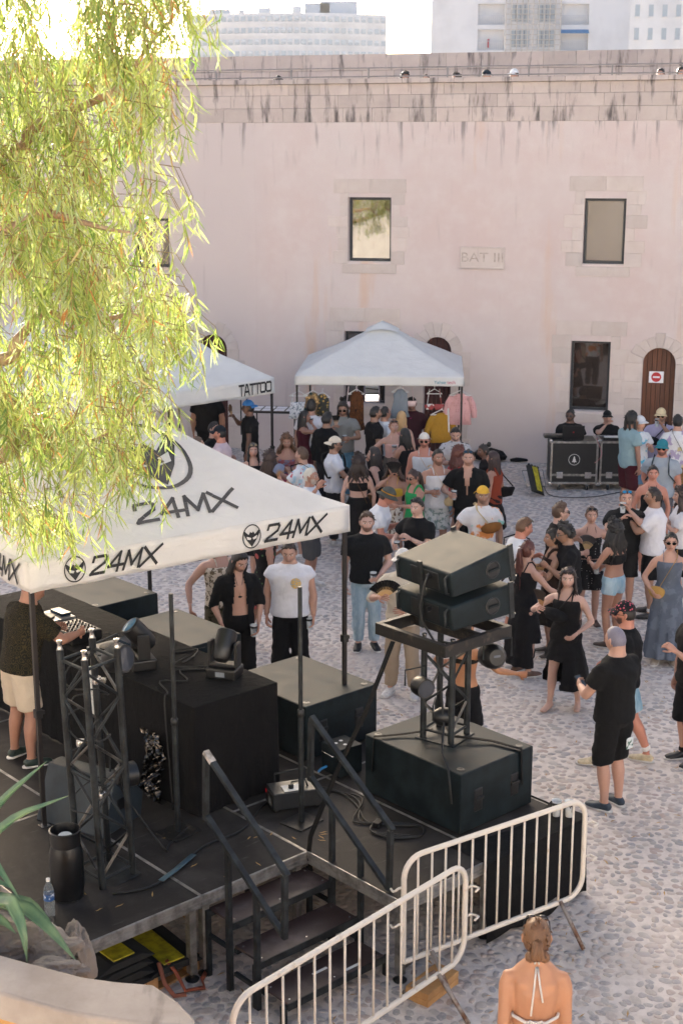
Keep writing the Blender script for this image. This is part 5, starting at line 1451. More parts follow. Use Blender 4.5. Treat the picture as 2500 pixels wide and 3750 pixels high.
# ---- two bare poles on square base plates
for (u, v, hh, lab) in ((1.50, .95, 2.02, 'bare black pole on a square base in front of the table'), (2.36, .42, 2.02, 'bare black pole on a square base right of the table')):
    o = thing('pole_stand', lab, 'stand', S(u, v, DK), SA + R(8), 'bare pole stands')
    build('base_plate', MB().box(-.14, .14, -.12, .12, 0, .012), M_scuff, o, bevel=.004)
    build('pole', MB().tube([(0, 0, .012), (0, 0, hh * .48)], .024, 12), M_black, o, smooth=True)
    build('upper_pole', MB().tube([(0, 0, hh * .48), (0, 0, hh)], .018, 12), M_black, o, smooth=True)
    build('collar', MB().lathe([(.026, 0), (.030, .01), (.030, .05), (.022, .06)], 12, (0, 0, hh * .48 - .04)), M_plastic, o, smooth=True)
# ---- fog machine, floor box, wedge monitor, keg, bottle
fog = thing('fog_machine', 'black fog machine with a carry handle on the deck by the pole', 'machine', S(2.52, .72, DK), SA - R(24))
build('case', MB().box(-.20, .22, -.12, .12, .02, .17), plain('fog_machine_case', '#202327', .45), fog, bevel=.008)
build('rear_panel', MB().box(-.208, -.20, -.11, .11, .03, .16), M_plastic, fog)
build('switch', MB().box(-.214, -.208, .07, .09, .11, .14), M_red, fog)
build('data_label', MB().box(-.212, -.2085, -.06, .0, .05, .11), plain('printed_label', '#8a8a88', .6, c2='#3a3a3a', vscale=120), fog)
build('tank_cover', MB().box(-.10, .05, -.10, .02, .171, .178), M_wht, fog, bevel=.003)
build('filler_cap', MB().lathe([(.024, 0), (.024, .03), (.018, .034)], 10, (-.03, -.05, .178)), M_plastic, fog, smooth=True)
build('handle', MB().tube([(-.12, .13, .1), (-.12, .13, .24), (.14, .13, .26), (.14, .13, .1)], .010, 8), M_black, fog, smooth='full')
build('handle', MB().tube([(-.02, -.03, .17), (-.02, -.03, .22), (.10, -.03, .23), (.12, -.03, .17)], .008, 8), M_black, fog, smooth='full')
for (x, y) in ((-.17, -.1), (-.17, .1), (.19, -.1), (.19, .1)): build('foot', MB().lathe([(.014, 0), (.016, .02)], 8, (x, y, 0)), M_plastic, fog)
pw_ = thing('power_unit', 'small black power box with white print beside the row of subwoofers', 'box', S(3.28, .95, DK), SA - R(6))
build('case', MB().box(-.13, .13, -.13, .13, .01, .27), M_box, pw_, bevel=.006)
build('handle', MB().tube([(-.134, -.08, .2), (-.155, -.08, .2), (-.155, .08, .2), (-.134, .08, .2)], .006, 6), M_chrome, pw_, smooth='full')
for i, (x, y) in enumerate(((-.05, .02), (.02, .04), (.0, -.05))): build('print_mark', MB().lathe([(.018, 0), (.018, .0008)], 10, (x, y, .2705)), M_wht, pw_)
build('plug', MB().tube([(-.13, .05, .06), (-.19, .05, .05), (-.22, .05, .03)], .012, 8), plain('blue_plug', '#1f6ea8', .4), pw_)
build('foot', MB().box(-.12, .12, -.12, .12, 0, .01), M_plastic, pw_)
mon = thing('floor_monitor', 'grey wedge floor monitor leaning behind the left truss tower', 'speaker', S(1.10, 1.66, DK), SA + R(18))
wd = MB().prism([(-.24, 0), (.26, 0), (.30, .20), (.10, .44), (-.06, .44)], lambda x, z, h: (x, h - .35, z), .70)
build('cabinet', wd, plain('monitor_paint', '#262f36', .55, bump=.4, bscale=220), mon, bevel=.01)
build('grille', MB().bar((.289, 0, .215), (.115, 0, .425), .64, .012), plain('black_grille', '#0f0f10', .6), mon)
build('handle', MB().box(-.05, .05, -.358, -.35, .16, .26), M_plastic, mon, bevel=.004)
kg = thing('keg', 'black beer keg with rimmed top and white valve cap on the deck', 'keg', S(.30, .66, DK), 0)
build('shell', MB().lathe([(.105, 0), (.118, .01), (.118, .05), (.12, .06), (.125, .09), (.125, .30), (.122, .36), (.108, .42), (.088, .455), (.07, .465)], 28), plain('keg_black', '#131416', .33, .3, c2='#1f2022'), kg, smooth=True)
build('collar', MB().lathe([(.104, .40), (.112, .44), (.114, .52), (.118, .535), (.108, .54), (.102, .52), (.100, .46), (.09, .45)], 28, cap=False), M_plastic, kg, smooth=True)
build('cap', MB().lathe([(.05, .466), (.052, .49), (.046, .497), (.012, .497)], 16), M_wht, kg, smooth=True)
M_water = NT('clear_plastic'); M_water.base(lin('#dfe9ee')); M_water.rough(.08); M_water.b.inputs['Transmission Weight'].default_value = .9; M_water.b.inputs['IOR'].default_value = 1.2; M_clear = M_water.m
btl = thing('water_bottle', 'clear plastic water bottle with blue label at the deck corner', 'bottle', S(.04, .48, DK), 0)
build('bottle', MB().lathe([(.034, 0), (.038, .008), (.038, .05), (.036, .055), (.038, .06), (.036, .075), (.038, .08), (.036, .095), (.038, .1), (.038, .20), (.036, .23), (.016, .275), (.013, .29)], 18), M_clear, btl, smooth=True)
build('label', MB().lathe([(.0385, .145), (.0385, .195)], 18, cap=False), plain('blue_label', '#1d4f86', .5, c2='#d5dde6', vscale=30, patch=(.55, .6)), btl, smooth=True)
build('cap', MB().lathe([(.015, .288), (.015, .308), (.012, .31)], 12), M_wht, btl, smooth=True)
# crumpled foil sheet taped below the table, cardboard flecks
def foil(a, b):
    n_ = noise.noise(Vector((a * 6, b * 9, 2))) * .05 + noise.noise(Vector((a * 15, b * 22, 5))) * .035
    return (n_ , -.13 + .26 * a + .05 * math.sin(b * 7), .62 * b)
M_foil = plain('crumpled_foil', '#6a6560', .2, .95, var=.4, vscale=14, c2='#1c1a18', patch=(.35, .6))
solo('foil_sheet', MB().sheet(foil, 22, 36, .003), M_foil, 'crumpled shiny dark foil hanging in front of the black drape', 'foil', S(1.70, 1.58, DK + .0), SA)
M_leafdry = plain('dry_leaf', '#b08a52', .8)
rl = random.Random(9)
for i in range(16):
    u, v = rl.uniform(.1, 2.6), rl.uniform(.05, 1.0)
    lf = MB().add([(-.035, 0, .004), (-.01, .006, .008), (-.01, -.006, .008), (.015, .005, .006), (.015, -.005, .006), (.04, 0, .012)], [(0, 2, 1), (1, 2, 4, 3), (3, 4, 5)])
    solo('fallen_leaf', lf, M_leafdry, 'dry fallen eucalyptus leaf lying on the stage deck', 'leaf', S(u, v, DK + .001), rl.uniform(0, 6), 'dry leaves on the deck')
# cables on deck
for i, lab in enumerate(('bundle of black cable running along the deck joint', 'second strand of the cable run along the deck joint', 'third strand of the cable run, curling near the subwoofer')):
    d_ = .04 * i
    cable(lab, [S(2.75, 1.0 - d_, DK + .012), S(2.95, .7 - d_, DK + .012), S(2.9 + d_, .35, DK + .012 + .01 * i), S(2.75 - d_, .05 + d_, DK + .012), S(2.85, -.15 + d_, DK + .02), S(3.02, -.3, DK + .012), S(2.9, -.42, DK + .012), S(2.7 + d_, -.3, DK + .014), S(2.65, -.1, DK + .02), S(2.8, .0, DK + .02)], .008)
solo('plug_box', MB().box(-.05, .05, -.03, .03, 0, .045), M_plastic, 'black plug box among the cables before the tower subwoofer', 'plug', S(2.78, -.05, DK + .003), SA + .4, bevel=.006)
# ---- stored under the stage: pallet, yellow cable ramps, orange strap
pal = thing('pallet', 'wooden pallet under the stage carrying the cable ramps', 'pallet', S(.62, .45, 0), SA + R(4))
for i in range(5): build('board', MB().box(-.45, .45, -.35 + i * .155, -.25 + i * .155, .12, .14), M_pallet, pal, bevel=.003)
for x in (-.45, -.05, .35): 
    for y in (-.35, 0, .27): build('block', MB().box(x, x + .1, y, y + .08, .02, .118), M_pallet, pal)
for i in range(3): build('runner', MB().box(-.45, .45, -.35 + i * .31, -.27 + i * .31, 0, .02), M_pallet, pal)
M_yel = plain('yellow_ramp_lid', '#b3a416', .6, var=.3, vscale=12); M_ramp = plain('black_rubber_ramp', '#171615', .8)
def ramp(label, loc, rz, L=.8):
    o = thing('cable_ramp', label, 'cable ramp', loc, rz, 'yellow lidded cable ramps')
    build('body', MB().prism([(-.25, 0), (.25, 0), (.12, .055), (-.12, .055)], lambda x, z, h: (h - L / 2, x, z), L), M_ramp, o, bevel=.004)
    build('lid', MB().box(-L / 2 + .03, L / 2 - .03, -.09, .09, .0555, .068), M_yel, o, bevel=.003)
    for k_ in range(4): build('lug', MB().box(L / 2, L / 2 + .035, -.20 + .11 * k_, -.14 + .11 * k_, .005, .04), M_ramp, o)
    return o
for i in range(4): ramp(['lowest', 'second lowest', 'third', 'topmost'][i] + ' yellow lidded cable ramp in the left stack under the stage', S(.38 + .02 * (i % 2), .42, .141 + i * .069), SA + R(90 + (1.5, -1, 2, 0)[i]), .72)
ramp('yellow lidded cable ramp lying right of the stack on the pallet', S(.86, .46, .141), SA + R(86), .8)
strap('loose faded orange strap trailing off the pallet onto the cobbles', [S(.78, .12, .22), S(.80, .02, .15), S(.82, -.06, .03), S(.95, -.12, .03), S(1.0, -.02, .03), S(1.1, .05, .03)], .018, .1, cloth('#93503c'))
strap('second orange strap end hanging down beside the ramps', [S(.70, .10, .24), S(.68, .0, .12), S(.72, -.06, .03), S(.80, -.10, .03)], .018, .1, cloth('#8f5a48'))
rt = thing('tool_case', 'red tool case standing behind the near stage leg', 'case', S(.12, .35, 0), SA)
build('case', MB().box(-.08, .1, -.1, .1, 0, .16), plain('red_case', '#8c1f1c', .4), rt, bevel=.02, segs=3); build('handle', MB().tube([(-.05, 0, .16), (-.05, 0, .2), (.06, 0, .2), (.06, 0, .16)], .01, 6), M_wht, rt, smooth='full')
# wooden block below the barrier
wb = thing('timber_block', 'pale timber chock on the cobbles beneath the barrier hook', 'timber', S(2.2, -1.25, 0), SA + R(10))
for i in range(2): build('plank', MB().box(-.2, .2, -.1, .1, .002 + i * .055, .053 + i * .055), M_pallet, wb, bevel=.003)

for i, (z, a) in enumerate(((1.72, .2), (1.3, 1.4), (.9, 2.6))):
    cable(['black cable looped round the top of the left truss tower', 'thin cable hanging down the middle of the left truss tower', 'loose cable loop low on the left truss tower'][i], [S(.62 + .16 * math.cos(a + k_ * 1.1), .80 + .16 * math.sin(a + k_ * 1.1), DK + z - .05 * k_ + .03 * math.sin(k_ * 2)) for k_ in range(9)], .006)
par_lamp('black lamp clamped at the top of the left truss tower', S(.92, .98, DK + 1.62), R(60), -10, .11, .18)
solo('white_sleeve', MB().tube([S(.75, .90, DK + 1.25), S(.74, .90, DK + 1.62)], .030, 12), plain('printed_sleeve', '#c9c9c6', .6, c2='#6a6a6a', vscale=60, patch=(.6, .66)), 'white printed label sleeve wrapped on the left truss tower', 'sleeve', smooth=True)
# dry leaves blown over the cobbles
lt_ = MB(); r9 = random.Random(31)
for i in range(420):
    x, y = r9.uniform(-1.5, 4.2), r9.uniform(7.6, 17); a = r9.uniform(0, 6.3); ca, sa = math.cos(a), math.sin(a); k_ = r9.uniform(.6, 1.2)
    lt_.add([(x + (px * ca - py * sa) * k_, y + (px * sa + py * ca) * k_, .012 + pz * k_) for px, py, pz in ((-.04, 0, 0), (0, .007, .006), (0, -.007, .006), (.045, .004, .004))], [(0, 2, 1), (1, 2, 3)])
tag(build('leaf_litter', lt_, M_leafdry, None, fix=False), 'dry eucalyptus leaves scattered over the cobbles', 'leaf litter', kind='stuff')
# ================================================================== TENTS
def mat_canvas(name, c, warm=.35):
    t = NT(name); v = t.coord(); n = t.noise(v, 2.2, 5, .6); fine = t.noise(t.coord('Object', (1, 1, 2.5)), 4.5, 4, .55, dist=.7)
    base = t.mix(t.ramp(n, [(.4, (0, 0, 0)), (.7, (1, 1, 1))]), lin(c), tuple(x * .92 for x in lin(c)[:3]))
    d = t.n('ShaderNodeBsdfDiffuse'); tr = t.n('ShaderNodeBsdfTranslucent'); mx = t.n('ShaderNodeMixShader'); mx.inputs[0].default_value = warm
    bp = t.n('ShaderNodeBump'); bp.inputs['Strength'].default_value = .4; bp.inputs['Distance'].default_value = .06; t.l(fine, bp.inputs['Height'])
    t.l(base, d.inputs['Color']); t.l(base, tr.inputs['Color']); t.l(bp.outputs[0], d.inputs['Normal'])
    t.l(d.outputs[0], mx.inputs[1]); t.l(tr.outputs[0], mx.inputs[2]); t.l(mx.outputs[0], t.out.inputs['Surface']); return t.m
M_canvas_cream = mat_canvas('cream_canvas', '#e3e0dd', .3)
M_canvas_white = mat_canvas('white_canvas', '#e6e5e1', .25)
M_ink = plain('printed_black_ink', '#1c1c1f', .6)
M_tleg = plain('tent_leg_steel', '#2d2827', .45, .3)
GLY = {'2': ([[(0, .72), (.02, .95), (.75, .95), (.86, .82), (.80, .58), (.1, .18), (.0, .05), (.9, .05)]], 1.12), '4': ([[(.66, 0), (.66, 1), (.0, .30), (.98, .30)]], 1.1),
       'M': ([[(0, 0), (.1, .97), (.52, .2), (1.0, .97), (1.02, 0)]], 1.25), 'X': ([[(-.05, 1), (1.05, 0)], [(-.1, 0), (1.15, 1)]], 1.2),
       'T': ([[(0, .93), (.95, .93)], [(.47, .93), (.47, 0)]], 1.08), 'A': ([[(0, 0), (.38, .95), (.58, .95), (.98, 0)], [(.2, .3), (.8, .3)]], 1.12),
       'O': ([[(.12, .93), (.88, .93), (1.0, .8), (1.0, .2), (.88, .07), (.12, .07), (0, .2), (0, .8), (.12, .93)]], 1.2)}
def stroke_quads(word, th=.17, shear=0.0):
    out = []; x0 = 0
    for ch in word:
        st, adv = GLY[ch]
        for pl in st:
            for (a, b), (c, d) in zip(pl, pl[1:]):
                dx, dy = c - a, d - b; L_ = math.hypot(dx, dy); ux, uy = dx / L_ * th * .42, dy / L_ * th * .42; nx, ny = -dy / L_ * th / 2, dx / L_ * th / 2
                a2, b2, c2_, d2_ = a - ux, b - uy, c + ux, d + uy
                n = max(1, int(L_ / .25))
                for i in range(n):
                    t0, t1 = i / n, (i + 1) / n
                    p = (a2 + (c2_ - a2) * t0, b2 + (d2_ - b2) * t0); q_ = (a2 + (c2_ - a2) * t1, b2 + (d2_ - b2) * t1)
                    quad = [(p[0] + nx, p[1] + ny), (p[0] - nx, p[1] - ny), (q_[0] - nx, q_[1] - ny), (q_[0] + nx, q_[1] + ny)]
                    out.append([(x + x0 + shear * y, y) for x, y in quad])
        x0 += adv
    return out, x0 - .12 + shear
def print_word(parent, word, fn, m=None, th=.17, shear=0.0, name='lettering'):
    """fn(x 0..1, y 0..1) -> surface point"""
    qs, wid = stroke_quads(word, th, shear); mb = MB()
    for k_, qd in enumerate(qs): 
        mb.add([Vector(fn(x / wid, y, .0004 * (k_ % 7))) for x, y in qd], [(0, 1, 2, 3)])
    return build(name, mb, m or M_ink, parent, fix=False)
def mask_logo(parent, fn, m_hole):
    """ring and mask emblem; fn(x -1..1, y -1..1, lift)"""
    n = 36; mb = MB()
    mb.add([fn(r_ * math.cos(2 * math.pi * k / n), r_ * math.sin(2 * math.pi * k / n), 0) for k in range(n) for r_ in (1.0, .90)], [(2 * k, 2 * k + 1, (2 * k + 3) % (2 * n), (2 * k + 2) % (2 * n)) for k in range(n)])
    half = [(0, .28), (.16, .40), (.34, .16), (.80, .52), (.84, .2), (.52, -.30), (0, -.86)]
    poly = half + [(-x, y) for x, y in half[-2:0:-1]]
    tri = geometry.tessellate_polygon([[Vector((x, y, 0)) for x, y in poly]])
    mb.add([fn(x, y, .0005) for x, y in poly], [tuple(t) for t in tri])
    o = build('emblem', mb, M_ink, parent, fix=False)
    ey = MB()
    for s_ in (-1, 1): ey.add([fn(s_ * x, y, .003) for x, y in ((.06, -.12), (.58, .06), (.50, -.20), (.16, -.28))], [(0, 1, 2, 3)])
    build('emblem_eyes', ey, m_hole, o, fix=False)
def canopy(label, loc, rz, W, D, eave, rise, drop, m, foot=0.0, pw=1.15, vent=False, legs=True, leg_mat=None, seed=0, nx=36):
    o = thing('pop_up_tent', label, 'tent', (loc[0], loc[1], 0), rz, 'pop-up tents')
    def zf(x, y):
        t = max(0.0, min(x / (W / 2), (W - x) / (W / 2), y / (D / 2), (D - y) / (D / 2)))
        w = noise.noise(Vector((x * 1.6 + seed, y * 1.6, .3))) * .03 * min(1, t * 4) + noise.noise(Vector((x * 5 + seed, y * 5, 1.3))) * .010 * min(1, t * 4)
        return eave + rise * t ** pw - .03 * math.sin(math.pi * min(1, t)) + w
    rf = MB(); rf.v = [(W * i / nx, D * j / nx, zf(W * i / nx, D * j / nx)) for j in range(nx + 1) for i in range(nx + 1)]; w1_ = nx + 1
    for j in range(nx):
        for i in range(nx):
            a_, b_, c_, d_ = j * w1_ + i, j * w1_ + i + 1, (j + 1) * w1_ + i + 1, (j + 1) * w1_ + i
            rf.f += [(a_, b_, c_), (a_, c_, d_)] if (i < nx / 2) == (j < nx / 2) else [(a_, b_, d_), (b_, c_, d_)]
    roof = build('roof', rf, m, o, smooth='full', fix=False)
    def vw(s_, b): return .012 * math.sin(s_ * 9 + seed) * b + .006 * math.sin(s_ * 23 + 1) * b
    faces = [lambda a, b: (a * W, -.004 - vw(a * W, b), eave - drop * b), lambda a, b: (W + .004 + vw(a * D, b), a * D, eave - drop * b), lambda a, b: (W - a * W, D + .004 + vw(a * W, b), eave - drop * b), lambda a, b: (-.004 - vw(a * D, b), D - a * D, eave - drop * b)]
    for fn in faces: build('valance', MB().sheet(lambda a, b: fn(a, 1 - b), 30, 5, .002), m, roof, smooth='full', fix=False)
    lm = leg_mat or M_tleg
    if legs:
        for (x, y) in ((.03, .03), (W - .03, .03), (.03, D - .03), (W - .03, D - .03)):
            l_ = build('leg', MB().box(x - .018, x + .018, y - .018, y + .018, foot + .01, eave - .03), lm, o, bevel=.003)
            build('foot', MB().box(x - .04, x + .04, y - .04, y + .04, foot, foot + .01), M_chrome, l_)
            build('collar', MB().box(x - .028, x + .028, y - .028, y + .028, foot + (eave - foot) * .42, foot + (eave - foot) * .42 + .07).box(x + .028, x + .055, y - .01, y + .01, foot + (eave - foot) * .43, foot + (eave - foot) * .43 + .03), M_plastic, l_)
        sc = MB()
        for (p, q_) in (((.03, .03), (W - .03, .03)), ((W - .03, .03), (W - .03, D - .03)), ((W - .03, D - .03), (.03, D - .03)), ((.03, D - .03), (.03, .03))):
            p, q_ = Vector((*p, 0)), Vector((*q_, 0)); m_ = (p + q_) / 2
            for a, b in ((p, m_), (m_, q_)):
                for z0, z1 in ((eave - .04, eave - drop), (eave - drop, eave - .04)): sc.bar((a.x, a.y, z0), (b.x, b.y, z1), .018)
        build('scissor_frame', sc, lm, o)
    if vent:
        cp = MB().grid(lambda a, b: (W / 2 + (a - .5) * .62, D / 2 + (b - .5) * .62, zf(W / 2, D / 2) + .03 - .18 * max(abs(a - .5), abs(b - .5)) * 2 + .05 * math.sin(math.pi * a) * (abs(b - .5) > .4)), 8, 8)
        build('vent_cap', cp, m, roof, smooth='full', fix=False)
    o_fn = dict(zf=zf, faces=faces, W=W, D=D, eave=eave, drop=drop, vw=vw)
    return o, roof, o_fn
# ---- the cream stage tent
TRZ = SA - R(5)
tA, roofA, fA = canopy('big cream stage tent with black emblem printing, leaves hanging over it', (-2.43, 10.61), TRZ, 3.13, 3.7, 2.95, 1.02, .25, M_canvas_cream, DK, 1.12, seed=3, nx=44)
TM = Matrix.Translation((-2.43, 10.61, 0)) @ Matrix.Rotation(TRZ, 4, 'Z')
def s_for(px, pt):
    lo, hi = -1.0, 5.0
    for _ in range(40):
        m_ = (lo + hi) / 2
        if proj(TM @ Vector(pt(m_)))[0] < px: lo = m_
        else: hi = m_
    return lo
fs_ = lambda px: s_for(px, lambda s_: (s_, 0, 2.82))
def vfront(s_, z, lift): return (s_, -.008 - .010 - lift, z)
for (cpx, t0, t1) in ((272, 326, 588), (918, 966, 1188)):
    c_ = fs_(cpx); a, b = fs_(t0), fs_(t1); zc2 = 2.832
    mask_logo(roofA, lambda x, y, l, c_=c_: vfront(c_ + x * .095, zc2 + y * .108, l), M_canvas_cream)
    print_word(roofA, '24MX', lambda x, y, l, a=a, b=b: vfront(a + (b - a) * x, zc2 - .075 + .15 * y, l), shear=.35)
print_word(roofA, '24MX', lambda x, y, l: (-.018 - l, .75 - .62 * x, zc2 - .09 + .17 * y), shear=.35)
def rooffn(x, y, l): return (x, y, fA['zf'](x, y) + .006 + l)
mask_logo(roofA, lambda x, y, l: rooffn(1.62 + .40 * x, .98 + .42 * y, l), M_canvas_cream)
print_word(roofA, '24MX', lambda x, y, l: rooffn(1.10 + 1.05 * x, .22 + .22 * y, l), plain('printed_black_ink', '#1c1c1f'), shear=.35)
# ---- white clothes tent
WRZ = R(-3)
FLc = AtY(1080, 1374, 25.35); FRc = AtY(1697, 1381, 25.15)
ez = (FLc.z + FRc.z) / 2; Wt = (FRc - FLc).to_2d().length
tB, roofB, fB = canopy('white pop-up tent with hanging clothes against the fort wall', (FLc.x, FLc.y), math.atan2(FRc.y - FLc.y, FRc.x - FLc.x), Wt, 2.75, ez, .80, .17, M_canvas_white, 0, 1.0, vent=True, seed=8)
brand = text('lettering', 'Yahee', .085, plain('teal_print', '#2b93a8', .6), roofB, (Wt - .42, -.022, ez - .10), (R(90), 0, 0), .001)
brand2 = text('lettering', 'tech', .085, plain('pink_print', '#c04468', .6), roofB, (Wt - .22, -.022, ez - .10), (R(90), 0, 0), .001)
# ---- tattoo tent, turned corner-on
TRc = AtY(1003, 1382, 24.9); zt_ = TRc.z
rzT = R(45); LT = 3.0
o0 = Vector((TRc.x - LT * math.cos(rzT), TRc.y - LT * math.sin(rzT)))
tC, roofC, fC = canopy('white pop-up tent with tattoo lettering on its valance', (o0.x, o0.y), rzT, LT, 3.0, zt_, 1.05, .28, M_canvas_white, 0, 1.0, seed=14)
print_word(roofC, 'TATTOO', lambda x, y, l: (LT - .83 + .75 * x, -.022 - l, zt_ - .235 + .185 * y), th=.2)
# ---- another white tent deep behind the tree
canopy('white pop-up tent mostly hidden behind the eucalyptus leaves at the left', (-6.6, 23.6), R(20), 3.0, 2.8, 2.25, 1.0, .25, M_canvas_white, 0, 1.0, seed=21)
# ================================================================== EUCALYPTUS
def mat_leaf(name, ramp_, tw=.5):
    t = NT(name); a = t.n('ShaderNodeAttribute'); a.attribute_name = 'tint'
    c = t.ramp(a.outputs['Fac'], ramp_)
    d = t.n('ShaderNodeBsdfPrincipled'); t.l(c, d.inputs['Base Color']); d.inputs['Roughness'].default_value = .42
    tr = t.n('ShaderNodeBsdfTranslucent'); br = t.mix(.0, c, c); t.l(br, tr.inputs['Color'])
    mx = t.n('ShaderNodeMixShader'); mx.inputs[0].default_value = tw
    t.l(d.outputs[0], mx.inputs[1]); t.l(tr.outputs[0], mx.inputs[2]); t.l(mx.outputs[0], t.out.inputs['Surface']); return t.m
M_leaf = mat_leaf('eucalyptus_leaf', [(0, lin('#64803a')), (.3, lin('#8ea048')), (.55, lin('#b8be66')), (.75, lin('#9cad80')), (.9, lin('#cfca92')), (1, lin('#b87d44'))], .5)
M_bark = plain('eucalyptus_bark', '#8a6a4e', .8, var=.4, vscale=8, c2='#b39a80', bump=.5, bscale=30, bdist=.02)
M_twig = plain('reddish_twig', '#8f7444', .7, var=.3)
YT = 9.6
tree = thing('eucalyptus_tree', 'weeping eucalyptus with drooping yellow-green leaves filling the upper left', 'tree', (-4.6, 9.9, 0))
TL = Vector((4.6, -9.9, 0))
def tube_t(name, pts, rs, m, par, n=8): return build(name, MB().tube([Vector(p) + TL for p in pts], rs, n), m, par, smooth='full')
trunk = tube_t('trunk', [(-4.6, 9.9, 0), (-4.5, 9.9, 1.5), (-4.35, 10.0, 3.0), (-4.1, 9.9, 4.6), (-3.9, 9.8, 6.2), (-3.6, 9.9, 8.0), (-3.3, 9.8, 10.0)], [.26, .22, .19, .16, .13, .10, .05], M_bark, tree, 12)
def A(px, py, d=0): return AtY(px, py, YT + d)
limbs = [[(-4.3, 9.9, 3.4), A(-60, 1700), A(60, 1590), A(150, 1640), A(230, 1620), A(330, 1620), A(480, 1500), A(560, 1300)],
         [(-4.1, 9.9, 4.4), A(-40, 1330), A(60, 1250), A(170, 1150), A(330, 1180), A(480, 1150), A(560, 1190)],
         [(-4.0, 9.9, 5.4), A(-30, 1000), A(60, 960), A(120, 850), A(210, 700), A(300, 640), A(430, 560)],
         [(-3.9, 9.8, 6.3), A(-20, 560), A(120, 470), A(280, 400), A(420, 330), A(540, 180), A(640, 60)],
         [(-3.6, 9.9, 8.0), A(60, -100), A(260, -160), A(480, -120), A(650, -60)],
         [(-4.2, 9.9, 3.9), A(-40, 1560, .6), A(90, 1600, .6), A(220, 1580, .8), A(330, 1450, .9), A(420, 1300, .9)],
         [(-4.0, 9.9, 5.0), A(-20, 860, -.6), A(150, 780, -.7), A(330, 820, -.8), A(480, 850, -.8)]]
def smooth_path(pts, sub=5):
    P_ = [Vector(p) for p in pts]; out = []
    for i in range(len(P_) - 1):
        a, b, c, d = P_[max(i - 1, 0)], P_[i], P_[i + 1], P_[min(i + 2, len(P_) - 1)]
        for k_ in range(sub):
            t = k_ / sub; out.append(.5 * ((2 * b) + (c - a) * t + (2 * a - 5 * b + 4 * c - d) * t * t + (3 * b - a - 3 * c + d) * t ** 3) + Vector((noise.noise(b * 3 + Vector((t, 0, 0))), 0, noise.noise(b * 5 + Vector((0, t, 0))))) * .012)
    return out + [P_[-1]]
for lb in limbs:
    sp_ = smooth_path(lb); n_ = len(sp_); tube_t('limb', sp_, [.05 * (1 - i / n_) ** 1.2 + .006 + (.03 * (1 - i / 6) if i < 6 else 0) for i in range(n_)], M_bark, tree, 8)
# silhouette of the crown in the picture plane at the tree's distance
edge = [(-250, 735), (0, 735), (100, 745), (180, 690), (300, 655), (450, 645), (560, 620), (640, 605), (700, 660), (800, 675), (880, 640), (950, 610), (1050, 640), (1150, 690), (1215, 760), (1260, 735), (1330, 690), (1420, 640), (1500, 640), (1600, 655), (1680, 600), (1780, 590), (1850, 520), (1900, 440), (1950, 330), (1985, 290)]
ey = [e[0] for e in edge]; ex = [e[1] for e in edge]
rt_ = random.Random(21)
LV, LF, LT_ = [], [], []
TV = MB()
def leaf(p, d, ln, w, curl, ti):
    d = d.normalized(); side = d.cross(Vector((rt_.uniform(-1, 1), rt_.uniform(-1, 1), rt_.uniform(-.3, .3)))).normalized(); b = len(LV)
    bend = side.cross(d) * curl + side * rt_.uniform(-.25, .25)
    pts = []
    for i, (f, ww) in enumerate(((0, .15), (.28, 1.0), (.65, .78), (1.0, 0.02))):
        c = p + d * (ln * f) + bend * (ln * f * f * .35)
        LV.append(c - side * (w * ww / 2)); LV.append(c + side * (w * ww / 2))
    for i in range(3): LF.append((b + 2 * i, b + 2 * i + 1, b + 2 * i + 3, b + 2 * i + 2))
    LT_.extend([ti] * 8)
def density(px, py):
    n = noise.noise(Vector((px / 150.0, py / 190.0, 4.2))) + .5 * noise.noise(Vector((px / 60.0, py / 80.0, 9.1)))
    return n
count = 0
clumps = []
while len(clumps) < 120:
    cy_ = rt_.uniform(-230, 1960); clumps.append((rt_.uniform(-240, float(np.interp(cy_, ey, ex)) - 25), cy_, max(-1.4, min(1.5, rt_.gauss(0, .8)))))
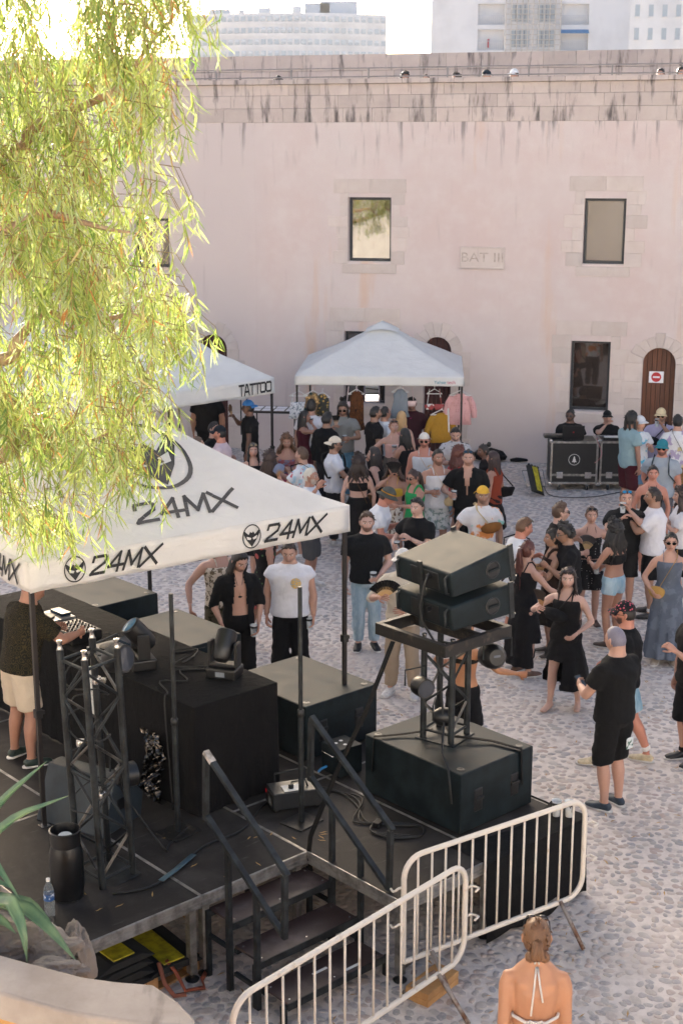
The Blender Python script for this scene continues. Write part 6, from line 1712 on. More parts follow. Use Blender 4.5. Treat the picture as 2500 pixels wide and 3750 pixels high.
while count < 2050:
    cl = rt_.choice(clumps); free = rt_.random() < .33
    py = rt_.uniform(-260, 1990) if free else rt_.gauss(cl[1], 75); xe = float(np.interp(py, ey, ex)); px = rt_.uniform(-260, xe) if free else rt_.gauss(cl[0], 62)
    if px > xe - 12: continue
    bot = np.interp(px, [-300, 0, 60, 120, 250, 330, 470, 600], [1850, 1880, 1930, 1985, 1990, 1960, 1890, 1830])
    if py > bot - 10: continue
    dn = density(px, py); top = py < 260
    if dn < (-.28 if not top else -.5): continue
    if dn < -.08 and rt_.random() < .5: continue
    if top and rt_.random() < .1: continue
    dep = rt_.gauss(0, .75) if free else cl[2] + rt_.gauss(0, .2); dep = max(-1.5, min(1.7, dep))
    p = A(px, py, dep); L_ = rt_.uniform(.18, .42)
    # drooping twig with its leaves
    sway = Vector((rt_.uniform(-.6, .5), rt_.uniform(-.5, .5), rt_.uniform(-.05, .15)))
    P0 = p + Vector((-rt_.uniform(.02, .12), 0, L_ * .5))
    P1 = P0 + Vector((.05, 0, -.02)) + sway * .15; P2 = P0 + sway * .3 + Vector((.08, 0, -L_ * .5)); P3 = P0 + sway * .35 + Vector((.09, 0, -L_))
    TV.tube([P0, P1, P2, P3], [.0035, .003, .0025, .0015], 3, cap=False)
    base_t = max(0, min(.88, rt_.gauss(.50 - .14 * (dep > .4), .20)))
    nl = rt_.randint(12, 18)
    for j in range(nl):
        f = (j + rt_.random()) / nl
        c = P0.lerp(P2, f * 2) if f < .5 else P2.lerp(P3, f * 2 - 1)
        d = Vector((rt_.gauss(0, .38), rt_.gauss(0, .38), -1 + rt_.uniform(-.1, .6)))
        ti = base_t + rt_.gauss(0, .12)
        if rt_.random() < .02: ti = 1.0
        leaf(c, d, rt_.uniform(.08, .165), rt_.uniform(.0075, .0135), rt_.uniform(-1.5, 1.5), max(0, min(1, ti)))
    count += 1
me = bpy.data.meshes.new('foliage'); me.from_pydata([tuple(v + TL) for v in LV], [], LF); me.shade_smooth(); me.materials.append(M_leaf); tint(me, LT_)
tag(link('foliage', me, tree), kind='stuff')
TV.v = [tuple(Vector(v) + TL) for v in TV.v]
tag(build('twigs', TV, M_twig, tree, fix=False), kind='stuff')

# two more of the same kind on the upper level behind the viewpoint (they mirror in the fort windows)
for k_, (x, y, rz_, lab) in enumerate(((-13, 5.5, .25, 'eucalyptus standing left of the yard, nearer one'), (-17.5, 2.5, -.3, 'eucalyptus standing left of the yard, farther one'))):
    r2 = tree.copy(); col.objects.link(r2); r2.location = (x, y, 0); r2.rotation_euler = (0, 0, rz_); r2['label'] = lab
    for c_ in list(tree.children): d_ = c_.copy(); col.objects.link(d_); d_.parent = r2
# ================================================================== SMALL THINGS ROUND THE YARD
# ---- planter with curved limestone coping, rocks and agave at the lower left
ZP = 1.70
outer = [G(x, y, ZP) for x, y in ((-520, 3480), (-260, 3555), (0, 3636), (255, 3707), (480, 3742), (716, 3760))]
inner = [G(x, y, ZP) for x, y in ((-520, 3330), (-260, 3405), (0, 3493), (170, 3540), (306, 3575), (430, 3592), (561, 3602), (640, 3655), (712, 3728))]
def resample(P, n):
    L_ = [0]
    for a, b in zip(P, P[1:]): L_.append(L_[-1] + (b - a).length)
    out = []
    for i in range(n + 1):
        t = L_[-1] * i / n; k_ = min(max(j for j in range(len(L_)) if L_[j] <= t + 1e-9), len(P) - 2); f = (t - L_[k_]) / (L_[k_ + 1] - L_[k_]); out.append(P[k_].lerp(P[k_ + 1], f))
    return out
pc = resample(inner, 36); po = resample(outer, 36)
pl = thing('planter_wall', 'curved pale limestone coping of the raised planter at bottom left', 'wall', (pc[18].x, pc[18].y, 0))
off = Vector((-pc[18].x, -pc[18].y, 0))
def ribbon(z0, z1, inset=0.0):
    mb = MB(); n = len(pc)
    for i in range(n):
        d = (po[i] - pc[i]).normalized() * inset
        for p, q_ in ((pc[i] + d, z1), (po[i] - d, z1), (po[i] - d, z0), (pc[i] + d, z0)): mb.v.append(tuple(Vector((p.x, p.y, q_)) + off))
    for i in range(n - 1):
        for k_ in range(4): mb.f.append((4 * i + k_, 4 * i + (k_ + 1) % 4, 4 * (i + 1) + (k_ + 1) % 4, 4 * (i + 1) + k_))
    mb.f.append((0, 1, 2, 3)); mb.f.append(tuple(4 * (n - 1) + k_ for k_ in (3, 2, 1, 0)))
    return mb
build('coping', ribbon(ZP - .17, ZP), mat_limestone('speckled_coping', '#978b82', '#b0a59c', .45, (.54, .66)), pl, bevel=.02, segs=3, smooth=True)
build('wall_body', ribbon(0, ZP - .172, .05), plain('ochre_render', '#c99a63', .9, var=.25, vscale=4), pl, smooth=True)
soil = MB().add([(p.x, p.y, ZP - .25) for p in (G(-520, 3330, ZP), G(-520, 3100, ZP), G(60, 3330, ZP - .2), G(280, 3420, ZP - .2), G(300, 3560, ZP - .1), G(0, 3480, ZP))], [(0, 1, 2, 3, 4, 5)])
tag(build('planter_soil', soil, plain('dry_soil', '#6b5746', .95, var=.4), None), 'dry soil bed inside the raised planter', 'soil', kind='structure')
M_rock = mat_limestone('rough_rock', '#6c635d', '#8f8479', .4, (.55, .75))
rr_ = random.Random(4)
def rock(label, px, py, z, s, st=(1, 1, .7)):
    c = G(px, py, z); bm = bmesh.new(); bmesh.ops.create_icosphere(bm, subdivisions=4, radius=1)
    for v in bm.verts:
        n_ = noise.noise(v.co * 1.3 + Vector((px, py, 0))) * .45 + abs(noise.noise(v.co * 3 + Vector((py, px, 0)))) * .30 + noise.noise(v.co * 8 + Vector((py, px, 0))) * .07
        v.co = Vector((v.co.x * st[0], v.co.y * st[1], v.co.z * st[2])) * (1 + n_) * s
    me = bpy.data.meshes.new('rock'); bm.to_mesh(me); bm.free(); me.materials.append(M_rock)
    tag(link('rock', me, None, c), label, 'rock', 'rocks edging the planter')
rock('large grey rock beside the agave at the planter edge', 70, 3460, 1.50, .13, (1.5, 1, .8)); rock('jagged grey rock under the drooping agave leaves', 190, 3480, 1.48, .12, (1.3, 1, .8))
rock('tan flat rock tucked behind the coping', 215, 3545, 1.52, .085, (1.7, .9, .6)); rock('upright rough rock touching the stage corner', 275, 3500, 1.38, .13, (.8, .9, 1.4)); rock('brown rock at the left picture edge behind the coping', -20, 3430, 1.5, .16, (1.2, 1, .8))
def mat_agave():
    t = NT('agave_leaf'); v = t.coord(); n = t.noise(v, 5, 4); n2 = t.noise(t.coord('Object', (1, 1, 1), (3, 3, 3)), 40, 3)
    t.base(t.mix(t.ramp(n, [(.35, (0, 0, 0)), (.7, (1, 1, 1))]), lin('#4a6b50'), lin('#7d9468'))); t.rough(.42); t.bump(n2, .1, .004); return t.m
M_agave = mat_agave()
ag = thing('agave_plant', 'agave with long grey-green sword leaves spilling into the lower left', 'plant', G(-120, 3400, 1.5))
agi = Vector(ag.location)
def agave_leaf(pts, w):
    P_ = [AtY(x, y, Y) - agi for x, y, Y in pts]; Q = resample(P_, 14); mb = MB(); n = len(Q)
    for i, p in enumerate(Q):
        t = (Q[min(i + 1, n - 1)] - Q[max(i - 1, 0)]).normalized(); up = Vector((0, -.35, .95)); s_ = t.cross(up).normalized(); nn = s_.cross(t); f = i / (n - 1)
        ww = w * (.55 + .9 * f) * (1 - f ** 3.0) if f < .5 else w * (1 - ((f - .35) / .65) ** 2.2)
        ww = max(ww, .002)
        for a, h_ in ((-1, .010), (-.5, -.006), (0, -.014), (.5, -.006), (1, .010), (.5, -.020), (0, -.030), (-.5, -.020)): mb.v.append(tuple(p + s_ * a * ww / 2 + nn * (h_ * ww / .06)))
    for i in range(n - 1):
        for k_ in range(8): mb.f.append((8 * i + k_, 8 * i + (k_ + 1) % 8, 8 * i + 8 + (k_ + 1) % 8, 8 * i + 8 + k_))
    return build('leaf', mb, M_agave, ag, smooth='full')
agave_leaf([(-130, 3380, 7.9), (-60, 3000, 7.7), (30, 2905, 7.6), (172, 2788, 7.5)], .075)
agave_leaf([(-140, 3390, 7.9), (-60, 3080, 7.6), (60, 2985, 7.5), (252, 2914, 7.4)], .075)
agave_leaf([(-140, 3400, 7.8), (-50, 3110, 7.6), (10, 3200, 7.5), (80, 3302, 7.4)], .07)
agave_leaf([(-140, 3400, 7.7), (-40, 3290, 7.5), (40, 3300, 7.35), (85, 3400, 7.25), (101, 3525, 7.2)], .10)
agave_leaf([(-140, 3400, 7.7), (-20, 3300, 7.6), (100, 3330, 7.5), (180, 3400, 7.4), (283, 3522, 7.3)], .10)
agave_leaf([(-140, 3390, 7.8), (0, 3290, 7.8), (110, 3310, 7.75), (170, 3370, 7.7), (208, 3425, 7.65)], .09)
agave_leaf([(-140, 3400, 7.7), (-60, 3340, 7.5), (20, 3380, 7.4), (60, 3420, 7.35)], .10)
agave_leaf([(-140, 3390, 7.9), (-80, 3210, 7.9), (0, 3230, 7.85), (60, 3260, 7.8)], .06)

# ---- flight cases and the small desk by the brown door
M_case = plain('flight_case_ply', '#121315', .45, var=.2)
def flight_case(label, px0, px1, emblem):
    a, b = G(px0, 1797, 0), G(px1, 1797, 0); w = b.x - a.x; hh, dp = .80, .62; zb = .13
    o = thing('flight_case', label, 'flight case', (a.x, a.y, 0), R(-2), 'black flight cases used as a desk')
    build('body', MB().box(.01, w - .01, .01, dp - .01, zb + .01, zb + hh - .01), M_case, o)
    e = MB(); t_ = .035
    for (x0, x1) in ((0, t_), (w - t_, w)):
        e.box(x0, x1, 0, t_, zb + t_, zb + hh - t_); e.box(x0, x1, dp - t_, dp, zb + t_, zb + hh - t_)
        for (z0, z1) in ((zb, zb + t_), (zb + hh - t_, zb + hh)): e.box(x0, x1, t_, dp - t_, z0, z1)
    for (y0, y1) in ((0, t_), (dp - t_, dp)):
        for (z0, z1) in ((zb, zb + t_), (zb + hh - t_, zb + hh)): e.box(0, w, y0, y1, z0, z1)
    e.box(t_, w - t_, -.004, .008, zb + .15, zb + .19)
    build('edge_trim', e, M_alu, o, bevel=.003)
    for x in (0, w):
        for z in (zb, zb + hh): build('corner', MB().box(x - .03, x + .03, -.008, .05, z - .03, z + .03), M_chrome, o, bevel=.012, segs=3)
    for x in (w * .2, w * .8):
        build('latch', MB().box(x - .06, x + .06, -.014, -.004, zb + .11, zb + .23), M_chrome, o, bevel=.008)
        c = build('caster', MB().lathe([(.05, -.02), (.052, -.015), (.052, .015), (.05, .02)], 16, cap=True), M_plastic, o, smooth=True); c.rotation_euler = (0, R(90), 0); c.location = (x, .08, .052)
        build('caster_fork', MB().box(x - .03, x + .03, .05, .11, .09, zb), M_chrome, o)
    if emblem:
        n = 32; cx, cz, rr = w / 2, zb + .46, .105
        ring = MB().add([(cx + q_ * math.cos(2 * math.pi * k_ / n), -.0005 + .006, cz + q_ * math.sin(2 * math.pi * k_ / n)) for k_ in range(n) for q_ in (rr, rr * .92)], [(2 * k_, 2 * k_ + 1, (2 * k_ + 3) % (2 * n), (2 * k_ + 2) % (2 * n)) for k_ in range(n)])
        tr_ = [(0, .07), (-.02, .03), (-.012, .03), (-.03, -.005), (-.02, -.005), (-.045, -.045), (-.006, -.045), (-.006, -.065), (.006, -.065), (.006, -.045), (.045, -.045), (.02, -.005), (.03, -.005), (.012, .03), (.02, .03)]
        ring.add([(cx + x, .0055, cz + z) for x, z in tr_], [tuple(t) for t in geometry.tessellate_polygon([[Vector((x, z, 0)) for x, z in tr_]])])
        build('tree_emblem', ring, M_wht, o, fix=False)
    return o, Vector((a.x, a.y, zb + hh)), w
fc1, fp1, fw1 = flight_case('black flight case with white tree emblem and aluminium edges', 2010, 2182, True)
fc2, fp2, fw2 = flight_case('second black flight case, partly hidden by the man in blue-grey', 2190, 2362, False)
lap = thing('laptop', 'open black laptop on the flight case before the seated musicians', 'laptop', fp1 + Vector((.42, .12, 0)), R(-2))
build('base', MB().box(-.19, .19, 0, .26, 0, .02), M_plastic, lap, bevel=.004)
scr = build('screen', MB().box(-.20, .20, 0, .012, 0, .27), M_plastic, lap, bevel=.004); scr.location = (0, .0, .02); scr.rotation_euler = (R(14), 0, 0)
build('logo_mark', MB().lathe([(.014, 0), (.014, .002)], 10), M_red, scr).location = (0, -.002, .14)
scr.children[0].rotation_euler = (R(90), 0, 0)
kb = thing('midi_keyboard', 'small white-keyed keyboard on the second flight case', 'keyboard', fp2 + Vector((.35, .10, 0)), R(-2))
build('case', MB().box(-.28, .28, 0, .2, 0, .05), M_plastic, kb, bevel=.006); 
for i in range(16): build('key', MB().box(-.26 + i * .0325, -.232 + i * .0325, .01, .12, .05, .06), M_wht, kb)
dp2 = solo('dj_controller', MB().box(-.2, .2, 0, .2, 0, .06), M_plastic, 'flat black controller left on the emblem flight case', 'controller', fp1 + Vector((.12, .3, 0)), 0, bevel=.01)
cable('thin pink cable drooping in front of the second flight case', [fp2 + Vector((-.05, .05, .05)), fp2 + Vector((-.08, -.03, .04)), fp2 + Vector((.02, -.03, -.2)), fp2 + Vector((-.02, -.03, -.32)), fp2 + Vector((-.10, -.02, -.4))], .006, plain('pink_cable', '#c9898a', .5))
cable('black cable on the cobbles below the flight cases', [G(1990, 1780, .02), G(2010, 1812, .02), G(2080, 1822, .02), G(2180, 1818, .02), G(2280, 1800, .02)], .008)
# leaning cable ramp, folded stands, chair
lr = ramp('yellow lidded cable ramp leaning beside the emblem flight case', G(1962, 1775, .02), R(100), .62); lr.rotation_euler = (R(28), R(-38), R(96)); lr.location = G(1958, 1760, .26); lr.scale = (1, .62, 1)
fr_ = MB().tube([(-.18, 0, 0), (.18, 0, 0), (.2, .3, .25), (-.2, .3, .25), (-.18, 0, 0)], .012, 6)
solo('floor_stand', fr_, M_chrome, 'bent silver tube stand on the cobbles below the leaning ramp', 'stand', G(1962, 1782, .012), R(8), smooth='full')
bs = G(1865, 1678, 0)
def folded_stand(label, dx, lean_, hh):
    o = thing('folded_stand', label, 'stand', bs + Vector((dx, -.05, 0)), 0, 'folded black stands against the wall'); o.rotation_euler = (R(-8), R(lean_), 0)
    build('pole', MB().tube([(0, 0, .02), (0, 0, hh)], .018, 8), M_black, o, smooth=True)
    for k_ in range(3): an = k_ * 2.1; build('leg', MB().tube([(.02 * math.cos(an), .02 * math.sin(an), hh * .55), (.09 * math.cos(an), .09 * math.sin(an), .02)], .012, 6), M_black, o, smooth=True)
    build('clamp', MB().box(-.03, .03, -.03, .03, hh * .52, hh * .58), M_plastic, o, bevel=.005)
folded_stand('tall folded black stand leaning on the wall, rightmost of the bundle', .22, 7, 1.15); folded_stand('folded black stand in the middle of the bundle', .05, 3, .85); folded_stand('shorter folded black stand at the left of the bundle', -.06, 6, .8); folded_stand('folded black stand tucked behind the others', .10, 10, .9)
gb = MB(); gb.add(*(lambda m: (m.v, m.f))(ring_tube([(-.35, 0, .10), (-.25, 0, .13), (0, 0, .15), (.22, 0, .12), (.32, 0, .08)], [(.05, .05), (.13, .11), (.15, .14), (.12, .11), (.04, .04)], 12, (0, 1, 0))))
solo('gear_bag', gb, cloth('#141416'), 'slumped black gear bag on the cobbles left of the folded stands', 'bag', G(1795, 1690, 0), R(-10), smooth='full')
gb2 = MB(); gb2.add(*(lambda m: (m.v, m.f))(ring_tube([(-.22, 0, .03), (-.1, 0, .05), (.1, 0, .05), (.26, 0, .03)], [(.04, .03), (.14, .05), (.14, .05), (.04, .03)], 12, (0, 1, 0))))
solo('gear_bag', gb2, cloth('#141416'), 'flat black bag spread on the cobbles right of the folded stands', 'bag', G(1905, 1690, 0), R(5), smooth='full')
ch = thing('folding_chair', 'black folding chair with steel legs by the clothes tent', 'chair', G(1738, 1665, 0), R(165))
build('seat', MB().box(-.2, .2, -.2, .2, .43, .46), M_plastic, ch, bevel=.01); build('backrest', MB().box(-.2, .2, -.24, -.21, .62, .80), M_plastic, ch, bevel=.01)
for x in (-.21, .21):
    build('leg', MB().tube([(x, .22, .0), (x, -.23, .82)], .012, 6), M_rail, ch, smooth=True); build('leg', MB().tube([(x, -.22, 0), (x, .14, .44)], .012, 6), M_rail, ch, smooth=True)
# ---- clothes on the tent's front rail
def TBp(px, py, dy=.12): return AtY(px, py, 25.25 + dy)
def hanger(o, y, w=.21):
    build('hanger', MB().tube([(-w, 0, y - .09), (0, 0, y), (w, 0, y - .09), (-w, 0, y - .09)], .010, 6).tube([(0, 0, y), (0, 0, y + .05), (.02, 0, y + .07)], .006, 5), M_wht, o, smooth='full')
def garment(name, label, px, py, w, h, m, kind='shirt', hang=True, rz=0):
    p = TBp(px, py); o = thing(name, label, 'garment', p, R(rz))
    if hang: hanger(o, 0, min(.21, w * .5))
    if kind == 'shirt':
        mb = join(ring_tube([(0, 0, -.06), (0, 0, -.12), (0, .01, -.25), (0, 0, -h * .7), (0, -.01, -h)], [(.05, .03), (w * .42, .035), (w * .46, .05), (w * .48, .05), (w * .52, .055)], 18), *[ring_tube([(s_ * w * .36, 0, -.12), (s_ * w * .52, .0, -.24), (s_ * w * .62, .02, -h * .62), (s_ * w * .64, .02, -h * .8)], [(.06, .03), (.065, .035), (.06, .03), (.05, .028)], 10) for s_ in (-1, 1)])
    elif kind == 'cami':
        mb = join(ring_tube([(0, 0, -.20), (0, .01, -.28), (0, 0, -h * .8), (0, 0, -h)], [(w * .42, .02), (w * .45, .04), (w * .48, .04), (w * .55, .045)], 18), MB().tube([(-w * .36, 0, -.22), (-w * .3, 0, -.06)], .006, 5), MB().tube([(w * .36, 0, -.22), (w * .3, 0, -.06)], .006, 5))
    elif kind == 'dress':
        mb = ring_tube([(0, 0, -.04), (0, 0, -.12), (.01, 0, -h * .4), (-.01, 0, -h * .8), (0, 0, -h)], [(.05, .03), (w * .4, .05), (w * .4, .06), (w * .48, .07), (w * .55, .08)], 18)
    else:
        mb = join(*[ring_tube([(s_ * w * .30 - .09, 0, -.30), (s_ * w * .30 - .05, .02, -.33), (s_ * w * .30 + .05, .02, -.33), (s_ * w * .30 + .09, 0, -.28)], [(.01, .01), (.03, .055), (.03, .055), (.01, .01)], 10, (0, 1, 0)) for s_ in (-1, 1)], MB().tube([(-w * .45, 0, -.28), (-w * .32, 0, 0)], .008, 5), MB().tube([(w * .45, 0, -.28), (w * .32, 0, 0)], .008, 5))
    co = np.array(mb.v); co[:, 1] += .018 * np.sin(co[:, 0] * 60 + co[:, 2] * 9); mb.v = [tuple(c) for c in co]
    build('cloth', mb, m, o, smooth='full'); return o
garment('hanging_shirt', 'pink patterned shirt hanging at the right front of the clothes tent', 1685, 1430, .40, .62, cloth('#d9a7a4', 'dots', '#8a3a44', 26), rz=-4)
garment('hanging_shirt', 'mustard yellow shirt hanging below the pink patterned one', 1615, 1500, .40, .60, cloth('#b0832e'), rz=12)
garment('hanging_camisole', 'white speckled camisole on a white hanger at the left front', 1093, 1432, .34, .50, cloth('#d3d6dc', 'blotch', '#7a8490', 26), 'cami')
garment('hanging_dress', 'brown patterned dress hanging under the clothes tent', 1305, 1425, .30, .75, cloth('#6e4020', 'rings', '#20130e', 14), 'dress')
garment('hanging_dress', 'pale grey sheer dress hanging at the back of the tent', 1465, 1418, .32, .55, cloth('#7d858c'), 'dress')
garment('hanging_bra', 'white and pink bikini top hanging by the mirror', 1290, 1415, .22, .4, cloth('#d8c7cb'), 'bra', False)
garment('hanging_bra', 'pale pink bikini top hanging right of the mirror', 1492, 1412, .24, .4, cloth('#d7bdb8'), 'bra', False)
garment('hanging_bra', 'red and white bikini top on a hanger', 1590, 1424, .28, .4, cloth('#a34d4c', 'blotch', '#d8d4d0', 7), 'bra')
garment('hanging_dress', 'teal and tan bunch of skirts hanging beside the white camisole', 1145, 1430, .36, .45, cloth('#8a6e4c', 'blotch', '#1f3a3c', 9, c3='#c9a26a'), 'dress', rz=20)
garment('hanging_dress', 'dark floral fabric hanging near the left tent leg', 1180, 1436, .30, .42, cloth('#3b3a34', 'floral', '#a8884c', 16), 'dress', rz=-15)
rk = MB().tube([TBp(1640, 1495), TBp(1645, 1660)], .016, 8)
solo('garment_stand', rk, M_wht, 'white upright pole of the garment rack under the mustard shirt', 'rack', smooth='full')
mr = rpx(1337, 1416, 1388, 1468)
mir = thing('mirror', 'small bright rectangular mirror hanging inside the clothes tent', 'mirror', TBp(1362, 1468, 1.6), R(4))
mw = .25; mh = .30
build('frame', MB().box(-mw / 2 - .025, mw / 2 + .025, 0, .02, -.025, mh + .025), plain('lilac_frame', '#9a94a8', .5), mir, bevel=.004)
gl = NT('mirror_glass'); gl.base((.9, .9, .9, 1)); gl.b.inputs['Metallic'].default_value = 1; gl.rough(.03)
gp = build('glass', MB().box(-mw / 2, mw / 2, -.006, -.001, 0, mh), gl.m, mir); mir.rotation_euler = (R(-12), 0, R(4))
# ---- tattoo tent furniture
def table(label, loc, rz, L_=1.2, D_=.55, h_=.74, m=None):
    o = thing('folding_table', label, 'table', loc, rz, 'white folding tables by the tattoo tent')
    build('tabletop', MB().box(-L_ / 2, L_ / 2, -D_ / 2, D_ / 2, h_ - .04, h_), m or M_wht, o, bevel=.008)
    for x in (-L_ / 2 + .1, L_ / 2 - .1):
        for y in (-D_ / 2 + .06, D_ / 2 - .06): build('leg', MB().tube([(x, y, 0), (x, y, h_ - .04)], .014, 6), M_black, o, smooth=True)
    return o
table('white folding table under the back of the tattoo tent', G(770, 1580, .74), R(-12), 1.6)
tp_ = table('dark table spread with white flash sheets beside the tattoo tent', G(1010, 1640, .74), R(-8), 1.0, .6, .74, M_plastic)
for i in range(4):
    for j in range(2): build('paper', MB().box(-.44 + i * .225, -.25 + i * .225, -.24 + j * .25, -.03 + j * .25, .741, .743), M_paper, tp_)
ptp = thing('potted_plant', 'dark spiky potted plant behind the tattoo tent leg', 'plant', G(1010, 1600, 0) + Vector((0, 1.2, 0)))
build('pot', MB().lathe([(.16, 0), (.2, .05), (.22, .35), (.2, .36)], 16), plain('terracotta_pot', '#6a4638', .8), ptp, smooth=True)
for i in range(26):
    an = i * 2.4; L_ = rr_.uniform(.5, .85); el = rr_.uniform(.5, 1.4)
    d = Vector((math.cos(an) * math.cos(el), math.sin(an) * math.cos(el), math.sin(el)))
    build('leaf', MB().tube([Vector((0, 0, .35)), Vector((0, 0, .35)) + d * L_ * .5, Vector((0, 0, .35)) + d * L_ - Vector((0, 0, .08))], [.02, .026, .003], 5, flat=.25), plain('dark_plant_leaf', '#2f3f2a', .5), ptp, smooth='full')
# ---- cups, fans, phones and bowls: shared shapes
def mat_beer(name, c):
    t = NT(name); v = t.coord(); n = t.noise(v, 30, 3); t.base(t.mix(n, lin(c), tuple(x * .7 for x in lin(c)[:3]))); t.rough(.15); return t.m
M_beer = mat_beer('beer', '#b98a3c'); M_cola = mat_beer('cola', '#3a2218'); M_empty = mat_beer('water_drink', '#a9b6bc')
tcup = NT('cup_plastic'); tcup.base(lin('#e6ecef')); tcup.rough(.12); tcup.b.inputs['Alpha'].default_value = .45; M_cup = tcup.m
cup_me = mesh_of('cup', MB().lathe([(.030, 0), (.031, .002), (.042, .135), (.0435, .138), (.041, .138), (.0295, .006)], 16), M_cup, True)
band = MB(); rb = random.Random(2); nb_ = 32
for k_ in range(nb_):
    a0, a1 = 2 * math.pi * k_ / nb_, 2 * math.pi * (k_ + 1) / nb_; lo = .10 - (rb.choice((0, .012, .03, .05)) if k_ % 2 else 0)
    def rc(z): return .031 + .011 * z / .135 + .0008
    band.add([(rc(z) * math.cos(a), rc(z) * math.sin(a), z) for a, z in ((a0, lo), (a1, lo), (a1, .125), (a0, .125))], [(0, 1, 2, 3)])
band_me = mesh_of('drip_print', band, M_ink)
drink_me = {k_: mesh_of('drink', MB().lathe([(.0285, .006), (.029 + .011 * f, .006 + .13 * f)], 14), m, True) for k_, m, f in (('beer', M_beer, .62), ('cola', M_cola, .6), ('empty', M_empty, .2), ('dreg', M_beer, .2))}
def cup(label, p, kind='beer', tilt=(0, 0)):
    o = thing('plastic_cup', label, 'cup', p, rnd.uniform(0, 6), 'printed plastic drink cups'); o.rotation_euler = (R(tilt[0]), R(tilt[1]), o.rotation_euler[2])
    link('cup', cup_me, o); link('drip_print', band_me, o); link('drink', drink_me[kind], o); return o
cup('nearly empty plastic cup on the black cloth corner, left of a pair', S(3.98, -.92, DK + .016), 'dreg'); cup('plastic cup with amber dregs on the black cloth corner, right of a pair', S(4.05, -1.0, DK + .016), 'dreg')
def held_cup(P, side, whose, kind='beer'):
    p = hand_point(P, side, .075, .045); return cup('plastic cup held by ' + whose, p - Vector((0, 0, .07)), kind)
def fan(label, p, rz, c='#8a6a48', c2='#1a1a1c', open_=1.6, s=.22, tilt=80, roll=0):
    o = thing('hand_fan', label, 'fan', p, rz, 'folding hand fans'); o.rotation_euler = (R(tilt), R(roll), rz)
    n = 14
    for i in range(n):
        a = -open_ / 2 + open_ * i / (n - 1); d = Vector((math.sin(a), math.cos(a), 0)); build('stick', MB().bar((0, 0, .001 * (i % 2)), d * s * .62 + Vector((0, 0, .001 * (i % 2))), .011, .003), plain('fan_wood_' + c[1:], c, .6), o)
    def fn(a, b): an = -open_ / 2 + open_ * a; r_ = s * (.48 + .52 * b); return (math.sin(an) * r_, math.cos(an) * r_, .006 * (1 if int(a * 28) % 2 else -1))
    build('fan_leaf', MB().sheet(fn, 28, 3, .002), cloth(c2), o); return o
def held_fan(P, side, whose, **k): p = hand_point(P, side, .08, .03); return fan('hand fan held by ' + whose, p, P.rz + k.pop('dz', 0), **k)
def phone(P, side, whose):
    p = hand_point(P, side, .10, .03); o = thing('phone', 'dark smartphone held by ' + whose, 'phone', p, P.rz); o.rotation_euler = (R(40), 0, P.rz)
    build('body', MB().box(-.037, .037, -.075, .075, -.004, .004), M_plastic, o, bevel=.003); build('screen', MB().box(-.034, .034, -.071, .071, .0042, .005), mat_lens('#46525a'), o)
def bowl(P, side, whose):
    p = hand_point(P, side, .09, .05); o = thing('food_bowl', 'brown cardboard food bowl held by ' + whose, 'bowl', p, 0, 'cardboard food bowls')
    build('bowl', MB().lathe([(.045, 0), (.07, .06), (.072, .062), (.068, .062), (.045, .006)], 20), plain('kraft_card', '#b08a5c', .8), o, smooth=True)
    build('food', MB().lathe([(.055, .035), (.03, .05), (.005, .055)], 14), plain('noodles', '#7a4a28', .8, var=.5, vscale=60), o, smooth=True)
# ================================================================== THE CROWD
BK, DKB, BR, BLD = '#17120f', '#231812', '#4a3020', '#a8875c'
p_ = person
# --- on the ground behind the stage, nearest first
q1 = p_('person in white sleeveless tee and black trousers, hands down, behind the stage', (1060, 1972), 1.80, 184, w=1.12, hair=('short', DKB), skin='fair', nod=14, top=('boxy', '#dedde2'), bottom=('wide', '#131315'), shoes='#1c1c1e', stance=.13, beard=.15,
        extra={'add': lambda P, r: build('badge_print', MB().lathe([(.062, 0), (.062, .002)], 20), cloth('#e0b45a', 'rings', '#8fa6b4', 30), r).__setattr__('matrix_basis', Matrix.Translation((-.09, .205, 1.30)) @ Matrix.Rotation(R(-86), 4, 'X'))})
held_cup(q1, -1, 'the person in the white sleeveless tee', 'empty')
q2 = p_('long-haired person in an open black shirt with a pendant, beside the stage', (868, 2002), 1.80, 165, w=.9, hair=('long', BK, .30), skin='fair', nod=22, yaw=-20, top=('rolled', '#121214'), bottom=('wide', '#111113'), shoes='#1a1a1a', beard=.5, L=(-.2, .12, .86), Rr=(.2, .1, .88),
        extra={'open': [(.45, .10), (.6, .085), (.7, .07), (.8, .05)], 'add': lambda P, r: build('pendant', MB().tube([(-.05, .07, 1.48), (-.03, .12, 1.38), (0, .13, 1.24), (.03, .12, 1.38), (.05, .07, 1.48)], .004, 5).lathe([(.02, 0), (.024, .01), (.0, .02)], 10, (0, .135, 1.22)), M_rubber, r)})
held_cup(q2, -1, 'the long-haired person in the open black shirt', 'empty')
p_('person in a cream patterned tank and camo shorts, head hidden by the tent valance', (800, 1950), 1.78, 150, hair=('short', BR), top=('tank', '#cfc2ae', cloth('#d5c9b8', 'blotch', '#6a5c48', 22)), bottom=('knee', '#4b4437', cloth('#5a5240', 'blotch', '#33301f', 9)), Rr=(.42, .1, .95), stance=.12)
p_('person in a dark floral dress striding behind the stage in red-striped sneakers', (965, 1895), 1.70, 60, 'f', hair=('long', '#3b1c1a'), skin='tan', top=('dress', '#1b1718', cloth('#1b1718', 'floral', '#b0544e', 9)), bottom=('skirt', '#1b1718', cloth('#1b1718', 'floral', '#c0625a', 9), .33), stride=.24, shoes='#c9bdb4', L='chest')
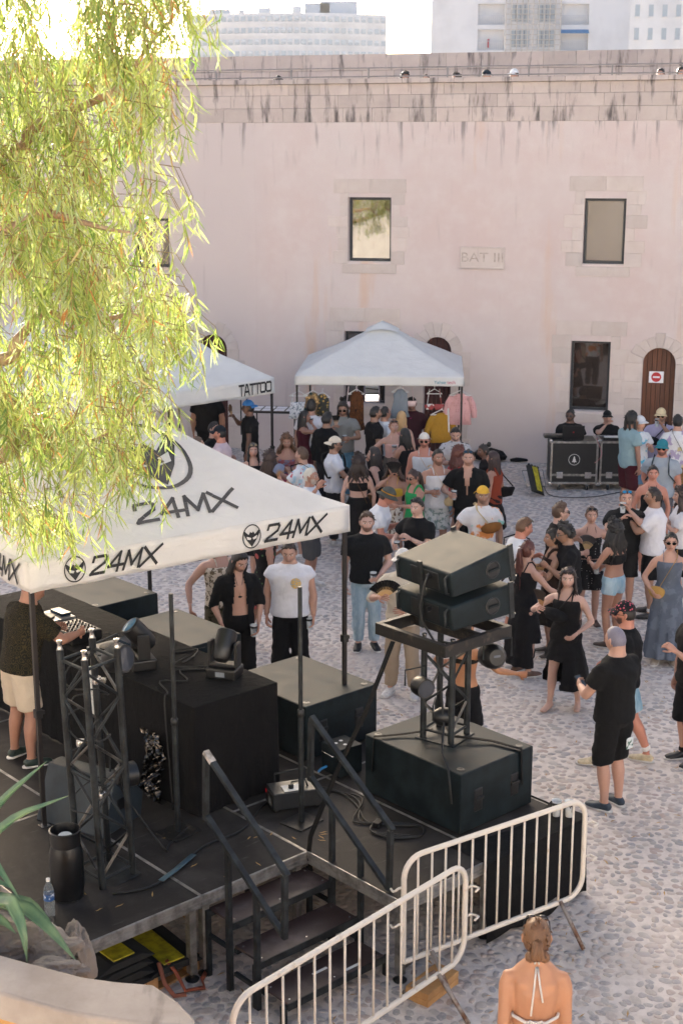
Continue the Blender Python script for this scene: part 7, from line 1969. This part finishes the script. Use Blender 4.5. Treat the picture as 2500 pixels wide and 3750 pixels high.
q3 = p_('bearded person in black tee and pale jeans beside the tent leg', (1342, 1868), 1.82, 176, w=1.06, hair=('quiff', '#3a2618'), beard=.75, skin='pale', top=('tee', '#121417'), bottom=('jeans', '#8ea6b4', cloth('#8ea6b4', 'denim', '#b6c6cf')), shoes='#17171a', L=(-.14, .20, .98), Rr='down')
held_cup(q3, -1, 'the bearded person in black tee and pale jeans', 'empty')
q4 = p_('person in beige sweater and trousers with white cap, fanning behind the speakers', (1478, 2005), 1.78, 196, hair=('short', BR), hat=('cap', '#dcd6cf'), glasses=('face', '#1a1512'), beard=.7, top=('rolled', '#cfc3b0'), bottom=('pants', '#a8957f'), shoes='#d9d6d4', stance=.14, Rr=(.20, .28, 1.22), L=(-.1, .26, 1.1), yaw=8)
held_fan(q4, 1, 'the person in the beige sweater', c='#c09a66', c2='#141416', open_=2.0, dz=R(30))
p_('person with orange-tan back and black shorts behind the array tower, arms spread', (1700, 2250), 1.68, 40, 'f', hair=('bun', BK), skin=(.42, .20, .10), top=('swim', '#15130f'), bottom=('shorts', '#17171a'), shoes='#1c1c1f', Rr='out', L=(-.42, .25, 1.05), socks='#1a1a1a', stance=.14)
# --- right foreground
q5 = p_('barefoot person in a long black side-slit outfit turning with a hand fan', (2082, 2072), 1.69, 205, 'f', hair=('mid', '#2c1d17'), skin='pale', glasses=('head', '#26262a'), top=('tank', '#131214'), bottom=('skirt', '#131214', None or cloth('#131214'), .17), shoes=None, Rr=(.26, .30, 1.28), L=(-.16, .16, .98), yaw=-12, stance=.14, stride=.08, bag=('bumbag', '#1a1a1c', 1), extra={'slit': (1, .36)})
held_fan(q5, 1, 'the barefoot person in black', c='#a8794c', c2='#4a3f3a', open_=.9, dz=R(-30))
q6 = p_('red-haired person with ponytail in a long black slit dress, tattooed calf', (1925, 1975), 1.70, 55, 'f', hair=('pony', '#4a211a'), skin='fair', top=('dress', '#141316'), bottom=('maxi', '#141316', cloth('#141316'), .09), shoes='#6a4a38', L=(-.16, .34, 1.18), Rr=(.26, .38, 1.02), extra={'slit': (1, .27)}, bag=('shoulder', '#2a1a18', -1), stance=.11)
bowl(q6, 1, 'the red-haired person in the black dress')
q7 = p_('person in white tee and white shorts leaning in, sunglasses on head', (1908, 1890), 1.80, 75, hair=('short', '#5a3d26'), skin='red', glasses=('head', '#8a8378'), lean=7, nod=12, top=('tee', '#dcdcde'), bottom=('knee', '#c9c9ca'), shoes='#d8d6d2', socks='#dcdcdc', bag=('cross', '#18181a', 1), beard=.3, L='chest', stance=.13)
q8 = p_('person in a black button shirt and brown sunglasses, looking right', (2043, 1836), 1.80, 85, hair=('quiff', '#4a3322'), skin='pale', glasses=('face', '#3a1f16'), beard=.3, top=('shirt', '#151215'), bottom=('knee', '#191719'), Rr=(.16, .3, 1.1), L=(-.1, .25, 1.2))
held_fan(q8, 1, 'the person in the black button shirt', c='#c9a878', c2='#4a4648', open_=1.3, dz=R(40))
q9 = p_('person in a polka dot black playsuit with open mouth, sunglasses on head', (2165, 1848), 1.66, 183, 'f', hair=('bun', '#5a4030', .0), skin='fair', glasses=('head', '#15151a'), top=('halter', '#17171a', cloth('#17171a', 'dots', '#c9c5bf', 30)), bottom=('shorts', '#17171a', cloth('#17171a', 'dots', '#c9c5bf', 30)), shoes='#4a2f26', L=(-.24, .12, .95), Rr='out')
held_cup(q9, -1, 'the person in the polka dot playsuit', 'empty')
q10 = p_('curly dark-haired person in black tee and sunglasses eating from a bowl', (2082, 1912), 1.76, 272, hair=('curly', BK), skin='olive', glasses=('face', '#3a6a78'), top=('tee', '#131215'), bottom=('shorts', '#1a1718'), shoes='#3a2a26', Rr=(.10, .34, 1.12), L=(-.06, .30, 1.18), nod=10, lean=4)
bowl(q10, 1, 'the curly-haired person in black')
p_('person in brown strappy top half hidden behind the curly-haired eater', (2032, 1932), 1.66, 265, 'f', hair=('bun', BK), skin='olive', top=('tank', '#2a1a16'), bottom=('skirt', '#1a1614'), L='chest', shoes='#2a2220')
q11 = p_('person with long curly black hair, black crop top and denim shorts', (2258, 1902), 1.68, 318, 'f', hair=('curly_long', '#140f0e', .42), skin='tan', glasses=('head', '#b09a70'), top=('crop', '#131316'), bottom=('mini', '#8fb0c4', cloth('#8fb0c4', 'denim', '#bcd0da')), shoes='#3a2a24', L=(-.12, .32, 1.12), Rr=(.14, .30, 1.0))
held_cup(q11, 1, 'the curly-haired person in denim shorts', 'empty')
q12 = p_('person in white short-sleeved shirt and black shorts facing left with a cup', (2402, 1780), 1.82, 280, w=1.12, hair=('short', DKB), skin='olive', beard=.35, top=('shirt', '#dddadd'), bottom=('shorts', '#131315'), shoes='#2a2a2c', socks='#d9d9d9', Rr=(.12, .30, 1.16), L=(-.06, .32, 1.3), stance=.13)
held_cup(q12, 1, 'the person in the white short-sleeved shirt')
q13 = p_('person in black tee drinking, mirrored blue sunglasses on head', (2293, 1785), 1.78, 186, hair=('buzz', '#2a1c16'), skin='fair', glasses=('head', '#2a86b8'), top=('tee', '#131417'), bottom=('shorts', '#1b1b1e'), shoes='#5a2030', L='mouth', Rr=(.08, .26, 1.36))
held_cup(q13, -1, 'the person drinking in black tee', 'empty')
q14 = p_('short-haired person in a long slate blue dress and sunglasses with shoulder purse', (2457, 1942), 1.70, 190, 'f', hair=('short', BK), skin='fair', glasses=('face', '#17130f'), top=('dress', '#59616e', cloth('#59616e', 'blotch', '#666e7c', 6)), bottom=('maxi', '#59616e', cloth('#59616e', 'blotch', '#666e7c', 6), .055), shoes='#b8a898', Rr=(.20, .16, .98), L='back', bag=('cross', '#b08a4c', 1, '#a8834a'))
q15 = p_('bearded person in black tee, floral cap and denim shorts walking left', (2302, 2200), 1.76, 285, w=1.12, hair=('short', BK), hat=('cap', '#1b1a1e', cloth('#1b1a1e', 'floral', '#c0586a', 34, c3='#3a3a40')), glasses=('face', '#17130f'), beard=.85, skin='red', top=('tee', '#121214'), bottom=('shorts', '#7aa0b8', cloth('#7aa0b8', 'denim', '#a8c4d2')), shoes='#cdbd9c', socks='#e0dcd8', stride=-.26, Rr=(.2, .2, 1.0))
q16 = p_('person with cropped silver hair, black tee and long shorts holding a phone', (2268, 2290), 1.85, 322, w=1.08, hair=('buzz', '#6f6a76'), skin='fair', top=('tee', '#121213'), bottom=('knee', '#121213'), shoes='#2c3a48', L=(-.12, .32, 1.10), Rr=(.16, .30, 1.06), nod=8,
         extra={'add': lambda P, r: build('pass_card', MB().box(-.03, .06, -.178, -.173, .66, .77), plain('pass_card', '#cfd4d2', .5, c2='#4a6a5a', vscale=24, patch=(.5, .55)), r)})
phone(q16, -1, 'the silver-haired person in black')
held_cup(q16, 1, 'the silver-haired person in black', 'cola')
p_('person in black with striped socks cut off by the right picture edge', (2555, 2190), 1.78, 250, hair=('short', BK), top=('tee', '#131316'), bottom=('knee', '#131316'), shoes='#15161a', socks='#1a1a1c', L='chest')
# --- the woman in the foreground
def bikini_ties(P, r):
    mb = MB()
    def sp(x, z, d): return P.T((x, d, z))
    for (x0, x1, z0) in ((-.004, -.03, 1.10), (.004, .035, 1.19)): mb.tube([sp(x0, 1.44, -.062), sp((x0 + x1) * .4, 1.36, -.108), sp(x1, z0 + .06, -.128)], .0055, 6)
    mb.tube([sp(-.145, 1.13, .0), sp(-.128, 1.115, -.06), sp(-.06, 1.10, -.103), sp(0, 1.105, -.112), sp(.06, 1.10, -.103), sp(.128, 1.115, -.06), sp(.145, 1.13, 0)], .010, 6)
    for s_ in (-1, 1): mb.tube([sp(0, 1.105, -.118), sp(s_ * .035, 1.125, -.125), sp(s_ * .055, 1.105, -.125), sp(s_ * .02, 1.10, -.123)], .006, 6)
    build('bikini_ties', mb, cloth('#e0dcd8'), r, smooth='full')
    bun = MB()
    for s_ in (-1, 1):
        c = P.HM @ Vector((s_ * .040, -.090, -.062)); bun.add(*(lambda q_: (q_.v, q_.f))(ring_tube([c + Vector((-.03, 0, 0)), c + Vector((-.018, -.008, 0)), c + Vector((0, -.012, 0)), c + Vector((.018, -.008, 0)), c + Vector((.03, 0, 0))], [(.006, .006), (.030, .030), (.038, .036), (.030, .030), (.006, .006)], 10, (0, 0, 1))))
    build('hair_bun', bun, mat_hair(P.hair[1]), r, smooth='full')
p_('tanned person seen from behind in a white halter bikini, hair in low buns', (1968, 3365), 1.74, 4, 'f', w=1.02, hair=('pony', '#6b4a30', .02), skin=(.47, .235, .13), glasses=('head', '#2a1a14'), top=('swim', '#e4e0dc', None or cloth('#e4e0dc'), .66), bottom=('shorts', '#d9d4ce'), L=(-.17, .16, .98), Rr=(.17, .22, 1.0), vox=.011, extra={'add': bikini_ties, 'tuck': 1})
# --- performer on the stage
q17 = p_('performer in a dark ringed shirt and beige shorts leaning over the mixer', None, 1.80, -42 + 90, w=1.12, at=(S(1.28, 3.02).x, S(1.28, 3.02).y), z0=DK, hair=('short', BK), skin='tan', lean=12, nod=25, top=('shirt', '#1b1a16', cloth('#1b1a16', 'rings', '#3d3520', 22)), bottom=('shorts', '#c9b9a4'), shoes='#2e3d36', Rr=(.18, .50, 1.12), L=(-.2, .46, 1.10), stance=.15)
# --- middle of the yard
q18 = p_('person in a yellow backwards cap and printed white tee with tan bum bag', (1766, 1776), 1.76, 178, hair=('short', BK), hat=('back', '#d9a93e'), beard=.35, skin='olive', top=('tee', '#dcd8d8', cloth('#dcd8d8', 'blotch', '#d98a4a', 3.2, c3='#8fc0b4')), bottom=('pants', '#17171a'), bag=('fanny', '#8a5a2c', -1, '#c9b48c'), Rr=(.30, .26, 1.06), L='down')
held_cup(q18, 1, 'the person in the yellow cap', 'cola')
q19 = p_('person in black tee with dark hair, cup in hand, beside the bucket hat', (1532, 1818), 1.76, 216, hair=('quiff', BK), glasses=('head', '#17130f'), skin='pale', top=('tee', '#121316'), bottom=('pants', '#1a1a1c'), Rr=(.18, .30, 1.12), L='chest')
held_cup(q19, 1, 'the dark-haired person in black beside the bucket hat')
q20 = p_('person in white tee and grey bucket hat bending to talk', (1408, 1785), 1.78, 95, w=1.08, lean=14, nod=16, hair=('short', '#3a2a20'), hat=('bucket', '#4c4f4a'), skin='red', top=('tee', '#d9d9dc'), bottom=('shorts', '#8a8480'), L='chest', Rr='cup')
held_cup(q20, 1, 'the person in the bucket hat', 'empty')
q21 = p_('person in yellow crop top and patterned white shorts hiding behind a fan', (1442, 1680), 1.68, 196, 'f', hair=('curly_long', '#3a241a', .2), skin='tan', top=('crop', '#c9a238'), bottom=('shorts', '#d5ccc0', cloth('#d5ccc0', 'blotch', '#6a5040', 16)), Rr='mouth', L='down', glasses=('head', '#17130f'), shoes='#8a6a4a')
held_fan(q21, 1, 'the person in the yellow crop top', c='#1c1a1a', c2='#1f1d1f', open_=1.2)
q22 = p_('person in a green tank top with curly ponytail reaching left', (1522, 1712), 1.66, 232, 'f', hair=('pony', '#2f1d16', .25), skin='tan', glasses=('face', '#241812'), top=('tank', '#1f8a4e'), bottom=('shorts', '#6a8a98'), L=(-.1, .45, 1.2), nod=12)
q23 = p_('person in white sleeveless tee and leaf print shorts with cream strap', (1600, 1640), 1.82, 165, hair=('short', BK), beard=.6, skin='tan', top=('tank', '#cfcdd0'), bottom=('shorts', '#c9c9c6', cloth('#c9c9c6', 'blotch', '#84908a', 14)), Rr=(.18, .26, 1.14), bag=('cross', '#cbb28a', -1), yaw=-6)
held_cup(q23, 1, 'the person in leaf print shorts')
q24 = p_('person in an open black shirt and black trousers, round sunglasses on head', (1716, 1640), 1.85, 190, w=1.08, hair=('short', '#2a1d16'), beard=.4, skin='fair', glasses=('head', '#27455a'), top=('shirt', '#111113'), bottom=('pants', '#111113'), Rr=(.24, .28, 1.12), extra={'open': [(.62, .0), (.66, .012), (.8, .06)]})
held_cup(q24, 1, 'the person in the open black shirt by the red tee', 'empty')
p_('person with long dark red hair in rust top and black skirt, bag behind', (1812, 1648), 1.70, 300, 'f', hair=('long', '#2a1614', .5), skin='tan', top=('tank', '#8a3a26'), bottom=('skirt', '#151416'), bag=('shoulder', '#151416', 1))
p_('person in a red tee with wavy auburn hair between two black outfits', (1672, 1632), 1.66, 70, 'f', hair=('curly_long', '#5a2c20', .3), skin='fair', top=('tee', '#c23a42'), bottom=('shorts', '#7d9db2'))
p_('dark-haired person with a high bun stooping near the clothes tent', (1772, 1628), 1.62, 250, 'f', hair=('bun', BK, .09), skin='brown', lean=14, top=('tee', '#1d1a1c'), bottom=('pants', '#1a1a1c'))
p_('person in grey tee with black brush lettering looking down at a phone', (1667, 1553), 1.78, 182, hair=('short', BK), beard=.65, skin='fair', nod=24, top=('tee', '#b4b1b2', cloth('#b4b1b2', 'blotch', '#232324', 5)), bottom=('shorts', '#2a2a2c'), L='phone', Rr='phone')
q25 = p_('person in white backwards cap, sunglasses and white tank', (1553, 1582), 1.76, 186, hair=('short', BR), hat=('back', '#d6cfc4'), glasses=('face', '#17130f'), beard=.5, skin='red', top=('tank', '#cdd0d4'), bottom=('shorts', '#3a3a3e'), bag=('cross', '#b89a80', -1), L='cup')
held_cup(q25, -1, 'the person in the white backwards cap', 'empty')
p_('person in maroon shirt with pink mirrored sunglasses hooked at the collar', (1507, 1446), 1.82, 185, hair=('quiff', BK), beard=.4, skin='tan', nod=20, top=('shirt', '#3a1822'), bottom=('pants', '#2a2426'), glasses=('chest', '#c0307a'))
p_('person in pink halter top with sunglasses on head, cup at chest', (1440, 1532), 1.70, 172, 'f', hair=('bun', '#6a4028', .02), skin='fair', glasses=('head', '#26262a'), top=('halter', '#d6a89c'), bottom=('skirt', '#4a4440'), L='chest', Rr='out')
held_cup(PEOPLE[-1], -1, 'the person in the pink halter top')
p_('person with long black hair in black top, back half turned to the pink halter', (1487, 1565), 1.68, 320, 'f', hair=('long', BK, .5), skin='tan', top=('tank', '#151416'), bottom=('skirt', '#1c1a1c'), L='chest')
p_('person with straight blonde hair in a dusty pink top, back turned', (1468, 1503), 1.70, 15, 'f', hair=('long', BLD, .3), skin='fair', glasses=('head', '#4a3a2a'), top=('tank', '#b08078'), bottom=('shorts', '#5a6a78'))
p_('balding person in a white shirt with dark tie strap', (1405, 1486), 1.76, 60, hair=('balding', BK), skin='tan', top=('shirt', '#d3d6da'), bottom=('pants', '#3a3a40'))
p_('dark-haired person in black tee looking right beside the white shirt', (1368, 1485), 1.80, 70, hair=('short', BK), beard=.6, skin='olive', top=('tee', '#141416'), bottom=('pants', '#26262a'))
q26 = p_('person in grey polo and sunglasses holding a fan and a cup', (1256, 1466), 1.84, 186, hair=('mid', DKB), beard=.6, skin='olive', glasses=('face', '#17130f'), nod=10, top=('polo', '#84837f'), bottom=('jeans', '#4d7c96', cloth('#4d7c96', 'denim', '#7aa4ba')), L='cup', Rr=(.16, .28, 1.30))
held_cup(q26, -1, 'the person in the grey polo'); held_fan(q26, 1, 'the person in the grey polo', c='#c9a890', c2='#141416', open_=.7)
p_('person with tied-up hair in a white tee behind the grey polo', (1268, 1444), 1.78, 75, hair=('bun', BK), skin='tan', beard=.4, top=('tee', '#d8d9dc'), bottom=('pants', '#35353a'))
p_('person in a black hoodie turned away, short dark hair', (1193, 1508), 1.78, 35, hair=('quiff', BK), skin='olive', top=('hoodie', '#131315'), bottom=('pants', '#232327'))
p_('person in a white tee with printed back and tall dark hair', (1138, 1463), 1.82, 10, hair=('quiff', BK), skin='fair', top=('tee', '#d6d4d8'), bottom=('shorts', '#7a4a4a'))
q27 = p_('person in a maroon dress drinking from a cup under the tent edge', (1108, 1500), 1.66, 85, 'f', hair=('long', BK, .4), skin='tan', top=('dress', '#4a1522'), bottom=('skirt', '#4a1522'), Rr='mouth', L='chest')
held_cup(q27, 1, 'the person in the maroon dress', 'empty')
q28 = p_('person in white tee and cream backwards cap gesturing, dark sling bag', (1218, 1597), 1.78, 80, hair=('short', BK), hat=('back', '#d9ccb8'), glasses=('face', '#17130f'), skin='olive', beard=.5, top=('tee', '#d9d9dd'), bottom=('pants', '#232326'), L=(-.1, .38, 1.1), Rr=(.16, .36, 1.14), bag=('fanny', '#141416', 1))
p_('person with dark wavy hair in an open-backed black long dress', (1312, 1662), 1.70, 3, 'f', hair=('curly_long', '#24140f', .32), skin='pale', top=('crop', '#131315'), bottom=('maxi', '#131315', cloth('#131315'), .05), bag=('cross', '#5a4028', 1), stance=.1)
p_('person with long straight dark hair in a black sleeveless dress, profile left', (1377, 1632), 1.70, 282, 'f', hair=('long', '#1d1412', .45), skin='fair', top=('dress', '#121214'), bottom=('skirt', '#121214'), L='hip')
p_('bleach-haired bearded person in white tee raising a cigarette hand', (1130, 1708), 1.80, 110, hair=('short', '#b9b4a8'), beard=.8, skin='tan', top=('tee', '#d9dade'), bottom=('knee', '#4a4a4c'), Rr=(.34, .26, 1.52), L='down')
q29 = p_('brown-haired person in splattered white tee with shoulder strap and fan', (1112, 1634), 1.78, 300, hair=('short', '#4a3424'), beard=.35, skin='fair', top=('tee', '#d8d9dc', cloth('#d8d9dc', 'blotch', '#a8c4d2', 12, c3='#c04a58')), bottom=('shorts', '#b8b8ba'), bag=('cross', '#141416', 1), L=(-.12, .34, 1.2))
held_fan(q29, -1, 'the brown-haired person in the splattered tee', c='#b4885c', c2='#8a94ac', open_=1.8)
q30 = p_('person in paisley halter and pink skirt, beer in hand, sunglasses on head', (1050, 1584), 1.70, 178, 'f', hair=('curly_long', '#5a3c28', .25), skin='tan', glasses=('head', '#3a342c'), top=('halter', '#8a4a50', cloth('#8a4a50', 'blotch', '#6a6a80', 18)), bottom=('miniskirt', '#a83a58'), Rr=(.16, .28, 1.14), L='cross', nod=12)
held_cup(q30, 1, 'the person in the paisley halter')
p_('person with long wavy brown hair, back turned, raising a hand', (985, 1650), 1.66, 20, 'f', hair=('curly_long', '#34211a', .5), skin='tan', glasses=('head', '#17130f'), top=('tank', '#17161a'), bottom=('skirt', '#1c1a1c'), Rr=(.24, .22, 1.36))
p_('person whose dark hair just shows above the tent edge', (945, 1735), 1.62, 160, 'f', hair=('long', '#241814'), skin='fair', top=('tank', '#2a2426'), bottom=('skirt', '#1c1a1c'))
p_('person in black sleeveless top with fringe, sunglasses on head, raising a stick', (926, 1617), 1.68, 170, 'f', hair=('long', BK, .3), skin='fair', glasses=('head', '#8a7a60'), top=('tank', '#141316'), bottom=('skirt', '#1a181a'), Rr=(.14, .3, 1.25), L='chest')
p_('tall person in bright blue cap and black tee holding a fan to the face', (916, 1464), 1.84, 276, hair=('short', BK), hat=('back', '#3f7fc4'), glasses=('face', '#4a3a2c'), skin='brown', top=('tee', '#131315'), bottom=('pants', '#1c1c1f'), Rr=(.1, .30, 1.40), L='down')
held_fan(PEOPLE[-1], 1, 'the tall person in the blue cap', c='#c49a62', c2='#6a5446', open_=1.7)
q31 = p_('person in pale pink tee and navy cap holding a cup, facing left', (812, 1557), 1.80, 278, w=1.08, hair=('short', BK), hat=('cap', '#1a2028'), beard=.4, skin='red', top=('tee', '#d9c2c4'), bottom=('shorts', '#3a3a40'), Rr=(.14, .34, 1.1), L=(-.1, .36, 1.24))
held_cup(q31, 1, 'the person in the pale pink tee', 'empty')
p_('smiling person in black tee facing the navy cap', (778, 1540), 1.80, 120, hair=('short', BK), beard=.3, skin='fair', top=('tee', '#151517'), bottom=('pants', '#1f1f23'), Rr='cup', L='cup')
p_('grey-brown haired person in profile beside the tent edge', (717, 1596), 1.68, 80, 'f', hair=('bun', '#5a4638', -.02), skin='fair', top=('tee', '#8a7c72'), bottom=('pants', '#3a3a3e'))
p_('large person in black standing with back turned under the tattoo tent', (758, 1402), 1.88, 5, w=1.2, hair=('short', BK), skin='tan', top=('tee', '#121214'), bottom=('pants', '#161618'))
# --- by the flight cases
q32 = p_('musician in black tee and glasses with tied hair behind the emblem case', None, 1.72, 182, at=(AtY(2088, 1490, 26.75).x, 26.75), sit=.33, hair=('bun', BK, .06), beard=.7, skin='brown', glasses=('face', '#3a3a3e'), top=('tee', '#141416'), bottom=('pants', '#1a1a1d'), Rr='chest', L=(-.2, .3, 1.0), w=1.08, yaw=20)
p_('musician in black cap and black tee, hand at mouth behind the second case', None, 1.70, 184, at=(AtY(2222, 1499, 26.7).x, 26.7), sit=.33, hair=('short', BK), hat=('cap', '#151618'), skin='fair', top=('tee', '#141416'), bottom=('pants', '#1a1a1d'), Rr='mouth', L=(-.12, .28, 1.0))
for px, lab in ((2088, 'wooden stool under the musician with glasses'), (2222, 'wooden stool under the musician in the black cap')):
    st = thing('stool', lab, 'stool', (AtY(px, 1495, 26.78).x, 26.78, 0), 0, 'stools behind the flight cases')
    build('seat', MB().lathe([(.16, .40), (.17, .41), (.17, .435), (.16, .44)], 18), M_pallet, st, smooth=True)
    for a in (0.8, 2.4, 3.9, 5.5): build('leg', MB().tube([(.17 * math.cos(a), .17 * math.sin(a), 0), (.11 * math.cos(a), .11 * math.sin(a), .4)], .014, 6), M_pallet, st)
p_('tall person in long blue-grey tee and maroon shorts, facing right', (2306, 1504), 1.86, 62, hair=('mid', BK), beard=.4, skin='tan', top=('tee', '#8fa8ac', cloth('#8fa8ac'), .44), bottom=('knee', '#4a1a22'), shoes='#4a4a4c', Rr='down', L='chest')
p_('person in white cap and white tee with blue print behind the blue-grey tee', (2338, 1520), 1.76, 150, hair=('short', BLD), hat=('cap', '#d9dadc'), skin='fair', top=('tee', '#d6dade', cloth('#d6dade', 'blotch', '#5fb0cc', 6)), bottom=('shorts', '#5a7a94'), L='chest')
q33 = p_('person in lavender tee and beige cap drinking, dark cross strap', (2420, 1492), 1.80, 196, hair=('short', BK), hat=('cap', '#d0bd98'), glasses=('face', '#17130f'), beard=.6, skin='olive', top=('tee', '#a8a2bc'), bottom=('shorts', '#6a6a70'), L='mouth', bag=('fanny', '#1c1c20', 1))
held_cup(q33, -1, 'the person in the lavender tee', 'empty')
p_('person in white tee with colourful back print and dark strap, back turned', (2482, 1516), 1.82, 5, hair=('short', BK), skin='fair', top=('tee', '#d9d8d8', cloth('#d9d8d8', 'blotch', '#a79ab4', 6, c3='#c2b48c')), bottom=('knee', '#7a5a3a'), bag=('cross', '#17171a', 1))
p_('person in teal cap, grey polo and backpack looking left', (2426, 1606), 1.82, 200, w=1.08, hair=('short', '#4a2a1c'), hat=('cap', '#2f7a86'), glasses=('face', '#17130f'), beard=.8, skin='red', top=('polo', '#9aa2aa'), bottom=('knee', '#5a5a60'), bag=('backpack', '#1f3238'), L='down', Rr='back')
p_('person in black halter with dark tied hair behind the white shirt', (2390, 1698), 1.72, 186, 'f', hair=('bun', BK, .0), skin='red', top=('halter', '#131315'), bottom=('skirt', '#1a1a1c'), w=1.08)
q34 = p_('person in white blouse at the right picture edge with a beer', (2502, 1782), 1.68, 275, 'f', hair=('curly_long', '#33231c', .3), skin='fair', top=('shirt', '#d3d0d2'), bottom=('skirt', '#1a1a1c'), Rr=(.14, .34, 1.12), L='chest')
held_cup(q34, 1, 'the person in the white blouse')
# --- walkers on the terrace above
def terr(label, px, py, h=1.68, **k):
    g_ = q(px, 280)[0]; w_ = wpt(g_ * 1.035, 1.25, 0); z = zt_of(px, py, w_.y)
    person(label, None, max(1.5, min(1.86, z - TER)), at=(AtY(px, py, w_.y).x, w_.y), z0=TER, group='people walking along the terrace', vox=.028, **k)
def zt_of(px, py, Y): return AtY(px, py, Y).z
terr('terrace walker with thick black hair, leftmost of the central five heads', 1480, 258, hair=('curly', BK), skin='tan', hd=150, top=('tee', '#1c1c1f'))
terr('terrace walker with brown hair, low behind the parapet', 1561, 266, hair=('short', BR), skin='fair', hd=200, top=('tee', '#6a5a50'))
terr('terrace walker with swept dark brown hair, facing left', 1676, 259, hair=('mid', DKB), skin='fair', hd=260, top=('tee', '#3a3a40'))
terr('terrace walker in a navy cap above the parapet', 1776, 250, hair=('short', BK), hat=('cap', '#1a2632'), skin='fair', hd=130, top=('tee', '#2a2a30'))
terr('terrace walker in a white sun cap above the parapet', 1886, 246, hair=('short', BK), hat=('cap', '#dfe2e4'), skin='tan', hd=230, top=('tee', '#23232a'))
terr('terrace walker with black bun hair near the right edge', 2420, 242, hair=('bun', BK), skin='fair', hd=210, sex='f', top=('tee', '#4a3a3a'))
terr('terrace walker with dark hair cut by the right picture edge', 2492, 238, hair=('mid', BK), skin='fair', hd=180, sex='f', top=('tee', '#4a4a50'))
terr('terrace walker in a teal and yellow cap at the left end', 680, 268, hair=('short', BR), hat=('cap', '#c9c04a'), skin='red', hd=170, top=('tee', '#c9b0a0'))
terr('terrace walker with black hair barely above the left parapet', 1018, 276, hair=('curly', BK), skin='brown', hd=20, top=('tee', '#2a2a30'))
terr('terrace walker whose dark head top shows left of centre', 1074, 292, hair=('short', BK), skin='tan', hd=20, top=('tee', '#2a2a30'))
terr('terrace walker whose hair tip shows above the far left coping', 770, 294, hair=('short', BK), skin='tan', hd=20, top=('tee', '#2a2a30'))
# ---- finish the people, then turn lettering into plain meshes
bpy.context.view_layer.update()
finish_people()
bpy.context.view_layer.update()
dg = bpy.context.evaluated_depsgraph_get()
for o in [x for x in bpy.data.objects if x.type == 'FONT']:
    me = bpy.data.meshes.new_from_object(o.evaluated_get(dg)); n = link('lettering', me, o.parent); n.matrix_basis = o.matrix_basis.copy(); bpy.data.objects.remove(o)
